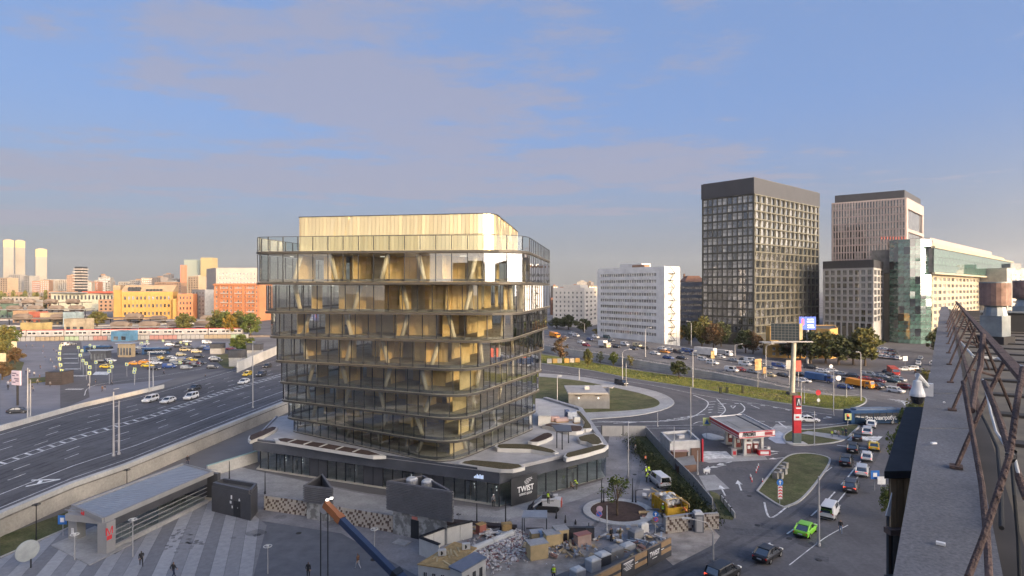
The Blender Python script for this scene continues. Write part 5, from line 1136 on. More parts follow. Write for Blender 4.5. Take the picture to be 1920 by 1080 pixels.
for px, py, k, c, rz in ((200, 690, 'sedan', 'yellow', .1), (253, 684, 'sedan', 'orange', .2), (272, 681, 'sedan', 'orange', .2), (277, 688, 'sedan', 'yellow', .1), (292, 683, 'sedan', 'white', .2), (303, 674, 'sedan', 'yellow', .2), (316, 676, 'sedan', 'black', .2), (322, 673, 'sedan', 'white', .2), (318, 690, 'van', 'blue', .15), (330, 684, 'sedan', 'silver', .15), (359, 677, 'sedan', 'yellow', .1), (366, 684, 'hatch', 'maroon', .1), (352, 681, 'sedan', 'black', .1), (402, 674, 'sedan', 'white', .1), (375, 683, 'sedan', 'dark', .1),
        (357, 655, 'sedan', 'dark', .1), (378, 655, 'sedan', 'dark', .1), (351, 642, 'sedan', 'white', .1), (338, 645, 'sedan', 'black', .2), (388, 644, 'van', 'white', .1), (433, 656, 'sedan', 'maroon', .1), (318, 648, 'sedan', 'white', .4), (124, 648, 'van', 'white', 1.5), (135, 647, 'sedan', 'silver', 1.5), (183, 673, 'van', 'silver', .3), (290, 676, 'sedan', 'silver', .2), (340, 680, 'sedan', 'beige', .2)):
    car(px, py, rz, k, c, .05, w_, c in ('yellow', 'orange'))
for i in range(26): car(rp.uniform(185, 415), rp.uniform(644, 694), rp.choice((.1, .2, .25)), rp.choice(('sedan', 'suv', 'hatch')), rp.choice(('white', 'silver', 'dark', 'black', 'blue', 'beige')), .05, w_)
car(35, 774, .3, 'sedan', 'dark', .05, 'tucked behind the white barrier wall by the square')
ORD = ['', 'second ', 'third ', 'fourth ', 'fifth ', 'sixth ', 'seventh ', 'eighth ', 'ninth ', 'tenth ', 'eleventh '] + ['further '] * 30
buckets = {}
for c in CARS: buckets.setdefault((c['where'], c['kind'], c['colour'], c['taxi']), []).append(c)
KW = dict(sedan='saloon car', suv='sport utility car', hatch='hatchback', van='van')
for key, lst in buckets.items():
    lst.sort(key=lambda c: c['px'])
    for i, c in enumerate(lst):
        nm = ('taxi' if c['taxi'] else KW[c['kind']]); base = COLW[c['colour']] + ' ' + nm
        lab = (base + ' ' + c['where']) if len(lst) == 1 else ('leftmost ' if i == 0 else 'rightmost ' if i == len(lst) - 1 else ORD[i]) + base + (' ' if i in (0, len(lst) - 1) else ' from left ') + c['where']
        d = c['p'].y; cat = 'van' if c['kind'] == 'van' else 'taxi' if c['taxi'] else 'car'; nme = {'van': 'van', 'taxi': 'taxi', 'car': 'car'}[cat]
        M = Matrix.Translation(c['p']) @ Matrix.Rotation(c['rz'], 4, 'Z'); grp = 'vehicles ' + c['where']
        pr_ = car_proto(c['kind'], c['colour'], d > 262, c['taxi'], c['brake'])
        if d > 262: tag(put(nme, pr_, None, M), lab, cat, grp)
        else:
            o = thing(nme, lab, cat, (0, 0, 0), 0, grp); o.matrix_basis = M
            for n_, me, T in pr_:
                k_ = put(n_, me); k_.matrix_basis = T; k_.parent = o
# lorries and buses
def lorry(px, py, rz, z, cabm, boxm, L, h, label, cat='lorry', name='lorry', flat=False, cabfront=True):
    p = P(px, py, z); o = thing(name, label, cat, (0, 0, 0)); M = Matrix.Translation(p) @ Matrix.Rotation(rz, 4, 'Z')
    def part(n, mb, m, T=None): k = put(n, mb.mesh(n, m)); k.parent = o; k.matrix_basis = T or Matrix()
    o.matrix_basis = M; x = L / 2
    mb = MB().loft([[Vector((x - 2.1, s * 1.2, zz)) for s, zz in ((1, .5), (1, 2.5), (-1, 2.5), (-1, .5))], [Vector((x - .35, s * 1.2, zz)) for s, zz in ((1, .5), (1, 2.5), (-1, 2.5), (-1, .5))], [Vector((x, s * 1.15, zz)) for s, zz in ((1, .5), (1, 1.5), (-1, 1.5), (-1, .5))]])
    part('cab', mb, cabm); part('windscreen', MB().add([(x - .34, 1.05, 2.4), (x - .34, -1.05, 2.4), (x + .005, -1.0, 1.52), (x + .005, 1.0, 1.52), (x - .30, 1.05, 2.42), (x - .30, -1.05, 2.42), (x + .04, -1.0, 1.54), (x + .04, 1.0, 1.54)], [(0, 1, 2, 3), (7, 6, 5, 4)]), car_glass)
    for s in (1, -1): part('side_window', MB().box((x - 1.1, s * 1.2, 1.95), (1.1, .05, .7)), car_glass); part('headlight', MB().box((x, s * .9, .8), (.08, .3, .2)), head_l)
    part('chassis', MB().box((-.3, 0, .7), (L - 1, 1.0, .3)), tyre)
    if flat: part('load_bed', MB().box((-1.2, 0, 1.3), (L - 2.6, 2.4, .9)).loft([[Vector((-x + .3, s * 1.2, zz)) for s, zz in ((1, 1.75), (1, h), (-1, h), (-1, 1.75))], [Vector((x - 2.5, s * 1.2, zz)) for s, zz in ((1, 1.75), (1, h * .9), (-1, h * .9), (-1, 1.75))]]), boxm)
    else: part('box_body', MB().box((-1.15, 0, (1.0 + h) / 2), (L - 2.5, 2.5, h - 1.0)), boxm)
    for xx in (x - 1.2, -x + 1.2, -x + 2.4):
        for s in (1, -1): k = put('wheel', WHEEL); k.parent = o; k.matrix_basis = Matrix.Translation((xx, s * 1.05, .48)) @ Matrix.Scale(1.45, 4)
    return o
wm, bm_, om, rm_ = PAINT['white'], PAINT['blue'], PAINT['orange'], PAINT['red']
lorry(1133, 652, dirR(1130), zR(1133), PAINT['beige'], wm, 6.5, 3.4, 'white box lorry with a cream cab in the near jam lane')
lorry(1318, 668, dirR(1310) + 3.14, zR(1310), bm_, mat('trailer_white', (.6, .58, .55), .5), 12, 3.8, 'articulated lorry with a blue cab and long white box on the highway')
lorry(1354, 667, dirR(1350), zR(1354), wm, mat('tarp_grey', (.42, .41, .4), .8), 9, 2.6, 'low grey covered lorry behind the long white box lorry')
lorry(1536, 716, dirR(1500), .15, bm_, mat('tipper_blue', (.04, .10, .24), .5), 9, 3.0, 'blue tipper lorry queueing where the raised highway comes down', flat=True)
lorry(1612, 727, R(-60), .03, om, om, 8, 2.7, 'orange municipal lorry at the junction beside the lit grass tip', flat=True)
lorry(1675, 703, R(-110), .03, rm_, mat('tipper_red', (.42, .07, .04), .6), 8, 3.0, 'red tipper lorry turning at the far crossing', flat=True)
lorry(1040, 633, dirR(1040), 3, om, om, 8, 3.2, 'orange road works lorry at the far left of the jam', flat=True)
def bus(px, py, rz, z, label, words_, L=12.0):
    o = thing('bus', label, 'bus', (0, 0, 0)); o.matrix_basis = Matrix.Translation(P(px, py, z)) @ Matrix.Rotation(rz, 4, 'Z'); h = 3.3; w = 1.27
    def part(n, mb, m, T=None, par=None): k = put(n, mb.mesh(n, m)); k.parent = par or o; k.matrix_basis = T or Matrix(); return k
    bb = mat('bus_blue', (.02, .06, .14), .3); bd = mat('bus_navy', (.012, .03, .06), .25)
    part('body', MB().loft([[Vector((x, s * w * k, zz)) for s, zz in ((1, .35), (1, h - .25), (.85, h), (-.85, h), (-1, h - .25), (-1, .35))] for x, k in ((-L / 2, .97), (-L / 2 + .2, 1), (L / 2 - .3, 1), (L / 2, .95))]), bb)
    for s in (1, -1):
        part('dark_side', MB().box((.2, s * w, 1.55), (L - 1.5, .03, 2.2)), bd)
        for i in range(7): part('window', MB().box((-L / 2 + 1.6 + i * 1.55, s * (w + .012), 2.15), (1.4, .04, 1.0)), car_glass)
        for x in (-3, 3.4): k = put('wheel', WHEEL); k.parent = o; k.matrix_basis = Matrix.Translation((x, s * 1.12, .48)) @ Matrix.Scale(1.42, 4)
    part('roof_pack', MB().box((-1.5, 0, h + .16), (L * .55, 1.9, .3)), mat('bus_roof', (.16, .20, .26), .4)); part('roof_pack', MB().box((3.6, 0, h + .13), (2.4, 1.7, .24)), MATS['bus_roof'])
    part('windscreen', MB().box((L / 2, 0, 1.9), (.04, 2.2, 1.7)), car_glass)
    if words_:
        t = text('lettering', words_, 1.25, Matrix.Translation((.6, -w - .05, 1.5)) @ Matrix.Rotation(R(90), 4, 'X'), white_l, None, .008, width=7.6); t.parent = o
        t = text('lettering', words_, 1.25, Matrix.Translation((.6, w + .05, 1.5)) @ Matrix.Rotation(R(180), 4, 'Z') @ Matrix.Rotation(R(90), 4, 'X'), white_l, None, .008, width=7.6); t.parent = o
    return o
bus(1640, 794, .10, .03, 'blue and black electric bus with white Russian lettering at the junction', 'Это электробус', 13.5)
bus(293, 665, .25, .05, 'navy city bus standing alone on the square beside the taxis', 'электробус', 11)
bus(183, 661, .25, .05, 'pale roofed city bus pulled up at the shelter on the square', '', 11)

# ---------------------------------------------------------------- people
skin_m = mat('skin', (.42, .26, .18), .6); hairm = mat('hair', (.04, .03, .025), .7)
CL = {k: mat('cloth_' + k, c, .85) for k, c in dict(black=(.025, .025, .028), navy=(.03, .04, .08), brown=(.15, .08, .05), grey=(.18, .18, .19), pale=(.42, .43, .46), jeans=(.16, .20, .30), green=(.05, .10, .05), olive=(.08, .08, .05), red=(.35, .05, .04), khaki=(.25, .20, .13)).items()}
hiviz = mat('hi_viz_yellow', (.55, .75, .03), .7); hivo = mat('hi_viz_orange', (.85, .20, .04), .7); helm_m = mat('helmet_white', (.75, .75, .73), .4)
def skin_mesh(pose):
    J = {'pelvis': (0, 0, .95, .135), 'waist': (0, 0, 1.1, .125), 'chest': (0, 0, 1.32, .155), 'neck': (0, 0, 1.5, .06), 'head': (.015, 0, 1.64, .095), 'crown': (.0, 0, 1.74, .075), 'nose': (.11, 0, 1.635, .02),
         'hipL': (0, .1, .9, .1), 'kneeL': (.02, .11, .5, .068), 'ankL': (0, .11, .1, .048), 'toeL': (.17, .12, .05, .042), 'hipR': (0, -.1, .9, .1), 'kneeR': (.02, -.11, .5, .068), 'ankR': (0, -.11, .1, .048), 'toeR': (.17, -.12, .05, .042),
         'shL': (0, .19, 1.43, .07), 'elL': (-.03, .25, 1.14, .05), 'wrL': (.06, .26, .9, .036), 'shR': (0, -.19, 1.43, .07), 'elR': (-.03, -.25, 1.14, .05), 'wrR': (.06, -.26, .9, .036)}
    if pose == 'walk': J.update(kneeL=(.2, .11, .52, .068), ankL=(.28, .11, .12, .048), toeL=(.45, .12, .08, .042), kneeR=(-.06, -.11, .5, .068), ankR=(-.34, -.11, .16, .048), toeR=(-.2, -.12, .05, .042), elL=(-.15, .24, 1.16, .05), wrL=(-.1, .25, .92, .036), elR=(.08, -.24, 1.15, .05), wrR=(.25, -.24, .98, .036))
    if pose == 'work': J.update(waist=(.08, 0, 1.09, .125), chest=(.24, 0, 1.26, .155), neck=(.36, 0, 1.4, .06), head=(.44, 0, 1.5, .095), crown=(.46, 0, 1.6, .075), nose=(.54, 0, 1.47, .02), shL=(.27, .19, 1.35, .07), shR=(.27, -.19, 1.35, .07), elL=(.45, .22, 1.12, .05), elR=(.45, -.22, 1.12, .05), wrL=(.65, .12, 1.0, .036), wrR=(.65, -.12, 1.0, .036), kneeL=(.12, .13, .5, .068))
    if pose == 'sit':
        for k in list(J):
            if k not in ('kneeL', 'kneeR', 'ankL', 'ankR', 'toeL', 'toeR'): x, y, z, r = J[k]; J[k] = (x, y, z - .45, r)
        J.update(kneeL=(.42, .13, .5, .068), kneeR=(.42, -.13, .5, .068), ankL=(.42, .13, .1, .048), ankR=(.42, -.13, .1, .048), toeL=(.58, .13, .05, .042), toeR=(.58, -.13, .05, .042), wrL=(.35, .15, .62, .036), wrR=(.35, -.15, .62, .036), elL=(.08, .26, .72, .05), elR=(.08, -.26, .72, .05))
    E = [('pelvis', 'waist'), ('waist', 'chest'), ('chest', 'neck'), ('neck', 'head'), ('head', 'crown'), ('head', 'nose')] + [(a + s, b_ + s) for s in 'LR' for a, b_ in (('hip', 'knee'), ('knee', 'ank'), ('ank', 'toe'), ('sh', 'el'), ('el', 'wr'))] + [('pelvis', 'hipL'), ('pelvis', 'hipR'), ('chest', 'shL'), ('chest', 'shR')]
    for s, sg_ in (('L', 1), ('R', -1)):
        x, y, z, _ = J['wr' + s]; J['palm' + s] = (x + .03, y, z - .08, .03); E.append(('wr' + s, 'palm' + s))
        for i, (dx, ln) in enumerate(((-.03, .07), (-.01, .085), (.012, .08), (.032, .065))):
            J['f%d%s' % (i, s)] = (x + .03 + dx, y - .01 * sg_, z - .1 - ln, .009); E.append(('palm' + s, 'f%d%s' % (i, s)))
        J['th' + s] = (x + .08, y - .03 * sg_, z - .1, .01); E.append(('palm' + s, 'th' + s))
    names = list(J); me = bpy.data.meshes.new('figure'); me.from_pydata([J[n][:3] for n in names], [(names.index(a), names.index(b_)) for a, b_ in E], [])
    o = bpy.data.objects.new('figure', me); COL.objects.link(o); md = o.modifiers.new('skin', 'SKIN'); sv = me.skin_vertices[0].data
    for i, n in enumerate(names): sv[i].radius = (J[n][3], J[n][3]); sv[i].use_root = n == 'pelvis'
    o.modifiers.new('sub', 'SUBSURF').levels = 1
    bpy.context.view_layer.update(); out = bpy.data.meshes.new_from_object(o.evaluated_get(bpy.context.evaluated_depsgraph_get())); bpy.data.objects.remove(o)
    hp, ch = Vector(J['pelvis'][:3]), Vector(J['neck'][:3]); wr = [Vector(J['wr' + s][:3]) for s in 'LR']; hd = Vector(J['head'][:3]); idx = []
    for p in out.polygons:
        c = p.center
        if (c - hd).length < .2 and c.z > ch.z - .02: idx.append(3 if c.z > hd.z + .04 or c.x < hd.x - .03 else 2)
        elif min((c - w).length for w in wr) < .17 and c.z < max(wr[0].z, wr[1].z) + .02: idx.append(2)
        elif c.z < .1: idx.append(4)
        elif c.z < hp.z + .03 and not (abs(c.y) > .2 and c.z > hp.z - .1): idx.append(1)
        else: idx.append(0)
    return out, idx, hd
POSE = {k: skin_mesh(k) for k in ('stand', 'walk', 'work', 'sit')}
def person(px, py, rz, pose, top, legs, label, vest=None, helmet=False, group=None, z=0.03, pt=None):
    me, idx, hd = POSE[pose]; m = me.copy(); m.materials.clear()
    for x in (CL[top], CL[legs], skin_m, hairm, CL['black']): m.materials.append(x)
    m.polygons.foreach_set('material_index', idx); m.polygons.foreach_set('use_smooth', [True] * len(idx))
    o = put('person', m, None, Matrix.Translation(pt if pt is not None else P(px, py, z)) @ Matrix.Rotation(rz, 4, 'Z')); tag(o, label, 'person', group)
    if vest:
        dz = -.45 if pose == 'sit' else 0; x0, x1 = (.1, .27) if pose == 'work' else (0, 0)
        rr = lambda x, z_, a, b_: [Vector((x + a * math.cos(t * .5236), b_ * math.sin(t * .5236), z_ + dz)) for t in range(12)]
        k = put('vest', MB().loft([rr(0, .98, .17, .2), rr(x0, 1.12, .165, .19), rr(x1, 1.32, .185, .21), rr(x1 + .03, 1.46, .12, .19)]).mesh('vest', vest, True)); k.parent = o; k.matrix_basis = Matrix(); KIDS.setdefault(o.name, []).append(k)
        k = put('reflective_stripe', MB().loft([rr(x0 * .9, 1.1, .172, .197), rr(x0, 1.16, .172, .199)]).mesh('stripe', mat('reflective', (.7, .7, .68), .3), True)); k.parent = o; k.matrix_basis = Matrix()
    if helmet:
        k = put('helmet', MB().loft([[Vector((hd.x + r * math.cos(t * .5236), r * math.sin(t * .5236), hd.z + z_)) for t in range(12)] for z_, r in ((.02, .15), (.05, .135), (.12, .11), (.16, .05))]).mesh('helmet', helm_m, True)); k.parent = o; k.matrix_basis = Matrix()
    return o

# ---------------------------------------------------------------- trees
bark = mat('bark', (.09, .065, .045), .9, var=.3, scale=4)
def leafm(n, c):
    m = mat('leaf_' + n, c, .75, var=.35, scale=2.5, spec=.2); return m
LEAF = dict(green=[leafm('green', (.085, .115, .03)), leafm('green_b', (.12, .14, .04))], dark=[leafm('dark', (.065, .08, .032)), leafm('dark_b', (.095, .10, .045))], gold=[leafm('gold', (.26, .16, .025)), leafm('gold_b', (.16, .13, .03))],
            olive=[leafm('olive', (.17, .145, .04)), leafm('olive_b', (.115, .12, .04))], rust=[leafm('rust', (.15, .09, .045)), leafm('rust_b', (.10, .075, .04))])
def tree_proto(kind, h, cr, seed, n_clump=34, per=46, leaf=.42, trunk=.35, gap=.0, base=.25):
    r = random.Random(seed); t = thing('tree', 'x', 'tree'); tb = MB()
    top = Vector((r.uniform(-.3, .3), r.uniform(-.3, .3), h * .8)); tb.tube([(0, 0, -.1), (r.uniform(-.1, .1), 0, h * .3), tuple(top)], [trunk, trunk * .7, trunk * .15], 7)
    cl = []
    for i in range(n_clump):
        a = r.uniform(0, 6.283); zt = r.uniform(base, 1); rad = cr * math.sqrt(max(.05, 1 - (2 * (zt - base) / (1 - base) - .85) ** 2 * .75)) * (r.random() ** .45) * r.uniform(.75, 1.12)
        cl.append(Vector((rad * math.cos(a), rad * math.sin(a), zt * h * .93)))
    for c in cl[:14]: tb.tube([(0, 0, h * r.uniform(.2, .5)), tuple(c * .55 + Vector((0, 0, c.z * .25))), tuple(c)], [trunk * .35, trunk * .2, .02], 4)
    tb.build('trunk', bark, t)
    lb = MB()
    for c in cl:
        s = cr * r.uniform(.2, .40); mi = r.random() < .45
        for j in range(per):
            d = Vector((r.gauss(0, 1), r.gauss(0, 1), r.gauss(0, .75))); d = d.normalized() * s * r.random() ** .35; p = c + d; l = leaf * r.uniform(.6, 1.25)
            u = Vector((r.gauss(0, 1), r.gauss(0, 1), r.gauss(0, .6))).normalized(); w = u.cross(Vector((r.gauss(0, 1), r.gauss(0, 1), r.gauss(0, 1)))).normalized()
            lb.add([p - u * l * .6, p + w * l * .4, p + u * l * .6, p - w * l * .4], [(0, 1, 2, 3)], int(mi if r.random() < .85 else not mi))
    lb.build('crown', LEAF[kind], t); return t
TP = {}
def tree(px, py, h, kind, label, group, cr=None, z=0.0, seed=0, sparse=False, base=.25):
    d = P(px, py, z).y; cr = cr or h * .36; key = (kind, seed, sparse, d > 180, base)
    if key not in TP:
        TP[key] = tree_proto(kind, 10, 3.6, seed * 7 + 3, 16 if sparse else 40, 30 if sparse else 52, .75 if d > 180 else .5, .28, base=base); first = True
    else: first = False
    p = P(px, py, z); o = TP[key] if first else copy_tree(TP[key])
    o.matrix_basis = Matrix.Translation(p) @ Matrix.Rotation(rt.uniform(0, 6.28), 4, 'Z') @ Matrix.Diagonal((cr / 3.6, cr / 3.6, h / 10, 1)); tag(o, label, 'tree', group); return o
rt = random.Random(21)
# behind the jam
g = 'trees between the jam and the right hand buildings'
for px, py, h, k, s, cr, lab in ((1316, 652, 16, 'olive', 1, 5.5, 'tall olive tree catching sun on its top left of the charcoal tower'), (1338, 655, 13, 'rust', 2, 5, 'brownish leaved tree at the foot of the charcoal tower, right of the tall olive one'), (1352, 650, 14, 'dark', 3, 5, 'dark tree pressed against the left face of the charcoal tower'), (1276, 640, 8, 'gold', 1, 2.6, 'small golden autumn tree before the dim grey block'), (1292, 645, 12, 'dark', 1, 4.5, 'dark green tree beside the small golden one'),
                              (1398, 662, 11, 'dark', 2, 4.5, 'dark tree in front of the corner of the charcoal tower'), (1412, 663, 10, 'rust', 1, 4, 'rusty tree next to the ochre canopy'), (1262, 640, 6, 'olive', 2, 4, 'low olive bush below the white panel block end'), (1240, 641, 7, 'rust', 3, 4, 'russet tree by the end wall of the white panel block'), (1214, 637, 8, 'dark', 3, 3.6, 'dark tree before the lower storeys of the white panel block'), (1196, 632, 6, 'rust', 2, 4, 'low rusty bushes before the white panel block'),
                              (1128, 628, 5, 'olive', 3, 5, 'low olive shrub at the near foot of the white panel block'), (1094, 622, 9, 'dark', 1, 6, 'dark tree in front of the pale brick block'), (1066, 618, 11, 'dark', 2, 6, 'larger dark tree at the left of the pale brick block'), (1044, 616, 9, 'dark', 3, 6, 'dark tree between the glass block and the pale brick block'),
                              (1520, 682, 13, 'dark', 1, 6, 'dark tree right of the billboard mast'), (1548, 682, 14, 'olive', 3, 6, 'olive topped tree below the ochre house'), (1572, 684, 12, 'dark', 2, 6, 'dark tree at the right of the ochre house'), (1600, 684, 12, 'dark', 3, 6, 'dark tree left of the olive roadside tree'), (1622, 686, 15, 'olive', 2, 6, 'broad olive tree by the tall lamp at the crossing'), (1500, 676, 10, 'rust', 2, 5, 'russet tree directly behind the billboard mast'), (1462, 668, 7, 'rust', 3, 4, 'small rusty tree before the low ochre wing'), (1478, 672, 8, 'dark', 2, 4, 'small dark tree before the low ochre wing'),
                              (1757, 664, 12, 'dark', 1, 4, 'dark tree by the roof parapet beyond the side street'), (1790, 612, 18, 'olive', 1, 7, 'olive tree rising over the far end of the roof railing')):
    tree(px, py, h, k, lab, g, cr, 0, s)
g = 'young trees on the sunlit grass strip'
for px, py, h, k, s, cr, sp, lab in ((1052, 679, 10.5, 'rust', 1, 4.5, True, 'large thin reddish tree by the crates at the left of the sunlit strip'), (1102, 688, 7, 'olive', 1, 1.9, False, 'olive young tree left of the pair on the sunlit strip'), (1126, 683, 5.2, 'dark', 1, 1.7, True, 'thin dark young tree under the retaining wall'), (1150, 686, 5.5, 'green', 1, 1.8, False, 'bright green young tree between the thin ones on the strip'), (1181, 690, 5, 'olive', 2, 1.7, True, 'very sparse sapling beside the first lamp on the strip'), (1273, 708, 6.2, 'dark', 3, 2.9, False, 'round dark tree alone on the sunlit strip')):
    tree(px, py, h, k, lab, g, cr, .12, s, sp)
o = tree(1157, 966, 5.4, 'green', 'young green tree in the round bed of the yard', None, 2.2, .14, 5, True, .4)
g = 'street trees beside the camera building'
for px, py, h, s, cr, k, lab in ((1692, 905, 9, 1, 2.0, 'green', 'street tree beside the white bus stop signs, nearest the boarded loggia'), (1702, 862, 9, 2, 2.1, 'dark', 'street tree behind the yellow taxi'), (1710, 825, 8, 3, 2.0, 'green', 'street tree next to the front of the queue'), (1724, 800, 7, 1, 2.2, 'olive', 'street tree by the tail of the electric bus'), (1740, 790, 12, 2, 2.4, 'olive', 'yellowing street tree peeping over the dark loggia roof'), (1668, 975, 5, 3, 1.2, 'green', 'small bush at the wall below the boarded loggia')):
    tree(px, py, h, k, lab, g, cr, 0, s)
g = 'trees on the left beyond the square'
for px, py, h, k, s, cr, lab in ((8, 655, 12, 'olive', 1, 4, 'olive tree at the left edge of the square'), (22, 652, 11, 'green', 1, 3.6, 'green tree beside the olive one on the left edge of the square'), (6, 680, 9, 'olive', 2, 3.4, 'near yellowing tree behind the left poster stand'), (28, 684, 7, 'rust', 2, 3, 'low rusty tree on the grass bed of the square'), (345, 622, 14, 'olive', 3, 6, 'olive tree at the corner of the golden office'), (408, 628, 16, 'olive', 1, 6.5, 'olive tree left of the amber one below the orange mansion'), (424, 630, 17, 'green', 3, 6.5, 'tall green tree below the orange mansion'), (432, 632, 14, 'gold', 1, 4.5, 'amber tree in front of the orange mansion'), (448, 630, 16, 'olive', 2, 6, 'olive tree right of the amber one'), (470, 632, 15, 'green', 2, 6, 'green tree touching the edge of the glass block'),
                              (452, 664, 9, 'green', 1, 5, 'low green tree behind the dark vent kiosk by the highway'), (182, 612, 12, 'olive', 2, 7, 'olive tree among the platform roofs'), (4, 712, 6, 'rust', 2, 3, 'rusty shrub left of the white billboard')):
    tree(px, py, h, k, lab, g, cr, 0, s)
fw = MB(); rr = random.Random(4)
for i in range(5200):          # the far wood: too many trees to tell apart
    x = rr.uniform(-20, 100); d = rr.uniform(820, 1100); q = XY(x, d); z = rr.random() ** .6 * (15 + 7 * math.sin(x * .31) + 5 * math.sin(x * .83)); l = rr.uniform(1.6, 3.4)
    u = Vector((rr.gauss(0, 1), rr.gauss(0, .5), rr.gauss(0, 1))).normalized() * l; w = u.cross(Vector((rr.gauss(0, 1), rr.gauss(0, 1), rr.gauss(0, 1)))).normalized() * l * .8; p = Vector((q.x, q.y, z)); fw.add([p - u, p + w, p + u, p - w], [(0, 1, 2, 3)], rr.randrange(2))
tag(fw.build('woods', LEAF['olive']), kind='stuff')
hb = MB()
for i in range(7000):          # ragged growth along the worksite fence
    t = rr.random(); a = P(lerp(1180, 1330, t), lerp(828, 985, t)); a += Vector((rr.gauss(0, .9), rr.gauss(0, .9), rr.random() ** 1.5 * 1.7)); l = rr.uniform(.1, .24); u = Vector((rr.gauss(0, 1), rr.gauss(0, 1), rr.gauss(0, 1.4))).normalized() * l; w = u.cross(Vector((1, .3, .2))).normalized() * l * .5; hb.add([a - u, a + w, a + u, a - w], [(0, 1, 2, 3)], rr.randrange(2))
tag(hb.build('undergrowth', LEAF['dark']), kind='stuff')
area('verge', [(1190, 815), (1215, 815), (1350, 970), (1340, 990), (1290, 968), (1195, 850)], grass_dark, .03); area('verge', [(1330, 920), (1345, 925), (1378, 962), (1374, 975), (1352, 972)], grass_dark, .06)

# ---------------------------------------------------------------- lamps, poles and signs
steel = mat('pole_steel', (.42, .42, .43), .5, .4, var=.08); steel_d = mat('pole_dark', (.03, .03, .033), .5, .3); lampw = mat('lamp_housing', (.55, .55, .53), .5)
def lamp(px, py, top, label, z=0.0, arm=(0, 0), r=.09, m=None, group=None, name='street_lamp'):
    """a mast from its foot to photo height `top`, with an arm and lantern where arm gives one (metres right, metres up)"""
    p = P(px, py, z); h = ztop(top, p.y) - z; o = thing(name, label, 'street lamp' if arm != (0, 0) else 'pole', p, 0, group); m = m or steel
    if arm == (0, 0): MB().tube([p, p + Vector((0, 0, h * .5)), p + Vector((0, 0, h))], [r * 1.3, r * 1.1, r * .7], 8).build('pole', m, o)
    else:
        hh = h - arm[1]; e = p + Vector((arm[0], 0, h)); MB().tube([p, p + Vector((0, 0, hh * .6)), p + Vector((0, 0, hh))], [r * 1.4, r * 1.1, r * .8], 8).build('pole', m, o)
        MB().tube([p + Vector((0, 0, hh)), p + Vector((arm[0] * .25, 0, hh + arm[1] * .7)), e], r * .6, 6).build('arm', m, o); s = 1 if arm[0] > 0 else -1
        MB().loft([[e + Vector((s * x, y, zz)) for y, zz in ((-w, -.04), (w, -.04), (w * .7, .1), (-w * .7, .1))] for x, w in ((-.15, .08), (.25, .17), (.8, .1))]).build('lantern', lampw, o)
    MB().tube([p, p + Vector((0, 0, .35))], r * 2, 8).build('base', m, o); return o
g = 'tall lamps along the jam and the crossing'
for px, py, top, z, arm, lab in ((1210, 669, 614, 3, (1.8, .8), 'lamp on the retaining wall with a short arm, before the white panel block'), (1167, 722, 655, 0, (2.2, 1.2), 'lamp on the sunlit strip near the black van'), (1299, 726, 658, 0, (.4, .3), 'lamp at the middle of the sunlit strip beside its twin post'), (1296, 649, 602, 2.5, (-1.8, 1), 'lamp beyond the jam in front of the dark tree gap'), (1436, 708, 645, 1, (2, 1.2), 'curved lamp near the orange and yellow banners'), (1378, 668, 645, 2, (2.6, .6), 'lamp with a long level arm before the charcoal tower'), (1614, 752, 660, 0, (-.6, .5), 'tall lamp at the rounded tip of the lit grass'), (1502, 780, 716, 0, (.2, .2), 'lamp standing right of the price pillar'), (1096, 624, 605, 3, (-2, 1), 'lamp before the pale brick block'), (1132, 632, 600, 3, (1.4, .8), 'lamp left of the white panel block')):
    lamp(px, py, top, lab, z, arm, .12, None, g)
for px, py, top, lab in ((1174, 724, 680, 'plain post beside the lamp on the sunlit strip'), (1086, 712, 690, 'short grey signpost by the slip road'), (1508, 757, 723, 'slim pale pole right of the billboard mast'), (1481, 738, 702, 'plain pole on the grass left of the billboard mast'), (1563, 780, 690, 'thin mast rising in front of the lit grass'), (1527, 835, 771, 'pale mast on the dark lawn behind the canopy'), (1587, 745, 721, 'short post at the kerb of the lit grass'), (1295, 855, 725, 'tall grey mast behind the filling station kiosk'), (1233, 800, 774, 'short mast at the worksite fence corner'), (1178, 895, 790, 'slender mast by the worksite gate'), (1264, 880, 800, 'first mast of the low shed near the kiosk'), (1308, 890, 845, 'pole beside the red bins of the kiosk'), (1593, 722, 714, 'tiny post before the orange lorry')):
    lamp(px, py, top, lab, .1 if py < 760 else 0, (0, 0), .09, None, 'plain poles round the crossing')
lamp(1337, 1072, 972, 'double headed street lamp reaching over the dirt patch', 0, (-2.6, 1.6), .1)
lamp(1535, 1023, 893, 'bare grey lamp post beside the green saloon', 0, (0, 0), .12)
lamp(1045, 772, 705, 'white lamp on the dark lawn island behind the terrace', .1, (.25, .4), .09)
g = 'masts along the raised highway'
for px, py, top, z, lab in ((213, 855, 735, ZL, 'left mast of the lattice pair at the near highway edge'), (223, 852, 752, ZL, 'right mast of the lattice pair at the near highway edge'), (474, 765, 640, ZL, 'tall mast at the highway edge near the glass block'), (52, 793, 690, ZL, 'left of two masts by the white barrier wall'), (57, 789, 712, ZL, 'right of two masts by the white barrier wall'), (280, 735, 660, ZL, 'mast beside the end of the white barrier wall'), (287, 730, 690, ZL, 'second mast beside the end of the white barrier wall')):
    lamp(px, py, top, lab, z, (0, 0), .13, None, g)
q1, q2 = P(213, 855, ZL), P(223, 852, ZL); lt = thing('mast_ladder', 'steel rungs tying the two lattice masts at the highway edge', 'ladder', q1)
for i in range(4): MB().tube([q1 + Vector((0, 0, 2.5 + i * 3)), q2 + Vector((0, 0, 2.5 + i * 3))], .06, 5).build('rung', steel, lt)
g = 'small plaza lamps with ring heads'
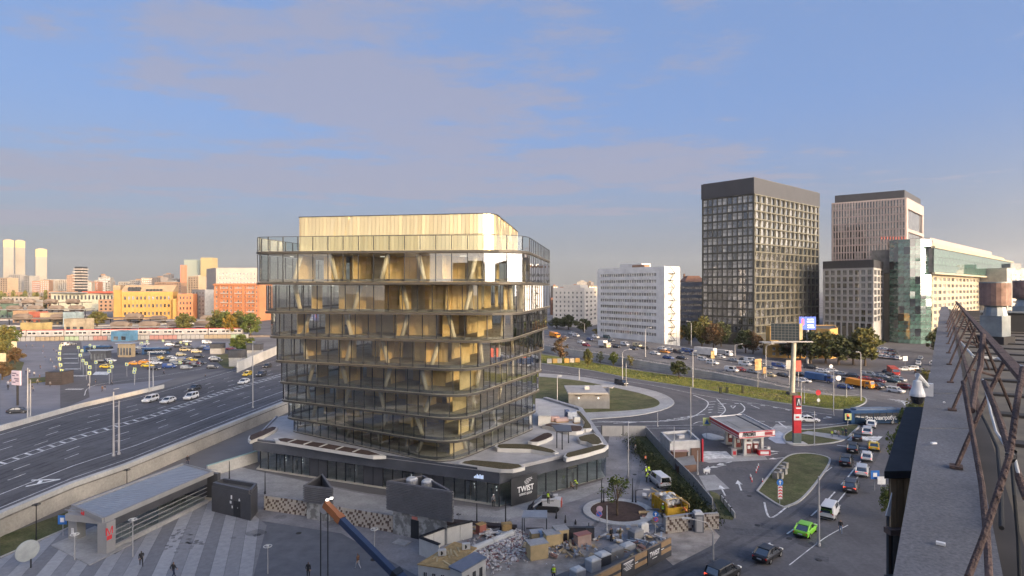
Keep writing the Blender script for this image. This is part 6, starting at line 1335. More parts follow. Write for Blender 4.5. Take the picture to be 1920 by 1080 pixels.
def ring_lamp(px, py, top, lab, dark=False):
    p = P(px, py); h = ztop(top, p.y); o = thing('plaza_lamp', lab, 'street lamp', p, 0, g); m = steel_d if dark else steel; MB().tube([p, p + Vector((0, 0, h))], [.07, .05], 8).build('pole', m, o)
    t = MB()
    pts = [p + Vector((.42 * math.cos(a * .3927), .42 * math.sin(a * .3927), h)) for a in range(17)]; t.tube(pts, .045, 5, cap=False); t.build('ring_head', lampw if not dark else m, o); MB().tube([p + Vector((0, 0, h - .25)), p + Vector((0, 0, h + .06))], [.05, .16], 8).build('lantern', lampw if not dark else m, o)
    MB().tube([p + Vector((-.42, 0, h)), p + Vector((.42, 0, h))], .02, 4).build('spoke', m, o)
ring_lamp(249, 1044, 974, 'ring headed lamp in front of the glazed side of the metro pavilion')
ring_lamp(68, 1012, 946, 'ring headed lamp at the grass verge below the beige wall', True); ring_lamp(238, 935, 881, 'dark lamp behind the metro pavilion roof', True); ring_lamp(140, 1050, 1002, 'ring headed lamp half hidden by the metro pavilion entrance'); ring_lamp(502, 1076, 1024, 'ring headed lamp at the bottom of the plaza'); ring_lamp(702, 1030, 992, 'thin ring lamp on the plaza right of the crane boom')
g = 'slim dark lamps and bollards of the new forecourt'
for px, py, top, lab in ((497, 926, 884, 'slim dark lamp left of the triangular vent house'), (430, 900, 865, 'slim dark lamp beside the mint topped ramp wall'), (1128, 943, 900, 'tall black lamp left of the young tree in the round bed'), (1132, 943, 918, 'short black lamp left of the young tree in the round bed'), (1186, 943, 897, 'tall black lamp right of the young tree in the round bed'), (948, 984, 935, 'slim black lamp before the TWIST sign'), (894, 982, 944, 'thin black post at the bike racks'), (1043, 972, 956, 'black bollard post left of the shelter'), (1060, 980, 966, 'black bollard post by the ring bed'), (1079, 983, 974, 'smaller black bollard by the ring bed'), (1104, 1001, 980, 'tall bollard beside the black bins'), (1138, 996, 948, 'striped barrier post in front of the ring bed')):
    lamp(px, py, top, lab, .03, (0, 0), .07, steel_d if 'striped' not in lab else lampw, g, 'lamp_post')
lamp(1192, 944, 918, 'black lamp with a short arm right of the young tree', .03, (1.2, .1), .07, steel_d, g)
# signs
yg = mat('sign_lime', (.55, .60, .26), .5); sblue = mat('sign_blue', (.03, .16, .50), .5); sred = mat('sign_red', (.60, .04, .05), .5); swhite = mat('sign_white', (.70, .70, .70), .5)
def sign(px, py, top, size, m, label, shape='square', z=0.0, group=None, mark=None, pole=True, face=0):
    p = P(px, py, z); h = ztop(top, p.y) - z - size / 2; o = thing('road_sign', label, 'sign', p, 0, group)
    if pole: MB().tube([p, p + Vector((0, 0, h + size * .4))], .045, 6).build('pole', steel, o)
    c = p + Vector((0, -.09, h)); RX = Matrix.Rotation(R(90), 4, 'X')
    if shape == 'square': MB().box(c, (size, .05, size)).build('plate', m, o)
    else: MB().disc(c, size / 2, 16, 0, RX).build('plate', m, o)
    if mark == 'walk':
        b = MB(); f = c + Vector((0, -.035, 0)); s = size; b.add([f + Vector((-.3 * s, 0, -.3 * s)), f + Vector((.3 * s, 0, -.3 * s)), f + Vector((0, 0, .32 * s)), f + Vector((-.3 * s, -.015, -.3 * s)), f + Vector((.3 * s, -.015, -.3 * s)), f + Vector((0, -.015, .32 * s))], [(0, 2, 1), (3, 4, 5), (0, 1, 4, 3), (1, 2, 5, 4), (2, 0, 3, 5)]); b.build('symbol', sblue, o)
        w = MB(); f = f + Vector((0, -.03, 0)); w.box(f + Vector((0, 0, .08 * s)), (.07 * s, .01, .07 * s)).box(f + Vector((0, 0, -.04 * s)), (.06 * s, .01, .14 * s)).box(f + Vector((-.05 * s, 0, -.17 * s)), (.04 * s, .01, .14 * s)).box(f + Vector((.05 * s, 0, -.17 * s)), (.04 * s, .01, .14 * s)); w.build('figure', mat('mark_black', (.02, .02, .02), .6), o)
    elif mark == 'blank' : MB().box(c + Vector((0, -.035, 0)), (size * .45, .02, size * .5)).build('symbol', swhite, o)
    elif mark == 'nopark':
        MB().disc(c + Vector((0, -.035, 0)), size * .38, 16, 0, RX).build('field', sblue, o); MB().box(c + Vector((0, -.06, 0)), (size * .8, .02, size * .1), M=Matrix.Rotation(R(45), 4, 'Y')).build('bar', sred, o)
    elif mark == 'arrow': MB().box(c + Vector((0, -.035, -.04 * size)), (.14 * size, .02, .5 * size)).loft([[c + Vector((x, y, zz)) for x, zz in ((-.24 * size, .08 * size), (.24 * size, .08 * size), (0, .36 * size))] for y in (-.03, -.05)]).build('symbol', swhite, o)
    return o
g = 'lime framed crossing signs on the square'
for i, (px, py, top) in enumerate(((114, 675, 646), (113, 678, 651), (112, 688, 660), (112, 700, 670), (114, 712, 681), (116, 720, 692), (147, 678, 649), (154, 688, 655), (151, 694, 663), (156, 704, 673), (162, 712, 678), (169, 718, 685), (168, 730, 696), (210, 712, 684), (205, 720, 692), (238, 706, 680), (253, 716, 689), (252, 722, 694), (177, 672, 648), (169, 664, 645), (180, 704, 676), (208, 700, 676), (276, 660, 638), (266, 662, 641), (306, 660, 637), (338, 692, 677), (339, 648, 640), (350, 650, 643))):
    row = 'in the left row by the zebra studs' if i < 6 else 'in the slanting row right of the zebra studs' if i < 13 else 'scattered among the taxis and bus shelter'
    sign(px, py, top, 1.1, yg, 'lime bordered pedestrian crossing sign ' + row, 'square', .02, g, 'walk')
sign(1325, 823, 783, 1.6, yg, 'lime bordered crossing sign at the left corner of the fuel canopy', mark='walk'); sign(1590, 798, 775, 1.5, yg, 'lime bordered crossing sign above the red traffic light', mark='walk')
tl = thing('traffic_light', 'traffic light glowing red before the electric bus', 'traffic light', P(1590, 800)); p = P(1589, 800); MB().tube([p, p + Vector((0, 0, 3))], .06, 6).build('pole', steel, tl); MB().box(p + Vector((0, -.15, 2.3)), (.4, .3, 1.0)).build('housing', steel_d, tl); MB().disc(p + Vector((0, -.33, 2.6)), .17, 12, 0, Matrix.Rotation(R(90), 4, 'X')).build('red_lens', emit('red_lens', (1, .1, .03), 2), tl)
o = sign(1462, 945, 898, .95, sblue, 'blue round sign above red and white chevrons on the grass wedge', 'round', .1, None, 'arrow')
p = P(1462, 945, .1); ch = MB().box(p + Vector((0, -.12, 1.7)), (.62, .04, 1.9)).build('chevron_board', swhite, o)
for i in range(4):
    c = p + Vector((0, -.16, 1.05 + i * .43)); MB().loft([[c + Vector((x, y, zz)) for x, zz in ((-.27, -.1), (0, .08), (.27, -.1), (.27, .08), (0, .26), (-.27, .08))] for y in (-.02, .01)]).build('chevron', sred if i % 2 == 0 else sred, o)
sign(1229, 1000, 958, .75, sblue, 'blue round sign with a white arrow at the worksite entrance', 'round', 0, None, 'arrow'); sign(1229.5, 1001, 969, .6, sred, 'round no parking sign below the blue arrow sign', 'round', 0, None, 'nopark', False)
sign(1124, 980, 948, .85, mat('sign_pinkish', (.45, .33, .38), .6), 'faded pink round sign beside the ring bed', 'round'); sign(1123, 982, 957, .85, mat('sign_mauve', (.42, .25, .40), .6), 'mauve round no parking sign under the faded pink one', 'round', 0, None, 'nopark', False)
MB_ = sign(118, 1005, 966, 1.1, sblue, 'blue square parking style sign on the verge behind the metro pavilion', mark='blank')
o = sign(1640, 920, 882, 1.3, sblue, 'white and blue bus stop sign by the street tree', mark='blank'); o = sign(1652, 922, 893, 1.2, swhite, 'white bus stop timetable sign beside the blue one')
sign(1534, 760, 731, 1.4, sred, 'round red sign on the lit grass beside the price pillar', 'round', .1); sign(1534.5, 761, 747, .9, mat('sign_white2', (.75, .74, .7), .5), 'small round white sign below the red one on the lit grass', 'round', .1, None, None, False)
sign(1572, 727, 704, 1.6, swhite, 'round pale sign on a pole beside the blue tipper lorry', 'round', .1); sign(1558, 715, 683, 1.2, swhite, 'round white sign among the jammed cars under the trees', 'round', 1); sign(1697, 690, 668, 1.8, swhite, 'white square board at the far side street corner')
# banners and billboards
bc = mat('banner_orange', (.75, .30, .12), .6, var=.5, scale=.6, col2=(.55, .45, .2))
def board(px, py, top, bot, w, m, label, name='banner', z=0.1, rz=0, frame=True, cat='banner'):
    p = P(px, py, z); o = thing(name, label, cat, p); zt, zb = ztop(top, p.y), ztop(bot, p.y); MB().tube([p, Vector((p.x, p.y, zt))], .1, 6).build('pole', steel, o)
    MB().box((p.x, p.y - .15, (zt + zb) / 2), (w, .12, zt - zb), rz).build('panel', m, o)
    if frame: MB().box((p.x, p.y - .15, zt + .06), (w + .1, .2, .12), rz).box((p.x, p.y - .15, zb - .06), (w + .1, .2, .12), rz).build('frame', frame_dark, o)
    return o
board(1421, 726, 673, 694, 3.0, bc, 'orange and yellow poster board on the sunlit strip', rz=.5); board(1336, 687, 658, 672, 1.3, bc, 'yellow and orange end panel banner before the box lorry', z=2); board(1433, 710, 688, 700, 1.0, bc, 'small orange banner left of the curved lamp', z=1)
board(1480, 725, 675, 692, 2.2, mat('banner_grey', (.42, .42, .40), .6), 'pale grey banner back behind the billboard mast', z=.6); board(1497, 725, 676, 696, 1.5, mat('banner_red', (.65, .10, .07), .6), 'red banner right of the billboard mast', z=.6)
p = P(1485, 740, .1); zt, zb = ztop(607, p.y), ztop(638, p.y)
bb = thing('billboard', 'giant two sided billboard on a thick pale mast beside the lit grass', 'billboard', p); MB().tube([p, p + Vector((.6, 0, zb - .8))], [.72, .6], 16).build('mast', mat('mast_cream', (.45, .42, .34), .6), bb); MB().box(p + Vector((0, 0, .3)), (2.4, 2.4, .8)).build('footing', mat('footing', (.10, .095, .09), .8), bb)
A1, B1 = Vector((p.x - 5.4, p.y + 1.5)), Vector((p.x + 1.6, p.y - 1.0)); B2 = Vector((p.x + 4.6, p.y + 3.2)); zc = (zt + zb) / 2; hh = zt - zb
lat = MB().box((0, 0, 0), ((B1 - A1).length, .08, hh)).mesh('back_skin', mat('billboard_back', (.035, .055, .065), .5)); u = (B1 - A1).normalized(); ang = math.atan2(u.y, u.x); m_ = (A1 + B1) / 2
put('back_skin', lat, bb, Matrix.Translation((m_.x, m_.y + .25, zc)) @ Matrix.Rotation(ang, 4, 'Z'))
for i in range(9): q = A1.lerp(B1, i / 8); put('lattice_bar', MB().box((0, 0, 0), (.1, .12, hh)).mesh('bar', fr_grey), bb, Matrix.Translation((q.x, q.y, zc)) @ Matrix.Rotation(ang, 4, 'Z'))
for i in range(7): put('lattice_bar', MB().box((0, 0, 0), ((B1 - A1).length, .08, .1)).mesh('bar', fr_grey), bb, Matrix.Translation((m_.x, m_.y - .08, zb + hh * i / 6)) @ Matrix.Rotation(ang, 4, 'Z'))
u2 = (B2 - B1); m_ = (B1 + B2) / 2; a2_ = math.atan2(u2.y, u2.x); put('poster', MB().box((0, 0, 0), (u2.length, .15, hh)).mesh('poster', mat('poster_autumn', (.62, .25, .10), .6, var=.6, scale=.5, col2=(.38, .36, .20), thr=(.3, .6))), bb, Matrix.Translation((m_.x, m_.y, zc)) @ Matrix.Rotation(a2_, 4, 'Z'))
MB().box((p.x - .5, p.y - .6, zb - .35), (12, 1.4, .2), .0).build('walkway', steel, bb)
o = thing('led_screen', 'bright blue advertising screen against the foot of the charcoal tower', 'screen', PD(1515, 607, 240)); MB().box(PD(1514, 606, 240), (6.6, .5, 5.2)).build('screen', emit('screen_blue', (.05, .12, .70), .3), o)
for i, (dx, dz, w) in enumerate(((1.2, 1.5, 2.6), (1.2, .6, 2.8), (1.2, -.8, 2.4), (1.4, -1.7, 2.8))): MB().box(PD(1514, 606, 239.7) + Vector((dx, 0, dz)), (w, .08, .5)).build('text_line', emit('screen_white', (.7, .75, .9), .25), o)
MB().box(PD(1514, 606, 239.7) + Vector((-1.9, 0, .5)), (.9, .1, 2.6)).build('figure', emit('screen_red', (.8, .1, .15), .6), o); MB().tube([Vector((PD(1514, 606, 240.6).x, 240.6, 0)), PD(1514, 606, 240.6)], .5, 8).build('mast', steel, o)
p = P(33, 760, .02); zt, zb = ztop(695, p.y), ztop(722, p.y); o = thing('billboard', 'white billboard with lilac lines of print by the barrier wall', 'billboard', p); MB().tube([p, Vector((p.x, p.y, zb))], .25, 8).build('mast', steel_d, o); w = 24 * p.y / F
MB().box((p.x - .3, p.y, (zt + zb) / 2), (w, .4, zt - zb), -.35).build('panel', mat('board_lilac', (.58, .50, .58), .6, var=.06), o)
for i, (dx, w_l, z_) in enumerate(((-.15, .5, .82), (-.25, .3, .66), (.2, .25, .72), (.1, .55, .45), (.15, .4, .3), (-.2, .35, .2))): MB().box((p.x - .3 + dx * w, p.y - .26 - dx * w * .36, zb + (zt - zb) * z_), (w * w_l, .05, .28), -.35).build('print_line', mat('print_violet', (.12, .09, .16), .6), o)
for px, py, top, bot, w, lab in ((4, 690, 662, 682, 3.2, 'cream poster stand at the left edge of the square'), (27, 660, 640, 654, 2.6, 'cream poster stand among the square trees')): board(px, py, top, bot, w, mat('poster_cream', (.55, .46, .30), .6), lab, 'poster_stand', 0.05, 0, True, 'poster stand')

# ---------------------------------------------------------------- the filling station
red_c = mat('canopy_red', (.45, .02, .035), .45); white_c = mat('canopy_white', (.62, .60, .60), .5); pump_m = mat('pump_grey', (.35, .33, .33), .5)
ZC = 3.8
cor = PL([(1348, 833.5 - 0), (1388, 842), (1451, 829), (1391, 806)], 0)
top4 = [P(1386, 811, ZC + .9), P(1453, 806, ZC + .9), P(1393, 776, ZC + .9), P(1331, 781, ZC + .9)]
fs_ = thing('fuel_canopy', 'red and white filling station canopy with a flat grey roof on square pillars', 'canopy', Vector((top4[0].x, top4[0].y, 0)))
tq = [Vector((p.x, p.y)) for p in top4]; cc = sum(tq, Vector((0, 0))) / 4
MB().prism(tq, ZC - .3, ZC + .72).build('soffit_box', white_c, fs_); MB().prism([cc + (p - cc) * .96 for p in tq], ZC + .722, ZC + .76).build('roof', roof_grey, fs_)
wall_line(MB(), [Vector((*p, 0)) for p in [cc + (q - cc) * .985 for q in tq] + [cc + (tq[0] - cc) * .985]], .22, ZC + .95, base=ZC + .722).build('coping', white_c, fs_)
for i, (m, z0, h) in enumerate(((red_c, ZC + .62, .5), (red_c, ZC + .02, .16))):
    for k in (3,):
        a, b_ = tq[k], tq[(k + 1) % 4]; e = b_ - a; n = Vector((e.y, -e.x)).normalized(); n = n if n.dot(a - cc) > 0 else -n; c = (a + b_) / 2 + n * .05; MB().box((c.x, c.y, z0), (e.length, .08, h), math.atan2(e.y, e.x)).build('red_stripe', m, fs_)
a, b_ = tq[0], tq[1]; e = b_ - a; n = Vector((e.y, -e.x)).normalized(); n = n if n.dot(a - cc) > 0 else -n; c = (a + b_) / 2 + n * .05
for z0, h in ((ZC + .88, .12), (ZC - .12, .14)): MB().box((c.x, c.y, z0), (e.length, .08, h), math.atan2(e.y, e.x)).build('red_stripe', red_c, fs_)
q = a.lerp(b_, .27) + n * .06; text('lettering', 'ЛУКОЙЛ', .95, frame_on((q.x, q.y, ZC + .38), Vector((*e, 0))), mat('letter_black', (.03, .03, .03), .5), fs_, .03, width=e.length * .36, bold=.02)
for i in range(8): q = a.lerp(b_, .72 + i * .028) + n * .06; MB().box((q.x, q.y, ZC + .38), (.1, .06, .6), math.atan2(e.y, e.x)).build('print_bar', red_c, fs_)
MB().prism([cc + (p - cc) * f + (tq[3] - tq[0]) * 0 for p, f in zip(tq, (.5, .5, .5, .5))], ZC + .762, ZC + .80).build('roof_patch', roof_grey, fs_); seam_a, seam_b = tq[1].lerp(tq[0], .22), tq[2].lerp(tq[3], .22); wall_line(MB(), [Vector((*seam_a, 0)), Vector((*seam_b, 0))], .3, ZC + .86, base=ZC + .762).build('gutter', frame_dark, fs_)
for i, t in enumerate((.12, .45, .72)):
    for s_ in (.26, .74):
        q = tq[0].lerp(tq[3], t).lerp(tq[1].lerp(tq[2], t), s_); MB().box((q.x, q.y, (ZC - .3) / 2), (.5, .5, ZC - .32), math.atan2(e.y, e.x)).build('pillar', concrete_pale, fs_)
    qa, qb = tq[0].lerp(tq[3], t).lerp(tq[1].lerp(tq[2], t), .26), tq[0].lerp(tq[3], t).lerp(tq[1].lerp(tq[2], t), .74); MB().box(((qa.x + qb.x) / 2, (qa.y + qb.y) / 2, 3.0), ((qb - qa).length - .56, .3, .25), math.atan2(e.y, e.x)).build('cross_beam', concrete_pale, fs_)
    for s_, lab in ((.4, 'left'), (.6, 'right')):
        q = tq[0].lerp(tq[3], t + .04).lerp(tq[1].lerp(tq[2], t + .04), s_); po = thing('fuel_pump', 'red fuel pump, %s of the pair %s' % (lab, ('at the near canopy end', 'midway under the canopy', 'at the far canopy end')[i]), 'fuel pump', (q.x, q.y, .05), 0, 'fuel pumps')
        MB().box((q.x, q.y, 1.0), (.9, .6, 1.9)).build('cabinet', mat('pump_red', (.20, .045, .04), .5), po); MB().box((q.x, q.y - .02, 2.08), (1.0, .66, .3)).build('header', swhite, po); MB().box((q.x, q.y - .31, 1.3), (.5, .04, .6)).build('display', swhite, po); MB().tube([(q.x + .48, q.y, 1.6), (q.x + .62, q.y, .8), (q.x + .5, q.y, .4)], .03, 5).build('hose', tyre, po)
    q = tq[0].lerp(tq[3], t).lerp(tq[1].lerp(tq[2], t), .5); struct(MB().box((q.x, q.y, .06), (5.2, 1.6, .16), math.atan2(e.y, e.x)).build('pump_island', concrete))
for px, py, s_, m, lab in ((1432, 853, (2.2, .8, 1.0), red_c, 'red low fuel station locker right of the near pumps'), (1376, 855, (.8, .7, 1.3), pump_m, 'grey red tyre air box left of the near pumps'), (1441, 852, (.5, .5, 1.4), swhite, 'white red litter box at the pump island end')):
    p = P(px, py); o = thing('locker', lab, 'locker', p); MB().box(p + Vector((0, 0, s_[2] / 2)), s_).build('body', m, o); MB().box(p + Vector((0, 0, s_[2] + .04)), (s_[0] + .06, s_[1] + .06, .08)).build('lid', pump_m, o); MB().box(p + Vector((0, -s_[1] / 2 - .01, s_[2] * .5)), (s_[0] * .7, .02, s_[2] * .5)).build('front_panel', swhite if m is red_c else red_c, o)
p = P(1493, 832); zt = ztop(742, p.y); o = thing('price_pillar', 'tall red fuel price pillar with white panels and a grey foot', 'price pillar', p); w = 1.5
MB().box(p + Vector((.1, 0, 2.2 + (zt - 2.2) / 2)), (w, .7, zt - 2.2)).build('red_shaft', mat('pillar_red', (.52, .03, .04), .45), o); MB().box(p + Vector((.1, 0, 1.1)), (w, .7, 2.2)).build('grey_foot', mat('pillar_foot', (.10, .13, .13), .6), o); MB().box(p + Vector((.1, 0, .1)), (3.4, 2, .25)).build('plinth', concrete_pale, o)
MB().box(p + Vector((.3, -.37, zt - 1.2)), (1.0, .05, 1.7)).build('emblem_panel', mat('panel_black', (.04, .03, .035), .5), o); c = p + Vector((.3, -.42, zt - 1.2))
MB().loft([[c + Vector((x, y, z_)) for x, z_ in ((-.36, -.6), (-.2, -.6), (.0, .35), (.2, -.6), (.36, -.6), (.1, .62), (-.1, .62))] for y in (0, -.03)]).build('emblem', swhite, o)
MB().box(p + Vector((.3, -.37, zt - 2.4)), (1.0, .04, .25)).build('white_bar', swhite, o); MB().box(p + Vector((.1, -.37, zt - 4.2)), (w, .05, 1.2)).build('price_panel', swhite, o); MB().box(p + Vector((.05, -.41, zt - 4.2)), (.7, .03, .35)).build('price_digits', sred, o)
# kiosk of the station
kq = [Vector(P(x, y, 3.7)[:2]) for x, y in ((1256, 828), (1314, 826), (1292, 806), (1238, 810))]
H = House('kiosk', 'white filling station kiosk with a sunken grey roof and brown base', 'kiosk', kq, 0, 3.3, mat('kiosk_white', (.46, .46, .46), .7), roof_grey, None, .45)
k = H.edge((kq[0] + kq[1]) / 2); H.face(k, 3, 1, .3, 2.2, .7, .8, .3, (.6, .6), (wg_dark, wg_mid), fr_grey, 1); o = H.done()
a, b_ = kq[0], kq[1]; e = b_ - a; n = Vector((e.y, -e.x)).normalized(); n = n if n.dot(a - sum(kq, Vector((0, 0))) / 4) > 0 else -n
br = mat('brown_panel', (.13, .075, .055), .7); c = a.lerp(b_, .28) + n * .12; MB().box((c.x, c.y, 1.0), (e.length * .5, .2, 2.0), math.atan2(e.y, e.x)).build('brown_panel', br, o); c = a.lerp(b_, .82) + n * .12; MB().box((c.x, c.y, 1.2), (e.length * .3, .2, 2.4), math.atan2(e.y, e.x)).build('brown_panel', br, o)
c = b_ + n * .1; MB().box((c.x + .2, c.y, 2.0), (.25, .5, 4.0), math.atan2(e.y, e.x)).build('red_edge', red_c, o); c = a.lerp(b_, .28) + n * .6; MB().box((c.x, c.y, 2.15), (e.length * .5, 1.2, .1), math.atan2(e.y, e.x)).build('awning', mat('awning_pink', (.30, .21, .20), .7), o)
c = sum(kq, Vector((0, 0))) / 4; MB().box((c.x, c.y, 3.6), (1.4, .9, .6), .5).build('roof_unit', steel, o)
H = House('shed', 'long flat lean-to shed beside the kiosk behind the worksite fence', 'shed', [Vector(P(x, y)[:2]) for x, y in ((1262, 872), (1300, 866), (1306, 884), (1270, 888))], 0, 1.2, br, roof_grey, None, 0); H.done()
o = thing('low_stand', 'low white four legged stand on the fuel station drive', 'sign', P(1325, 887)); p = P(1325, 887); MB().box(p + Vector((0, 0, .5)), (1.0, .5, .35)).build('body', swhite, o); [MB().box(p + Vector((x, y, .17)), (.1, .1, .34)).build('leg', swhite, o) for x in (-.4, .4) for y in (-.18, .18)]

# ---------------------------------------------------------------- plaza pavilions
Z = Vector((0, 0, 1))
def V2(p): return Vector((p.x, p.y))
pav_m = mat('pavilion_grey', (.27, .27, .275), .6, var=.06); pav_roof = mat('pavilion_roof', (.26, .29, .34), .45, var=.08); pav_dark = mat('pavilion_dark', (.065, .067, .076), .4)
mq = [V2(P(x, y, 4.2)) for x, y in ((193, 973), (400, 884), (344, 869), (134, 948))]
mp_ = thing('metro_pavilion', 'long grey metro pavilion with a blue grey roof and glazed sides', 'metro pavilion', Vector((*mq[0], 0)))
e = (mq[1] - mq[0]); ux = e.normalized(); L = e.length; vx = (mq[3] - mq[0]); Wd = vx.length; vy = vx.normalized(); ang = math.atan2(ux.y, ux.x)
def mpt(a, b_, z): p = mq[0] + ux * a + vy * b_; return Vector((p.x, p.y, z))
mc = sum(mq, Vector((0, 0))) / 4
MB().prism([mc + (p - mc) * .99 for p in mq], 3.75, 4.05).build('roof', pav_roof, mp_); wall_line(MB(), [Vector((*p, 0)) for p in [mc + (q - mc) * .985 for q in mq] + [mc + (mq[0] - mc) * .985]], .35, 4.3, base=3.7).build('roof_edge', pav_m, mp_)
rs = MB().box((0, 0, 0), (.06, Wd * .9, .06)).mesh('roof_seam', pav_roof)
for i in range(30): put('roof_seam', rs, mp_, Matrix.Translation(mpt(L * (i + .5) / 30, Wd / 2, 4.08)) @ Matrix.Rotation(ang, 4, 'Z'))
for b_ in (.25, Wd - .25): MB().box(mpt(.6, b_, 1.86), (1.2, 1.3, 3.68), ang).build('portal_leg', pav_m, mp_)
MB().box(mpt(.6, Wd / 2, 3.3), (1.2, Wd - 1.6, .8), ang).build('portal_beam', pav_m, mp_)
MB().box(mpt(L - .4, Wd / 2, 1.85), (.6, Wd, 3.68), ang).build('end_wall', pav_dark, mp_); MB().box(mpt(L * .5 + 2, Wd - .1, 1.85), (L - 6, .15, 3.68), ang).build('rear_wall', pav_m, mp_); MB().box(mpt(7, Wd / 2, 1.6), (.15, Wd - 1.2, 3.2), ang).build('inner_screen', shop_glass, mp_)
MB().box(mpt(L / 2, .12, 3.2), (L - 2.5, .18, .95), ang).build('dark_band', pav_dark, mp_); MB().box(mpt(L / 2, .1, .25), (L - 2.5, .5, .5), ang).build('plinth', concrete, mp_)
for i in range(13):
    for r in range(4): put('glass_pane', MB().box((0, 0, 0), ((L - 3) / 13 - .08, .05, .52)).mesh('pane', shop_glass), mp_, Matrix.Translation(mpt(1.4 + (i + .5) * (L - 3) / 13, .15, .8 + r * .58)) @ Matrix.Rotation(ang, 4, 'Z'))
for r in range(5): MB().box(mpt(L / 2, .08, .52 + r * .58), (L - 2.5, .1, .06), ang).build('rail', steel, mp_)
MB().box(mpt(L / 2 + 1, Wd / 2, .06), (L, Wd - 1, .1), ang).build('floor', slab_floor, mp_); MB().box(mpt(3, Wd / 2 + .6, 2.9), (.9, .25, .1), ang).build('lamp', lit, mp_)
text('metro_letter', 'М', .95, frame_on(mpt(-.04, Wd * .62, 3.75), -vy.to_3d()), sred, mp_, .05); text('metro_letter', 'М', 1.2, frame_on(mpt(.6, -.42, 2.6), ux.to_3d()), sred, mp_, .05); MB().box(mpt(.6, -.42, 1.9), (.7, .05, .5), ang).build('red_mark', sred, mp_)
for a, b_ in ((-.02, Wd - .3), (-.02, .4)): MB().box(mpt(a, b_, 1.1), (.04, .35, .8), ang).build('notice', swhite, mp_)
st_ = [mpt(-2.2, -1.0, 0), mpt(-2.2, Wd + .8, 0), mpt(L * .2, Wd + .8, 0), mpt(L * .2, -1, 0)]; struct(MB().prism([V2(p) for p in st_], .02, .13, bottom=False).build('pavement', concrete))
kq = [V2(P(x, y, 3.9)) for x, y in ((470, 922), (483, 907), (420, 897), (397, 906))]
H = House('toilet_kiosk', 'black box kiosk with white pictograms beside the metro pavilion', 'kiosk', kq, 0, 3.5, pav_dark, roof_felt, None, .5); o = H.done()
a, b_ = kq[3], kq[0]; e = (b_ - a); u = e.normalized(); n = Vector((u.y, -u.x)); an = math.atan2(u.y, u.x)
for t, z, w, h in ((.52, 2.6, .25, .5), (.72, 2.4, .3, .2), (.5, 1.9, .3, .35), (.54, 1.3, .2, .35), (.68, 1.35, .15, .15), (.72, 2.55, .12, .2)): p = a + e * t + n * .03; MB().box((p.x, p.y, z), (w, .03, h), an).build('pictogram', swhite, o)
p = a + e * .66 + n * .025; MB().box((p.x, p.y, 1.2), (1.3, .04, 2.1), an).build('door', frame_dark, o)
def louvred(label, top, zt, zl, base, name='vent_house', rows=14, door=False):
    q = [V2(P(x, y, zt)) for x, y in top]; c = sum(q, Vector((0, 0))) / 3; o = thing(name, label, 'vent house', Vector((*c, 0)))
    if sum(q[i].x * q[(i + 1) % 3].y - q[(i + 1) % 3].x * q[i].y for i in range(3)) < 0: q = q[::-1]
    core = [c + (p - c) * .80 for p in q]; MB().prism(core, 0, zl).build('base', mat('vent_concrete', (.27, .27, .26), .8, var=.35, scale=.9, thr=(.45, .55)), o)
    wall_line(MB(), [Vector((*p, 0)) for p in [c + (x - c) * .9 for x in q] + [c + (q[0] - c) * .9]], .12, zt - .1, base=zl).build('inner_wall', pav_dark, o); MB().prism([c + (p - c) * .88 for p in q], zl, zl + .2).build('deck', roof_grey, o)
    for r in range(rows):
        z = zl + (r + .5) * (zt - zl) / rows; k = 1.0 + (.015 if r % 2 else 0); wall_line(MB(), [Vector((*p, 0)) for p in [c + (x - c) * .965 * k for x in q] + [c + (q[0] - c) * .965 * k]], .26, z + .07, base=z - .05).build('louvre_slat', mat('louvre', (.16, .16, .17), .5), o)
    wall_line(MB(), [Vector((*p, 0)) for p in [c + (x - c) * .95 for x in q] + [c + (q[0] - c) * .95]], .3, zt + .1, base=zt).build('top_frame', mat('louvre_cap', (.15, .15, .165), .5), o)
    return o, q, c, core
louvred('small triangular louvred vent house left of the crane tip', ((569, 911), (604, 889), (624, 918)), 4.5, 2.3, None, rows=9)
o, q, c, core = louvred('large triangular louvred vent house with two fans and a dark door', ((724, 902), (793, 892), (851, 924)), 6.6, 3.0, None, rows=18)
for px, py in ((765, 910), (795, 914)): p = P(px, py, 6.4) + Vector((.15, 2.0, 0)); MB().tube([(p.x, p.y, 3.2), (p.x, p.y, 6.5), (p.x, p.y, 6.6)], [.8, .8, .7], 16).build('fan_drum', steel, o); MB().tube([(p.x, p.y, 6.6), (p.x, p.y, 6.75)], [.72, .5], 16).build('fan_cap', lampw, o)
j = min(range(3), key=lambda i: ((core[i] + core[(i + 1) % 3]) / 2).y); a, b_ = core[j], core[(j + 1) % 3]
if a.x > b_.x: a, b_ = b_, a
u = (b_ - a).normalized(); n = Vector((u.y, -u.x)); an = math.atan2(u.y, u.x); p = a.lerp(b_, .42) + n * .03; MB().box((p.x, p.y, 1.15), (1.15, .06, 2.3), an).build('door', frame_dark, o); MB().box((p.x + n.x * .02, p.y + n.y * .02, 2.55), (.8, .06, .35), an).build('sign_plate', mat('plate_pink', (.55, .20, .16), .5), o)
struct(MB().box((p.x + n.x * 1.4 - .8, p.y + n.y * 1.4, .09), (1.9, 1.4, .12), an).build('kerb_slab', concrete))
tile_a, tile_b = mat('tile_cream', (.46, .42, .37), .7), mat('tile_brown', (.13, .095, .08), .8)
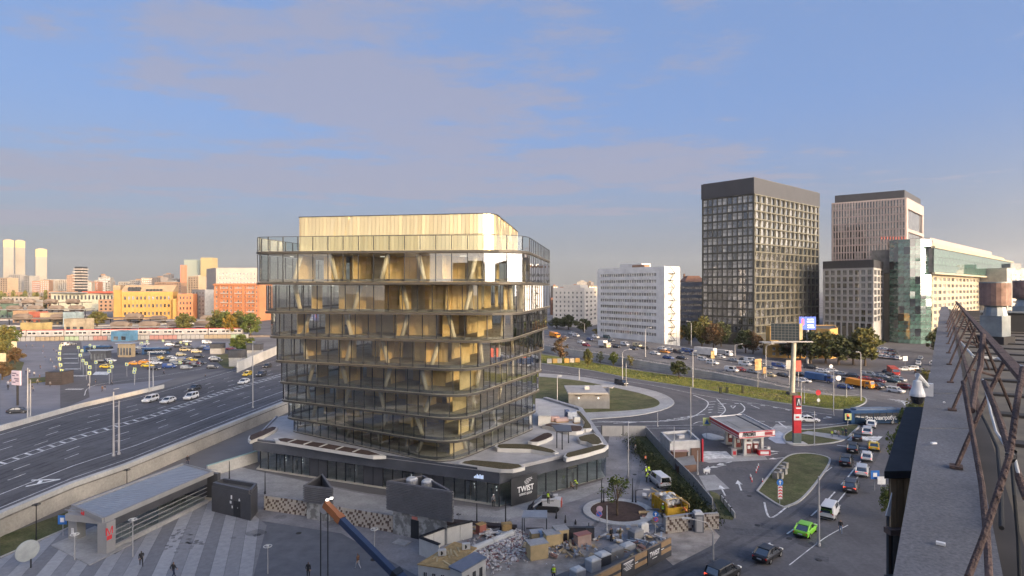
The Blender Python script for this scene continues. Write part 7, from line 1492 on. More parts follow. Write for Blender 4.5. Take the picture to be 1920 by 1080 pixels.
def mosaic(label, p0, p1, h, n_, rows=4):
    a, b_ = P(*p0), P(*p1); u = (b_ - a); L = u.length; u.normalize(); n = Vector((u.y, -u.x, 0)); an = math.atan2(u.y, u.x); o = thing('ramp_parapet', label, 'parapet', a)
    wall_line(MB(), [a, b_], .4, h).build('wall_face', concrete, o); w = L / n_; hh = h / rows; md = {m: MB().add([(-w / 2, -.06, -hh / 2), (w / 2, -.06, -hh / 2), (w / 2 - .08, -.10, hh / 2), (-w / 2 + .16, -.10, hh / 2), (-w / 2, .03, -hh / 2), (w / 2, .03, -hh / 2), (w / 2, .03, hh / 2), (-w / 2, .03, hh / 2)], [(0, 1, 2, 3), (4, 7, 6, 5), (0, 4, 5, 1), (1, 5, 6, 2), (2, 6, 7, 3), (3, 7, 4, 0)]).mesh('tile', m) for m in (tile_a, tile_b)}
    for i in range(n_):
        for r in range(rows): p = a + u * (i + .5) * w + n * .23; put('tile', md[tile_b if (i + r) % 3 == 0 and (i * 7 + r * 3) % 11 < 9 or (i * 5 + r) % 13 == 0 else tile_a], o, Matrix.Translation((p.x, p.y, (r + .5) * hh)) @ Matrix.Rotation(an, 4, 'Z'))
mosaic('brown and cream mosaic ramp parapet left of the small vent house', (497, 955), (580, 967), 2.0, 26, 6); mosaic('brown and cream mosaic ramp parapet between the two vent houses', (634, 978), (742, 998), 2.1, 32, 6); mosaic('mosaic parapet by the worksite gate, left of the grey cabin', (1246, 1000), (1302, 992), 2.1, 16, 6); mosaic('short mosaic parapet right of the grey cabin by the worksite gate', (1316, 992), (1346, 990), 2.0, 9, 6)
o = thing('site_cabin', 'narrow grey toilet cabin between the mosaic parapets', 'cabin', P(1309, 996)); p = P(1309, 996); MB().box(p + Z * 1.15, (1.1, 1.1, 2.3)).build('body', mat('cabin_grey', (.16, .17, .19), .5), o); MB().loft([[p + Vector((x * k, y * k, z)) for x, y in ((-.6, -.6), (.6, -.6), (.6, .6), (-.6, .6))] for k, z in ((1, 2.3), (.7, 2.6))]).build('roof', lampw, o); MB().box(p + Vector((0, -.56, 1.1)), (.75, .04, 1.9)).build('door', steel, o)

# ---------------------------------------------------------------- yard and worksite
ply = mat('plywood', (.42, .28, .12), .8, var=.3, scale=1.5); osb = mat('box_wood', (.52, .40, .22), .8, var=.15); white_b = mat('cabin_white', (.50, .50, .48), .6, var=.1)
o = thing('bus_shelter', 'small open shelter with a flat blue grey roof on thin dark legs', 'shelter', P(1003, 990)); q = [V2(P(x, y, 2.6)) for x, y in ((978, 970), (1026, 971), (1026, 957), (982, 957))]; MB().prism(q, 2.5, 2.65).build('roof', pav_roof, o); cc = sum(q, Vector((0, 0))) / 4
for p in q: p = cc + (p - cc) * .95; MB().box((p.x, p.y, 1.25), (.1, .1, 2.5)).build('leg', frame_dark, o)
MB().box((cc.x, cc.y + .9, 1.9), (3, .06, .08)).build('rail', frame_dark, o); MB().box((cc.x, cc.y + .7, .5), (2.2, .4, .06)).build('bench', frame_dark, o)
o = thing('planting_bed', 'long low dark bed edge running from the large vent house to the shelter', 'planter', P(900, 985)); wall_line(MB(), PL([(838, 982), (900, 988), (968, 994)]), 1.0, .5).build('bed_edge', mat('dark_bed', (.045, .035, .035), .7), o)
o = thing('bike_rack', 'row of thin grey bike hoops behind the long dark bed', 'bike rack', P(900, 978)); hm = MB().tube([(0, 0, 0), (0, 0, .8), (.4, 0, .8), (.4, 0, 0)], .03, 5).mesh('hoop', steel)
for i in range(20): put('hoop', hm, o, Matrix.Translation(P(860 + i * 5, 976 + i * .45)) @ Matrix.Rotation(1.2, 4, 'Z'))
# compact track loader
p = P(1026, 956); o = thing('track_loader', 'white compact track loader with a black cab and red rear in the yard', 'loader'); o.matrix_basis = Matrix.Translation(p) @ Matrix.Rotation(R(172), 4, 'Z') @ Matrix.Scale(1.1, 4)
def part(n, mb, m): k = put(n, mb.mesh(n, m)); k.parent = o; return k
for s in (1, -1): part('track', MB().loft([[Vector((x, s * .85 + w, z)) for x, z in ((-1.3, .1), (1.1, .1), (1.4, .45), (1.1, .75), (-1.3, .75), (-1.6, .45))] for w in (-.2, .2)]), tyre); part('lift_arm', MB().tube([(-1.3, s * .8, 1.7), (.6, s * .8, 1.5), (1.7, s * .8, .6)], [.14, .14, .1], 5), PAINT['white']); part('side_panel', MB().box((-.4, s * .7, 1.05), (1.9, .12, .6)), PAINT['white'])
part('cab', MB().loft([[Vector((x, y, z)) for x, y in ((-.8 + d, -.62), (.7 - d, -.62), (.7 - d, .62), (-.8 + d, .62))] for d, z in ((0, .75), (0, 1.3), (.12, 2.1))]), pav_dark); part('engine', MB().box((-1.35, 0, 1.1), (.8, 1.3, .9)), PAINT['white']); part('rear_door', MB().box((-1.8, 0, 1.05), (.14, 1.3, .8)), mat('loader_red', (.55, .08, .05), .5)); part('bucket', MB().loft([[Vector((x, y, z)) for x, z in ((1.7, .1), (2.5, .1), (2.1, .35), (1.8, .8))] for y in (-.95, .95)]), frame_dark)
# skip with rubble sacks
a, b_ = P(1221, 950), P(1250, 972); u = (b_ - a).normalized(); an = math.atan2(u.y, u.x); nrm = Vector((-u.y, u.x, 0)); c = (a + b_) / 2 + nrm * 1.6; o = thing('skip', 'yellow steel skip heaped with white rubble sacks in the yard', 'skip', c)
T_ = Matrix.Translation(c) @ Matrix.Rotation(an, 4, 'Z'); Ls = (b_ - a).length / 2; ym = mat('skip_yellow', (.55, .33, .03), .6, var=.2, scale=2)
for nm, bx in (('side', MB().box((0, -1.5, 1.0), (Ls * 2, .1, 1.9))), ('side', MB().box((0, 1.5, 1.0), (Ls * 2, .1, 1.9))), ('end', MB().box((-Ls, 0, 1), (.1, 3, 1.9))), ('end', MB().box((Ls, 0, .7), (.1, 3, 1.3))), ('floor', MB().box((0, 0, .2), (Ls * 2, 3, .15)))): put(nm, bx.mesh(nm, ym), o, T_)
for i in range(6): put('rib', MB().box((-Ls + .4 + i * Ls * .35, -1.6, 1.0), (.14, .1, 1.9)).mesh('rib', ym), o, T_)
def blob(r, seed, n=7, sq=.75):
    q = random.Random(seed); return [[Vector((r * math.sin(t) * math.cos(a) * q.uniform(.85, 1.1), r * math.sin(t) * math.sin(a) * q.uniform(.85, 1.1), r * sq * math.cos(t))) for a in [k * 6.283 / n for k in range(n)]] for t in (.25, .8, 1.5, 2.2, 2.9)]
sack_m = [MB().loft(blob(.42, k)).mesh('sack', mat('sack_white', (.55, .54, .52), .8)) for k in range(4)]
for i in range(34):
    s = put('rubble_sack', sack_m[i % 4], None, T_ @ Matrix.Translation((rnd.uniform(-Ls + .5, Ls * .35), rnd.uniform(-1.1, 1.1), 1.0 + rnd.random() * .9 + (.25 if i > 20 else 0))) @ Matrix.Rotation(rnd.uniform(0, 3), 4, 'Z')); tag(s, 'white rubble sack heaped in the yellow skip', 'sack', 'rubble sacks in the skip')
o = thing('timber_frame', 'bare timber frame leaning over the right side of the skip', 'timber frame', c + nrm * 2)
for a2, b2 in (((1222, 915), (1285, 955)), ((1248, 937), (1278, 933)), ((1278, 933), (1278, 960)), ((1292, 945), (1292, 966)), ((1258, 925), (1292, 945))): z0 = 1.6; MB().tube([P(*a2, 2.2), P(*b2, 2.0 if b2[1] < 955 else 0.1)], .09, 5).build('beam', osb, o)
# cabins, hoarding, crates, rubble
zr = 2.7; rq = [V2(P(x, y, zr)) for x, y in ((784, 1057), (843, 1066), (893, 1027), (852, 1016))]
H = House('site_cabin', 'white site cabin with a bare plywood roof and two air conditioners', 'cabin', rq, 0, zr - .1, white_b, ply, None, 0); k = H.edge((rq[0] + rq[1]) / 2); H.face(k, 3, 1, .6, 2.2, .45, .7, .12, (.3, .3), (wg_dark,), fr_white, 1); o = H.done(); cc = sum(rq, Vector((0, 0))) / 4
MB().prism([cc + (p - cc) * 1.03 for p in rq], zr - .1, zr).build('roof_board', ply, o)
for i in range(9): t, s_ = rnd.uniform(.1, .9), rnd.uniform(.15, .85); p = rq[0].lerp(rq[3], t).lerp(rq[1].lerp(rq[2], t), s_); MB().box((p.x, p.y, zr + .05), (rnd.uniform(.6, 2.2), .18, .06), rnd.uniform(0, 3)).build('loose_board', osb, o)
for px, py in ((829, 1042), (874, 1030)): p = P(px, py, zr); d = MB().box((p.x, p.y, zr + .36), (.85, .4, .62), .25).build('air_unit', lampw, o); put('fan_grille', MB().disc((p.x - .1, p.y - .22, zr + .36), .22, 12, 0, Matrix.Rotation(R(90), 4, 'X') @ Matrix.Rotation(0, 4, 'Z')).mesh('grille', frame_dark), d)
rq = [V2(P(x, y, 3.0)) for x, y in ((843, 1060), (866, 1070), (911, 1044), (889, 1034))]; H = House('guard_cabin', 'white guard cabin under a blue grey sheet roof at the plaza edge', 'cabin', rq, 0, 2.8, white_b, pav_roof, None, 0); k = H.edge((rq[1] + rq[2]) / 2); H.face(k, 3, 1, .5, 2.4, .5, .8, .12, (.3, .3), (wg_mid,), fr_grey, 1); o = H.done(); cc = sum(rq, Vector((0, 0))) / 4; MB().prism([cc + (p - cc) * 1.06 for p in rq], 2.8, 2.95).build('sheet_roof', mat('sheet_blue', (.16, .19, .25), .45), o); MB().tube([P(880, 1082, 1.0), P(905, 1062, 1.0)], .04, 5).build('hand_rail', steel, o)
o = thing('site_hoarding', 'black capped white hoarding corner behind the plywood roofed cabin', 'hoarding', P(786, 1045)); hl = [P(824, 1055), P(786, 1040), P(838, 1020), P(886, 1008)]
for a, b_ in zip(hl, hl[1:]):
    n_ = max(1, round((b_ - a).length / 2.2))
    for i in range(n_): c = a.lerp(b_, (i + .5) / n_); an = math.atan2((b_ - a).y, (b_ - a).x); put('panel', MB().box((0, 0, 1.0), ((b_ - a).length / n_ - .05, .1, 2.0)).mesh('panel', white_b), o, Matrix.Translation(c) @ Matrix.Rotation(an, 4, 'Z')); put('cap', MB().box((0, 0, 2.06), ((b_ - a).length / n_, .4, .12)).mesh('cap', frame_dark), o, Matrix.Translation(c) @ Matrix.Rotation(an, 4, 'Z'))
rb_ = MB(); rr = random.Random(9)
for i in range(1500):
    t = rr.random(); s_ = rr.gauss(0, .26); p = P(lerp(895, 985, t) + s_ * 42, lerp(1050, 1010, t) + s_ * 40); z = max(0, .75 - abs(s_) * 1.4) * rr.random(); l = rr.uniform(.07, .24)
    rb_.box(p + Z * (z + .1), (l * 1.4, l, l * .7), 0, 0 if rr.random() < .8 else 1, Matrix.Rotation(rr.uniform(0, 3), 4, 'Z') @ Matrix.Rotation(rr.uniform(-.7, .7), 4, 'X'))
tag(rb_.build('rubble', [mat('rubble_pale', (.60, .56, .53), .9, var=.2), mat('rubble_grey', (.32, .20, .19), .9)]), kind='stuff')
g = 'wooden crates round the rubble heap'
for px, py, s_, rz, m, top, lab in ((1007, 1045, (2.2, 1.5, 1.7), .35, osb, concrete, 'big plywood crate with a grey lid at the near right of the rubble'), (1034, 1024, (1.8, 1.5, 1.6), .3, osb, concrete, 'tall plywood crate left of the open doored one'), (1051, 1017, (1.6, 1.5, 1.7), .3, osb, concrete, 'plywood crate with an open dark doorway'), (1007, 1016, (1.6, 1.2, 1.2), .2, osb, mat('cloth_pale', (.5, .52, .58), .8), 'ochre crate under a pale cloth beyond the rubble'), (1022, 1019, (1.3, 1.0, 1.3), .3, mat('crate_blue', (.22, .32, .50), .6), mat('lid_blue', (.30, .40, .55), .6), 'pale blue crate among the plywood ones'), (1092, 1022, (1.9, 1.0, 1.3), .45, mat('crate_pink', (.38, .28, .24), .8), mat('crate_red', (.30, .14, .12), .8), 'pinkish brick stack by the black bins'), (950, 996, (1.2, .8, .9), .2, ply, ply, 'ochre crate with red rags at the end of the dark bed'), (902, 1003, (1.0, .8, 1.3), .7, mat('stack_red', (.32, .12, .09), .8), ply, 'reddish timber stack at the top of the rubble')):
    p = P(px, py); o = thing('crate', lab, 'crate', p, 0, g); MB().box(p + Z * (s_[2] / 2 + .06), s_, rz).build('body', m, o); MB().box(p + Z * (s_[2] + .1), (s_[0] + .1, s_[1] + .1, .08), rz).build('lid', top, o)
    for s2 in (-1, 1): q = p + Matrix.Rotation(rz, 3, 'Z') @ Vector((s2 * s_[0] * .3, 0, .03)); MB().box(q, (.15, s_[1], .06), rz).build('skid', osb, o)
    if 'doorway' in lab: q = p + Matrix.Rotation(rz, 3, 'Z') @ Vector((.3, -s_[1] / 2 - .012, .75)); MB().box(q, (.5, .03, 1.2), rz).build('doorway', frame_dark, o)
for (p0, p1, lab) in (((922, 1016), (960, 1000), 'long pale pipe lying on the rubble, farther from the cabin'), ((886, 1030), (922, 1016), 'long pale pipe lying on the rubble, next to the plywood roof')): o = thing('pipe', lab, 'pipe', P(*p0)); MB().tube([P(*p0, .75), P(*p1, .75)], .42, 10).build('pipe', white_b, o); MB().tube([P(*p1, .75), P(*p1, .75) + (P(*p1, .75) - P(*p0, .75)).normalized() * .15], .46, 10).build('collar', concrete_pale, o)
for px, py, s_, lab in ((1107, 1012, (.9, .7, 1.5), 'black tall bin beside the pinkish brick stack'), (1075, 1012, (3.2, .5, 1.5), 'black open railing screen behind the crates')): p = P(px, py); o = thing('bin' if 'bin' in lab else 'screen', lab, 'bin' if 'bin' in lab else 'screen', p); MB().box(p + Z * s_[2] / 2, s_).build('body', pav_dark, o); MB().box(p + Z * (s_[2] + .03), (s_[0] + .06, s_[1] + .06, .06)).build('cap', frame_dark, o)
ha, hb_ = P(1257, 1041), P(1078, 1138); u = (hb_ - ha).normalized(); L = (hb_ - ha).length; an = math.atan2(u.y, u.x); n = Vector((u.y, -u.x, 0)); n = n if n.y < 0 else -n
o = thing('site_hoarding', 'long tan hoarding with dark TWIST boards along the street', 'hoarding', ha); tan = mat('hoarding_tan', (.34, .23, .13), .7, var=.06); nb = 9
for i in range(nb):
    c = ha + u * L * (i + .5) / nb; put('panel', MB().box((0, 0, 1.35), (L / nb - .02, .22, 1.4)).mesh('panel', tan), o, Matrix.Translation(c) @ Matrix.Rotation(an, 4, 'Z')); put('skirt', MB().box((0, 0, .33), (L / nb, .3, .62)).mesh('skirt', pav_dark), o, Matrix.Translation(c) @ Matrix.Rotation(an, 4, 'Z')); put('band', MB().box((0, 0, 1.3), (L / nb - .02, .26, .3)).mesh('band', pav_dark), o, Matrix.Translation(c) @ Matrix.Rotation(an, 4, 'Z'))
for px, w, big in ((1217, 2.6, 1), (1161, 2.3, 0)):
    t = (1257 - px) / (1257 - 1078) * 1.0; c = ha + u * (L * t * .93) + n * .16; MB().box(c + Z * 1.2, (w, .06, 1.7), an).build('board', pav_dark, o)
    if big: text('lettering', 'TWIST', .75, frame_on(c + n * .05 + Z * 1.35, -u if u.x < 0 else u), white_l, o, .01, width=1.9, bold=.02); MB().box(c + n * .04 + Z * .85, (.9, .02, .06), an).build('small_print', white_l, o)
    else:
        for i in range(6): MB().box(c + n * .04 + Z * (1.85 - i * .16), (1.7 - (i % 3) * .4, .02, .05 if i else .12), an).build('small_print', white_l, o)
for t in (.12, .42, .46): c = ha + u * L * t + n * .15; MB().box(c + Z * 1.3, (.9, .02, .09), an).build('small_print', white_l, o)
g = 'grey tanks and boxes stored behind the tan hoarding'
for px, py, s_, m, lab in ((1112, 1068, (1.4, 1.1, 1.1), mat('tank_grey', (.38, .39, .41), .6), 'grey tank with a pale domed lid behind the hoarding, third from its gate end'), (1083, 1084, (1.3, 1.1, .9), MATS['tank_grey'], 'low pale domed tank nearest the viewer behind the hoarding'), (1130, 1056, (1.5, 1.2, 1.0), pav_dark, 'black box between the grey tanks behind the hoarding'), (1150, 1044, (2.0, 1.4, .9), mat('pallet_grey', (.25, .25, .25), .7), 'stack of dark grey pallets behind the hoarding'), (1176, 1030, (1.7, 1.0, .5), lampw, 'heap of white sheets behind the hoarding'), (1192, 1012, (1.6, 1.2, 1.1), MATS['pallet_grey'], 'dark pallet stack near the worksite entrance rack'), (1206, 1000, (1.3, .7, 1.1), lampw, 'white crate rack at the worksite entrance')):
    p = P(px, py); o = thing('storage_box', lab, 'container', p, 0, g); MB().box(p + Z * s_[2] / 2, s_, .6).build('body', m, o); r2 = Matrix.Rotation(.6, 3, 'Z'); MB().loft([[p + r2 @ Vector((x * s_[0] / 2 * k, y * s_[1] / 2 * k, s_[2] + z)) for x, y in ((-1, -1), (1, -1), (1, 1), (-1, 1))] for k, z in ((1.04, 0), (1.0, .12), (.55, .28))]).build('lid', lampw if 'tank' in lab else m, o)
db = MB(); dm_ = [mat('debris_%d' % i, c, .85, var=.3, scale=2) for i, c in enumerate(((.56, .54, .52), (.24, .23, .23), (.42, .32, .19), (.30, .17, .13), (.32, .36, .41)))]; rr = random.Random(31)
for i in range(240):
    px, py = rr.choice(((rr.uniform(1085, 1250), rr.uniform(995, 1050)), (rr.gauss(1195, 30), rr.gauss(1018, 14)), (rr.uniform(985, 1090), rr.uniform(1010, 1050)), (rr.gauss(915, 20), rr.gauss(1000, 8)), (rr.uniform(1205, 1250), rr.uniform(930, 990)), (rr.gauss(1052, 25), rr.gauss(1035, 8))))
    if (px - 1078) * 97 + (py - 1138) * 179 > -1500: continue
    l = rr.choice((.25, .4, .8, 1.6, 2.4)); w_ = rr.uniform(.06, .35) if l > 1 else l * rr.uniform(.4, 1); db.box(P(px, py) + Z * rr.uniform(.08, .5), (l, w_, rr.uniform(.04, .3)), 0, rr.choice((0, 0, 1, 1, 2, 2, 3, 4)), Matrix.Rotation(rr.uniform(0, 3.1), 4, 'Z') @ Matrix.Rotation(rr.gauss(0, .15), 4, 'Y'))
tag(db.build('construction_debris', dm_), kind='stuff')
# fences of the worksite
def panel_fence(label, pxs, h, step, m, name='site_fence', z=0.0):
    pts = PL(pxs, z); o = thing(name, label, 'fence', pts[0])
    for a, b_ in zip(pts, pts[1:]):
        n_ = max(1, round((b_ - a).length / step)); e = (b_ - a); an = math.atan2(e.y, e.x); pm_ = MB().box((0, 0, h / 2), (e.length / n_ - .06, .14, h)).mesh('panel', m); ps = MB().box((0, 0, h / 2 + .05), (.18, .22, h + .1)).mesh('post', frame_dark if m is not concrete else concrete)
        for i in range(n_): put('panel', pm_, o, Matrix.Translation(a.lerp(b_, (i + .5) / n_)) @ Matrix.Rotation(an, 4, 'Z')); put('post', ps, o, Matrix.Translation(a.lerp(b_, i / n_)) @ Matrix.Rotation(an, 4, 'Z'))
    return o
panel_fence('pale grey panel fence closing the far end of the yard', [(1128, 818), (1168, 818), (1210, 818)], 2.2, 4, mat('fence_pale', (.34, .335, .33), .7, var=.12, scale=.8, stretch=(1, 1, .3))); panel_fence('grey concrete slab fence between the yard and the filling station', [(1212, 818), (1255, 868), (1300, 915), (1336, 960)], 1.9, 2.6, concrete)
panel_fence('low white concrete fence ending in the grass by the yard gate', [(1352, 938), (1378, 972)], .8, 1.6, concrete_pale)
# grey transformer house on the round lawn
hq = [XY(1066, 150), XY(1143, 150), XY(1143, 161), XY(1067, 161)]; H = House('substation', 'low grey windowless house on the round dark lawn', 'substation', hq, 0, ztop(741, 150), mat('sub_grey', (.21, .205, .20), .8), roof_grey, None, .25); o = H.done(); MB().prism(quad_from(XY(1065, 149.5), XY(1140, 149.5), 11.5), H.z1 + .3, H.z1 + .7).build('roof_slab', concrete, o)
for px in (1085, 1122): p = XY(px, 149.8); MB().box((p.x, p.y, 2.9), (.3, .3, .25)).build('wall_lamp', lit, o); MB().box((p.x, p.y + .1, 3.5), (1.6, .3, .15)).build('door_canopy', frame_dark, o)
p = XY(1103, 152); MB().box((p.x, p.y + 3, H.z1 + 1.1), (1.2, 1.2, .8)).build('roof_vent', lampw, o); p = P(1132, 726, .1); struct(MB().box(p + Z * .2, (6, 3, .3), -.3).build('kerb_slab', concrete_pale))
g = 'dark bollard stumps on the sunlit strip'
for px, lab in ((1351, 'left dark stump of three on the sunlit strip'), (1363, 'middle dark stump of three on the sunlit strip'), (1393, 'tallest dark stump of three on the sunlit strip')): p = P(px, 737, .1); o = thing('stump', lab, 'bollard', p, 0, g); MB().box(p + Z * .8, (.6, .6, 1.6 if px < 1390 else 2.4)).build('body', mat('stump_green', (.04, .045, .02), .8), o); MB().box(p + Z * (1.64 if px < 1390 else 2.04), (.7, .7, .1)).build('cap', frame_dark, o)
g = 'concrete blocks at the left end of the sunlit strip'
for i, px in enumerate((1030, 1040, 1049, 1062, 1072, 1083)): p = P(px, 681 - i * .3, .1); o = tag(put('concrete_block', MB().box((0, 0, .9), (1.9, 1.2, 1.8)).mesh('block', (concrete_warm, ochre)[i % 2]), None, Matrix.Translation(p) @ Matrix.Rotation(rnd.uniform(-.3, .3), 4, 'Z')), ('grey' if i % 2 == 0 else 'orange lit') + ' block ' + ('nearest the glass tower', 'beside the thin reddish tree trunk', 'under the thin reddish tree', 'just right of the thin reddish tree', 'next to the last in the block row', 'last in the block row, farthest from the tower')[i], 'block', g)  # every other concrete block coloured ochre, painting the orange sunlight on it
g = 'rough concrete blocks on the grass wedge'
for i, (px, py) in enumerate(((1455, 897), (1460, 890), (1466, 884), (1472, 878), (1463, 897), (1470, 889))): p = P(px, py, .1); tag(put('concrete_block', MB().box((0, 0, .5), (.8, .8, 1.0)).mesh('block', mat('block_old', (.27, .26, .24), .9, var=.3)), None, Matrix.Translation(p) @ Matrix.Rotation(.7, 4, 'Z')), 'weathered grey concrete block in the cluster on the grass wedge', 'block', g)
g = 'red and white drive delineators'
dm = MB().tube([(0, 0, 0), (0, 0, .35)], .09, 6).tube([(0, 0, .35), (0, 0, .7)], .085, 6, 1).mesh('delineator', [sred, swhite])
for px, py in ((1422, 877), (1420, 882), (1418, 887), (1408, 899), (1410, 904), (1430, 905), (1407, 897)): tag(put('delineator', dm, None, Matrix.Translation(P(px, py))), 'small red and white post on the filling station drive', 'delineator', g)
# kiosks, shelters on the square
for (x0, x1, yt, yb, lab) in ((393, 415, 645, 664, 'concrete vent kiosk with a black louvred top, farthest left of three by the highway'), (428, 453, 657, 688, 'larger concrete vent kiosk with a black louvred top nearest the highway'), (462, 487, 646, 670, 'concrete vent kiosk with a black top close to the glass block')):
    d = 34100 / (yb - CY); z = ztop(yt, d); zm = z * .55; q = quad_from(XY(x0, d), XY(x1, d), 4); o = thing('vent_kiosk', lab, 'kiosk', Vector((*q[0], 0)), 0, 'vent kiosks by the highway'); c = sum(q, Vector((0, 0))) / 4; MB().prism([c + (p - c) * .94 for p in q], 0, zm).build('base', concrete, o); MB().prism(q, zm, z).build('louvre_box', pav_dark, o); MB().prism([c + (p - c) * 1.03 for p in q], z, z + .15).build('lid', frame_dark, o)
q = quad_from(P(85, 722), P(116, 722), 5); o = thing('info_box', 'dark brown slatted box on the paved square', 'kiosk', P(100, 722)); zz = ztop(698, P(85, 722).y); MB().prism(q, 0, zz).build('body', mat('box_brown', (.06, .05, .05), .7), o); MB().prism([p + Vector((0, 0)) for p in q], zz, zz + .12).build('lid', frame_dark, o); [MB().box(((q[0].x + q[1].x) / 2, q[0].y - .05, .4 + i * zz / 7), ((q[1] - q[0]).length, .1, .12)).build('slat', frame_dark, o) for i in range(7)]
for x0, x1, yt, yb, m, lab in ((167, 200, 656, 678, pav_dark, 'dark bus shelter with a pale curved roof on the square'), (218, 246, 643, 670, mat('kiosk_tan', (.34, .26, .16), .7), 'tan newspaper kiosk under a pale roof on the square')):
    d = 34100 / (yb - CY); z = ztop(yt, d); q = quad_from(XY(x0, d), XY(x1, d), 4); o = thing('bus_shelter', lab, 'shelter', Vector((*q[0], 0))); c = sum(q, Vector((0, 0))) / 4; MB().prism([c + (p - c) * .85 for p in q], 0, z - .5).build('body', m, o); MB().prism([c + (p - c) * 1.12 for p in q], z - .45, z - .1).build('roof', pav_roof, o)
    for i in range(5): p = q[0].lerp(q[1], (i + .5) / 5); MB().box((p.x, p.y + .25, z * .4), (.8, .08, z * .5)).build('pane', wg_mid, o)
struct(MB().prism([V2(P(x, y)) for x, y in ((395, 668), (440, 662), (470, 668), (435, 692), (420, 690))], 0, .14, bottom=False).build('lawn', grass_dark)); struct(MB().prism([V2(P(x, y)) for x, y in ((0, 700), (0, 668), (45, 680), (40, 695))], 0, .2, bottom=False).build('lawn', grass_dark)); struct(MB().prism([V2(P(x, y)) for x, y in ((50, 712), (112, 706), (113, 712), (52, 720))], 0, .4, bottom=False).build('lawn', grass_dark))
# mobile crane: its boom reaches up into the picture from the street below
tip, low = PD(612, 948, 36), PD(748, 1085, 33.2); dr = (tip - low).normalized(); base = low - dr * ((low.z - 3.2) / dr.z); o = thing('mobile_crane', 'blue telescopic crane boom with an orange tip reaching over the plaza', 'crane', (base.x, base.y, 0)); crane_b = mat('crane_blue', (.035, .055, .11), .4, var=.1); up_ = dr.cross(Vector((0, 0, 1))).normalized(); vv = up_.cross(dr)
def sect(a, b_, w, h, n_, m): MB().loft([[p + up_ * w * x + vv * h * y for x, y in ((-.5, -.35), (-.25, -.5), (.25, -.5), (.5, -.35), (.5, .5), (-.5, .5))] for p in (a, b_)]).build(n_, m, o)
Lb = (tip - base).length; pts = [base + dr * Lb * t for t in (0, .58, .80, .965)]
for i, (w, h) in enumerate(((.70, .75), (.55, .6), (.36, .42))): sect(pts[i], pts[i + 1], w, h, 'boom_section', crane_b); sect(pts[i + 1] - dr * .35, pts[i + 1] + dr * .02, w + .08, h + .1, 'boom_collar', frame_dark if i < 2 else mat('crane_orange', (.34, .13, .05), .5))
sect(pts[3], tip + dr * .15, .32, .5, 'boom_head', MATS['crane_orange']); MB().disc(tip - vv * .2, .32, 12, 0, Matrix(((dr.x, vv.x, up_.x, 0), (dr.y, vv.y, up_.y, 0), (dr.z, vv.z, up_.z, 0), (0, 0, 0, 1))), .3).build('sheave', steel, o)
for s in (-.15, .18): MB().box(tip + up_ * s + vv * .5, (.16, .16, .1)).build('head_lamp', lit, o)
for s in (-.22, .22): q = tip + Vector((s - .1, -.1, -.4)); MB().tube([q, Vector((q.x, q.y, 2.2))], .035, 5).build('rope', frame_dark, o)
q = tip + Vector((-.1, -.1, 0)); MB().box((q.x, q.y, 1.9), (.6, .3, .7)).build('hook_block', mat('hook_yellow', (.5, .35, .04), .5), o)
ct = Vector((base.x, base.y, 0)); yaw = math.atan2(dr.y, dr.x); MB().box(ct + Z * 1.3, (9, 2.6, .9), yaw).build('carrier', crane_b, o); MB().box(ct + Z * 2.3, (3, 2.4, 1.1), yaw).build('turntable', crane_b, o); MB().box(ct + Matrix.Rotation(yaw, 3, 'Z') @ Vector((-3.4, 0, 2.4)), (2, 2.5, 1.5), yaw).build('cab', PAINT['orange'], o)
for x in (-3, -1.5, 1.5, 3):
    for s in (1, -1): put('wheel', WHEEL, o, Matrix.Translation(ct + Matrix.Rotation(yaw, 3, 'Z') @ Vector((x, s * 1.15, .55))) @ Matrix.Rotation(yaw, 4, 'Z') @ Matrix.Scale(1.6, 4))
# satellite-like disc sign on the plaza
p = P(58, 1065); o = thing('round_board', 'grey round board tilted on a short dark post on the plaza', 'sign', p); MB().tube([p, p + Z * 1.0], .08, 6).build('post', frame_dark, o); MB().disc(p + Vector((-.4, 0, 1.9)), 1.15, 24, 0, Matrix.Rotation(R(90), 4, 'X') @ Matrix.Rotation(R(62), 4, 'Y'), .12).build('board', mat('board_grey', (.33, .36, .37), .5), o)

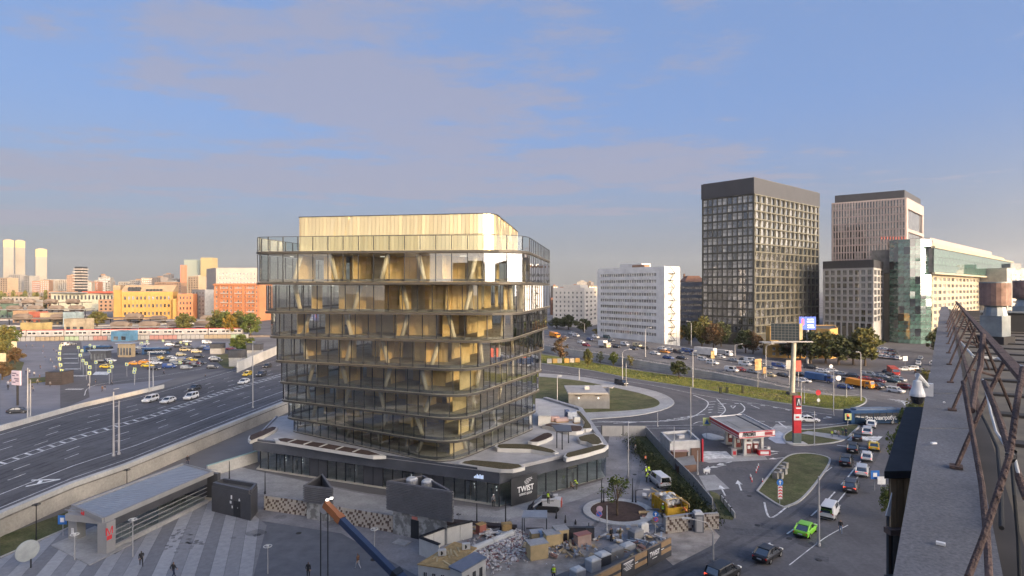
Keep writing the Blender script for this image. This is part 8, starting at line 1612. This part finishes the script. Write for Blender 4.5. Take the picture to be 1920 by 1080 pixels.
# ---------------------------------------------------------------- people in view
gw = 'workers in the yard'; gp = 'passers-by on the plaza'; gs = 'people on the station square'
for a in ((265, 1062, 2.2, 'walk', 'black', 'black', 'person in black walking across the striped plaza'), (325, 1084, 1.2, 'walk', 'black', 'navy', 'dark haired person at the bottom edge of the striped plaza'), (671, 1067, 2.6, 'walk', 'brown', 'pale', 'person in a brown jacket and pale trousers striding over the plaza'), (578, 1084, 1.5, 'stand', 'black', 'black', 'person at the bottom edge below the crane ropes'), (352, 872, -1, 'stand', 'black', 'navy', 'person standing by the beige wall behind the metro roof'), (1576, 1000, -2.0, 'walk', 'black', 'jeans', 'person in dark clothes with a white bag crossing the street'), (407, 796, 0, 'walk', 'navy', 'black', 'person walking on the highway edge above the beige wall')): person(*a, group=gp, z=.05)
for px, py, rz, pose, top, legs, lab, v, h in ((1038, 1090, -1.4, 'stand', 'navy', 'navy', 'worker in a white helmet and yellow vest walking before the crates', hiviz, True), (876, 1092, 1.2, 'stand', 'navy', 'navy', 'worker in a yellow vest at the guard cabin, seen from behind', hiviz, False), (1146, 1015, -1, 'stand', 'black', 'black', 'man in black leaning near the cord below the ring bed', None, False), (1163, 1014, -.6, 'stand', 'olive', 'khaki', 'man with a backpack and khaki trousers below the ring bed', None, False), (1243, 968, -2, 'stand', 'navy', 'olive', 'worker in a white helmet beside the yellow skip', hiviz, True), (1253, 966, -1.5, 'sit', 'brown', 'khaki', 'worker in orange sitting by the skip, left of the red one', hivo, False),
                                      (1266, 964, -1.6, 'sit', 'red', 'black', 'worker in red and black sitting by the skip', None, False), (1287, 972, 2.8, 'work', 'brown', 'olive', 'worker in an orange vest bending at the mosaic parapet', hivo, False), (1210, 870, 1.6, 'stand', 'navy', 'navy', 'worker in an orange vest standing along the yard fence', hivo, False), (1211, 895, -1, 'stand', 'olive', 'navy', 'worker in yellow left behind the white van', hiviz, True), (1218, 893, 2, 'work', 'olive', 'navy', 'worker in yellow leaning into the white van', hiviz, False), (1212, 905, .4, 'work', 'olive', 'olive', 'crouched worker with a barrow by the white van wheel', hiviz, False), (1183, 815, -1.6, 'stand', 'pale', 'navy', 'person in a pale blue jacket at the far yard fence', None, True), (1191, 850, -1, 'stand', 'grey', 'black', 'person in grey by the white sheeted post group', None, False), (1178, 852, -1, 'stand', 'black', 'black', 'person in black left of the white sheeted post', None, False),
                                      (925, 950, -1.3, 'stand', 'grey', 'black', 'person in a white cap standing in the podium doorway', None, True), (1082, 918, 3, 'work', 'olive', 'olive', 'worker with yellow stripes bending at the bench by the podium glass', hiviz, False), (1070, 918, .5, 'sit', 'khaki', 'black', 'person sitting on the earth bench by the podium glass', None, False), (1028, 945, 1, 'stand', 'olive', 'black', 'driver in a yellow vest standing on the track loader', hiviz, False)): person(px, py, rz, pose, top, legs, lab, v, h, gw, pt=P(px, py, 1.6) if 'loader' in lab else P(px, py, .03))
for i, (px, lab) in enumerate(((1560, 'leftmost seated person in a yellow top on the dark lawn'), (1566, 'seated person in pale clothes on the dark lawn'), (1572, 'seated person beside a pushchair on the dark lawn'), (1580, 'standing person in green on the dark lawn'), (1586, 'rightmost person in the group on the dark lawn'))): person(px, 818 - i % 2 * 2, rnd.uniform(0, 6), 'sit' if i < 3 else 'stand', ('khaki', 'pale', 'grey', 'green', 'navy')[i], 'navy', lab, hiviz if i == 0 else None, False, 'picnickers on the dark lawn', .14)
rp = random.Random(8)
for i in range(34): px, py = (rp.uniform(45, 112), rp.uniform(650, 735)) if i < 25 else (rp.uniform(160, 220), rp.uniform(712, 735)) if i < 30 else (rp.uniform(0, 50), rp.uniform(712, 735)); person(px, py, rp.uniform(0, 6), rp.choice(('walk', 'stand')), rp.choice(('black', 'navy', 'pale', 'grey', 'brown')), rp.choice(('black', 'navy', 'jeans')), 'distant pedestrian crossing the station square', None, False, gs, .05)
person(307, 703, 0, 'walk', 'navy', 'black', 'pedestrian in blue at the edge of the taxi rank'); person(385, 712, 0, 'stand', 'black', 'black', 'pedestrian beside the highway barrier below the taxi rank')

# ---------------------------------------------------------------- the roof we stand on
u2 = Vector((.593, .805)); r2_ = Vector((.805, -.593)); yaw = math.atan2(u2.y, u2.x)
def rp_(t, s, z): p = u2 * t + r2_ * s; return Vector((p.x, p.y, z))
# (X0 across the view at depth d: x = X0 + .7366 d) -> along and across the parapet
def roofpt(X0, d, z): return Vector((X0 + .7366 * d, d, z))
felt = mat('roofing_felt', (.16, .14, .115), .95, var=.25, scale=.7, bump=.3, col2=(.20, .17, .125)); par_m = mat('parapet_concrete', (.15, .152, .165), .95, var=.35, scale=45, bump=.35, detail=9, thr=(.3, .7)); blotch(par_m, 1.2, .8, 1.15); rust = mat('rusty_steel', (.105, .07, .06), .85, var=.4, scale=9, bump=.6, thr=(.3, .7)); zinc = mat('zinc_sheet', (.30, .33, .34), .45, .5, var=.2, scale=2); rustcap = mat('rust_sheet', (.26, .17, .14), .6, .3, var=.4, scale=2.2, thr=(.35, .65))
rf = thing('apartment_block', 'brick apartment block whose flat felt roof and parapet fill the right edge', 'apartment block', rp_(20, 8, 0))
MB().prism([V2(rp_(-16, .25, 0)), V2(rp_(-16, 15, 0)), V2(rp_(58, 15, 0)), V2(rp_(58, .25, 0))], 0, 29.2).build('wall', mat('block_brick', (.24, .20, .17), .85, var=.15, scale=3), rf)
MB().sheet([rp_(-16, .4, 29.25), rp_(-16, 15, 29.25), rp_(58, 15, 29.25), rp_(58, .4, 29.25)]).build('roof', felt, rf)
for i in range(30): t = 1.0 + i * 1.9; MB().box(rp_(t, 7.7, 29.27), (.22, 14.2, .035), yaw).build('felt_seam', mat('bitumen', (.05, .045, .042), .8, var=.3), rf)
pk = MB(); n_ = 26
for i in range(n_):
    d0, d1 = -6 + i * 2.05, -6 + (i + 1) * 2.05 - .02; j = rnd.uniform(-.012, .012)
    MB().prism([V2(roofpt(-.26 + j, d0, 0)), V2(roofpt(.31 + j, d0, 0)), V2(roofpt(.31 + j, d1, 0)), V2(roofpt(-.26 + j, d1, 0))], 29.0, 29.5 + rnd.uniform(-.008, .008)).build('parapet_slab', par_m, rf)
wall_line(MB(), [roofpt(.42, -6, 0), roofpt(.42, 47, 0)], .16, 29.32, base=29.24).build('felt_upstand', MATS['bitumen'], rf)
MB().box(rp_(31, 8, 29.62), (.35, 13.5, .75), yaw).build('cross_parapet', mat('upstand_dark', (.07, .07, .068), .8), rf); MB().box(rp_(31, 8, 30.03), (.5, 13.6, .07), yaw).build('cross_parapet_cap', zinc, rf)
mb = MB()
for i, (d, x, s) in enumerate(((3.4, -.02, .04), (5.6, -.1, .045), (7.6, 0, .03))): p = roofpt(x, d, 29.52); MB().box(p, (s * 1.1, s * .6, .015), rnd.uniform(0, 3)).build('paper_scrap', swhite, rf)
# railing: rusty posts rooted in the parapet, leaning in, a broad handrail and braces
rl = thing('roof_railing', 'rusty leaning steel railing along the roof parapet', 'railing', roofpt(.1, 8, 29.5))
hr = [roofpt(.53, d, 30.4) for d in (1.2, 4.0, 8, 14, 20, 26)]; hr[0] = roofpt(.62, 1.2, 30.38)
wall_line(MB(), hr, .065, .02, base=-.02).build('handrail', rust, rl)
for d in (4.9, 7.2, 9.3, 11.5, 13.5, 15.7, 17.9, 20.1, 22.3, 24.5): MB().tube([roofpt(.1, d, 29.5), roofpt(.30, d + .05, 29.95), roofpt(.52, d + .12, 30.38)], .018, 6).build('post', rust, rl); MB().box(roofpt(.1, d, 29.51), (.11, .09, .02), yaw).build('foot_plate', rust, rl)
for d in (7.8, 12, 16.5): MB().tube([roofpt(.50, d, 30.36), roofpt(.95, d + .3, 29.28)], .02, 6).build('brace', rust, rl); MB().tube([roofpt(.3, d + .1, 29.93), roofpt(.75, d + .2, 29.78)], .018, 5).build('stay', rust, rl)
wall_line(MB(), [roofpt(.3, d, 0) for d in (5, 8, 12, 18, 25)], .035, 29.95, base=29.92).build('mid_rail', rust, rl)
def bar(label, pts, r, m=rust, twist=False, name='steel_bar', cat='steel bar'):
    P3 = [PD(*p) for p in pts]; o = thing(name, label, cat, P3[-1]); MB().tube(P3, r, 8).build('bar', m, o)
    if twist:
        q = smooth_line(P3, 40); t = []
        for i, p in enumerate(q): d = (q[min(i + 1, len(q) - 1)] - q[max(i - 1, 0)]).normalized(); a = d.cross(Z).normalized(); b_ = a.cross(d); t.append(p + (a * math.cos(i * 1.3) + b_ * math.sin(i * 1.3)) * r * .55)
        MB().tube(t, r * .45, 5).build('twist_rib', m, o)
    return o
bar('rusty twisted rebar slanting up past the roof railing to the right edge', [(1815, 1082, 2.55), (1845, 1005, 2.65), (1893, 855, 2.9), (1906, 760, 3.2), (1918, 690, 3.5)], .015, rust, True)
bar('rusty pipe running down across the parapet from the railing', [(1806, 716, 4.6), (1817, 778, 4.2), (1841, 910, 3.4), (1850, 1000, 3.0), (1855, 1090, 2.7)], .016)
bar('thick rusty pipe crossing the twisted rebar at the right', [(1846, 716, 4.4), (1872, 780, 3.9), (1895, 853, 3.4), (1912, 900, 3.2), (1925, 935, 3.1)], .02)
bar('brown strut falling from the handrail to the rusty knot', [(1843, 628, 6.5), (1838, 690, 6.0), (1834, 700, 5.8), (1826, 742, 5.4), (1822, 770, 5.0)], .026)
k1 = thing('wire_knot', 'twisted wire knot binding the rusty bars together', 'wire knot', PD(1895, 853, 2.95)); tb_ = MB()
pts = [PD(1895 + 7 * math.cos(a * .9), 853 + 5 * math.sin(a * .9) + (a - 8) * .8, 2.95 + .05 * math.sin(a * .45)) for a in range(17)]; tb_.tube(pts, .012, 5, cap=False); tb_.build('wire', frame_dark, k1)
bar('pale loose cable sagging beside the roof railing', [(1843, 712, 5.2), (1852, 745, 4.8), (1858, 775, 4.4), (1868, 810, 4.1), (1888, 840, 3.6), (1903, 862, 3.3), (1912, 900, 3.2), (1925, 945, 3.1)], .009, lampw, name='cable', cat='cable')
bar('black cable lying on the felt roof below the railing', [(1832, 762, 6.9), (1852, 800, 6.0), (1870, 840, 5.2), (1876, 900, 4.4), (1878, 990, 3.55)], .014, tyre, name='cable', cat='cable')
bar('black cable dropping straight along the right roof edge', [(1896, 862, 3.3), (1902, 930, 3.0), (1909, 1010, 2.9), (1912, 1090, 2.8)], .008, tyre, name='cable', cat='cable'); bar('pale cable stretched over the far felt roof towards the vents', [(1800, 640, 12), (1825, 668, 10), (1870, 672, 10), (1925, 690, 9)], .02, lampw, name='cable', cat='cable')
def vent(label, px, d, wbox, zb, capw):
    p = Vector(((px - CX) * d / F, d, 29.25)); o = thing('roof_vent', label, 'roof vent', p, 0, 'sheet metal roof vents')
    MB().box(p + Z * (zb / 2), (wbox, wbox, zb), .5).build('shaft', zinc, o); MB().box(p + Z * .12, (wbox + .16, wbox + .16, .24), .5).build('collar', MATS['bitumen'], o); rr = lambda r, z: [p + Vector((r * math.cos(a * .5236), r * math.sin(a * .5236), z)) for a in range(12)]
    MB().loft([rr(wbox * .55, zb), rr(wbox * .45, zb + .28), rr(capw * .46, zb + .36)]).build('neck', zinc, o); MB().tube([p + Z * (zb + .32), p + Z * (zb + 1.02)], capw / 2, 20).build('cowl', rustcap, o); MB().tube([p + Z * (zb + 1.02), p + Z * (zb + 1.06)], capw / 2 * 1.03, 20).build('cowl_lid', zinc, o)
vent('big zinc roof vent with a rusty round cowl', 1866, 18.5, .58, .88, .80); vent('second roof vent cut by the right edge of the picture', 1925, 24, .7, 1.0, .9)
# ledge roofs of the loggias under the parapet
def loggia(d0, d1, out, z, label, boards):
    o = thing('loggia', label, 'loggia', roofpt(-.3, d0, z)); q = [roofpt(-.36 - out, d0, 0), roofpt(-.36, d0 + .05, 0), roofpt(-.36, d1, 0), roofpt(-.36 - out, d1, 0)]
    MB().prism([V2(p) for p in q], z - .12, z).build('roof', mat('loggia_roof', (.045, .045, .05), .85, var=.15, scale=2), o); q2 = [roofpt(-.36 - out * .9, d0 + .12, 0), roofpt(-.40, d0 + .17, 0), roofpt(-.40, d1, 0), roofpt(-.36 - out * .9, d1, 0)]; MB().prism([V2(p) for p in q2], z - 2.9, z - .125).build('body', mat('loggia_wood', (.075, .055, .04), .85), o)
    a, b_ = q2[0], q2[1]; e = (b_ - a); an = math.atan2(e.y, e.x); n = Vector((e.y, -e.x, 0)).normalized(); n = n if n.y < 0 else -n; nb = max(5, int(e.length / .1))
    for i in range(nb): MB().box(a.lerp(b_, (i + .5) / nb) + n * .025 + Z * (z - .55), (e.length / nb - .012, .03 + (i % 3) * .006, .8), an).build('board', mat('weathered_board', (.34, .24, .14), .85, var=.35, scale=5, stretch=(1, 1, .15)), o)
    for zz in (z - 1.0, z - 2.1): MB().box(a.lerp(b_, .5) + n * .06 + Z * zz, (e.length + .15, .16, .09), an).build('sill', mat('sill_wood', (.13, .09, .075), .8), o)
    MB().box(a.lerp(b_, .5) + n * .01 + Z * (z - 1.55), (e.length - .1, .03, .95), an).build('dark_pane', wg_dark, o)
    a, b_ = q2[0], q2[3]; e = (b_ - a); an = math.atan2(e.y, e.x); n = Vector((-e.y, e.x, 0)).normalized()
    for i in range(4): MB().box(a.lerp(b_, (i + .5) / 4) + n * .02 + Z * (z - 1.4), (e.length / 4 - .15, .04, 1.2), an).build('pane', wg_mid, o)
loggia(9.6, 14.8, .62, 28.0, 'boarded loggia with a dark flat roof under the parapet', True)
loggia(5.4, 8.4, .50, 26.9, 'second lower loggia with weathered boards nearest the viewer', True)
p = PD(1667, 948, 9.2); o = thing('white_pennant', 'narrow white pointed sheet hanging beside the boarded loggia', 'sheet', p); MB().loft([[p + Vector((x, y, z)) for x, z in ((-.045, -.16), (.02, -.17), (.05, .2))] for y in (0, .02)]).build('sheet', swhite, o)
# dome camera on its bracket
p = PD(1720, 738, 7.4); o = thing('dome_camera', 'white dome security camera with a dark globe on a bracket off the parapet', 'camera', p); rr = lambda r, z: [p + Vector((r * math.cos(a * .3927), r * math.sin(a * .3927), z)) for a in range(16)]
MB().loft([rr(.015, .17), rr(.045, .16), rr(.06, .08), rr(.085, .0), rr(.085, -.03)]).build('housing', mat('camera_white', (.62, .62, .62), .4), o); MB().loft([rr(.076, -.032), rr(.074, -.07), rr(.055, -.115), rr(.02, -.135)]).build('globe', mat('globe_dark', (.02, .02, .022), .12, spec=.8), o)
q = roofpt(-.2, 7.5, 29.6); MB().tube([p + Z * .15, p + Z * .235, q + Vector((0, 0, .13))], [.03, .032, .03], 8).build('bracket', MATS['camera_white'], o); MB().box(q + Vector((0, 0, .1)), (.08, .1, .16), yaw).build('mount', MATS['camera_white'], o)
# ---------------------------------------------------------------- evening haze over the whole place
g = bpy.data.objects['ground']
for v in g.data.vertices: v.co.x = max(-3200, min(3200, v.co.x)); v.co.y = max(-1500, min(4200, v.co.y))
hz = MB(); hz.box((0, 1350, 124), (6600, 5900, 250)); hm_ = bpy.data.materials.new('haze'); hm_.use_nodes = True; nt = hm_.node_tree; nt.nodes.clear()
vo = nt.nodes.new('ShaderNodeVolumePrincipled'); vo.inputs['Color'].default_value = (.9, .9, .92, 1); vo.inputs['Density'].default_value = 5.5e-5; vo.inputs['Anisotropy'].default_value = .2
nt.links.new(vo.outputs[0], nt.nodes.new('ShaderNodeOutputMaterial').inputs['Volume']); tag(hz.build('haze', hm_), kind='stuff')
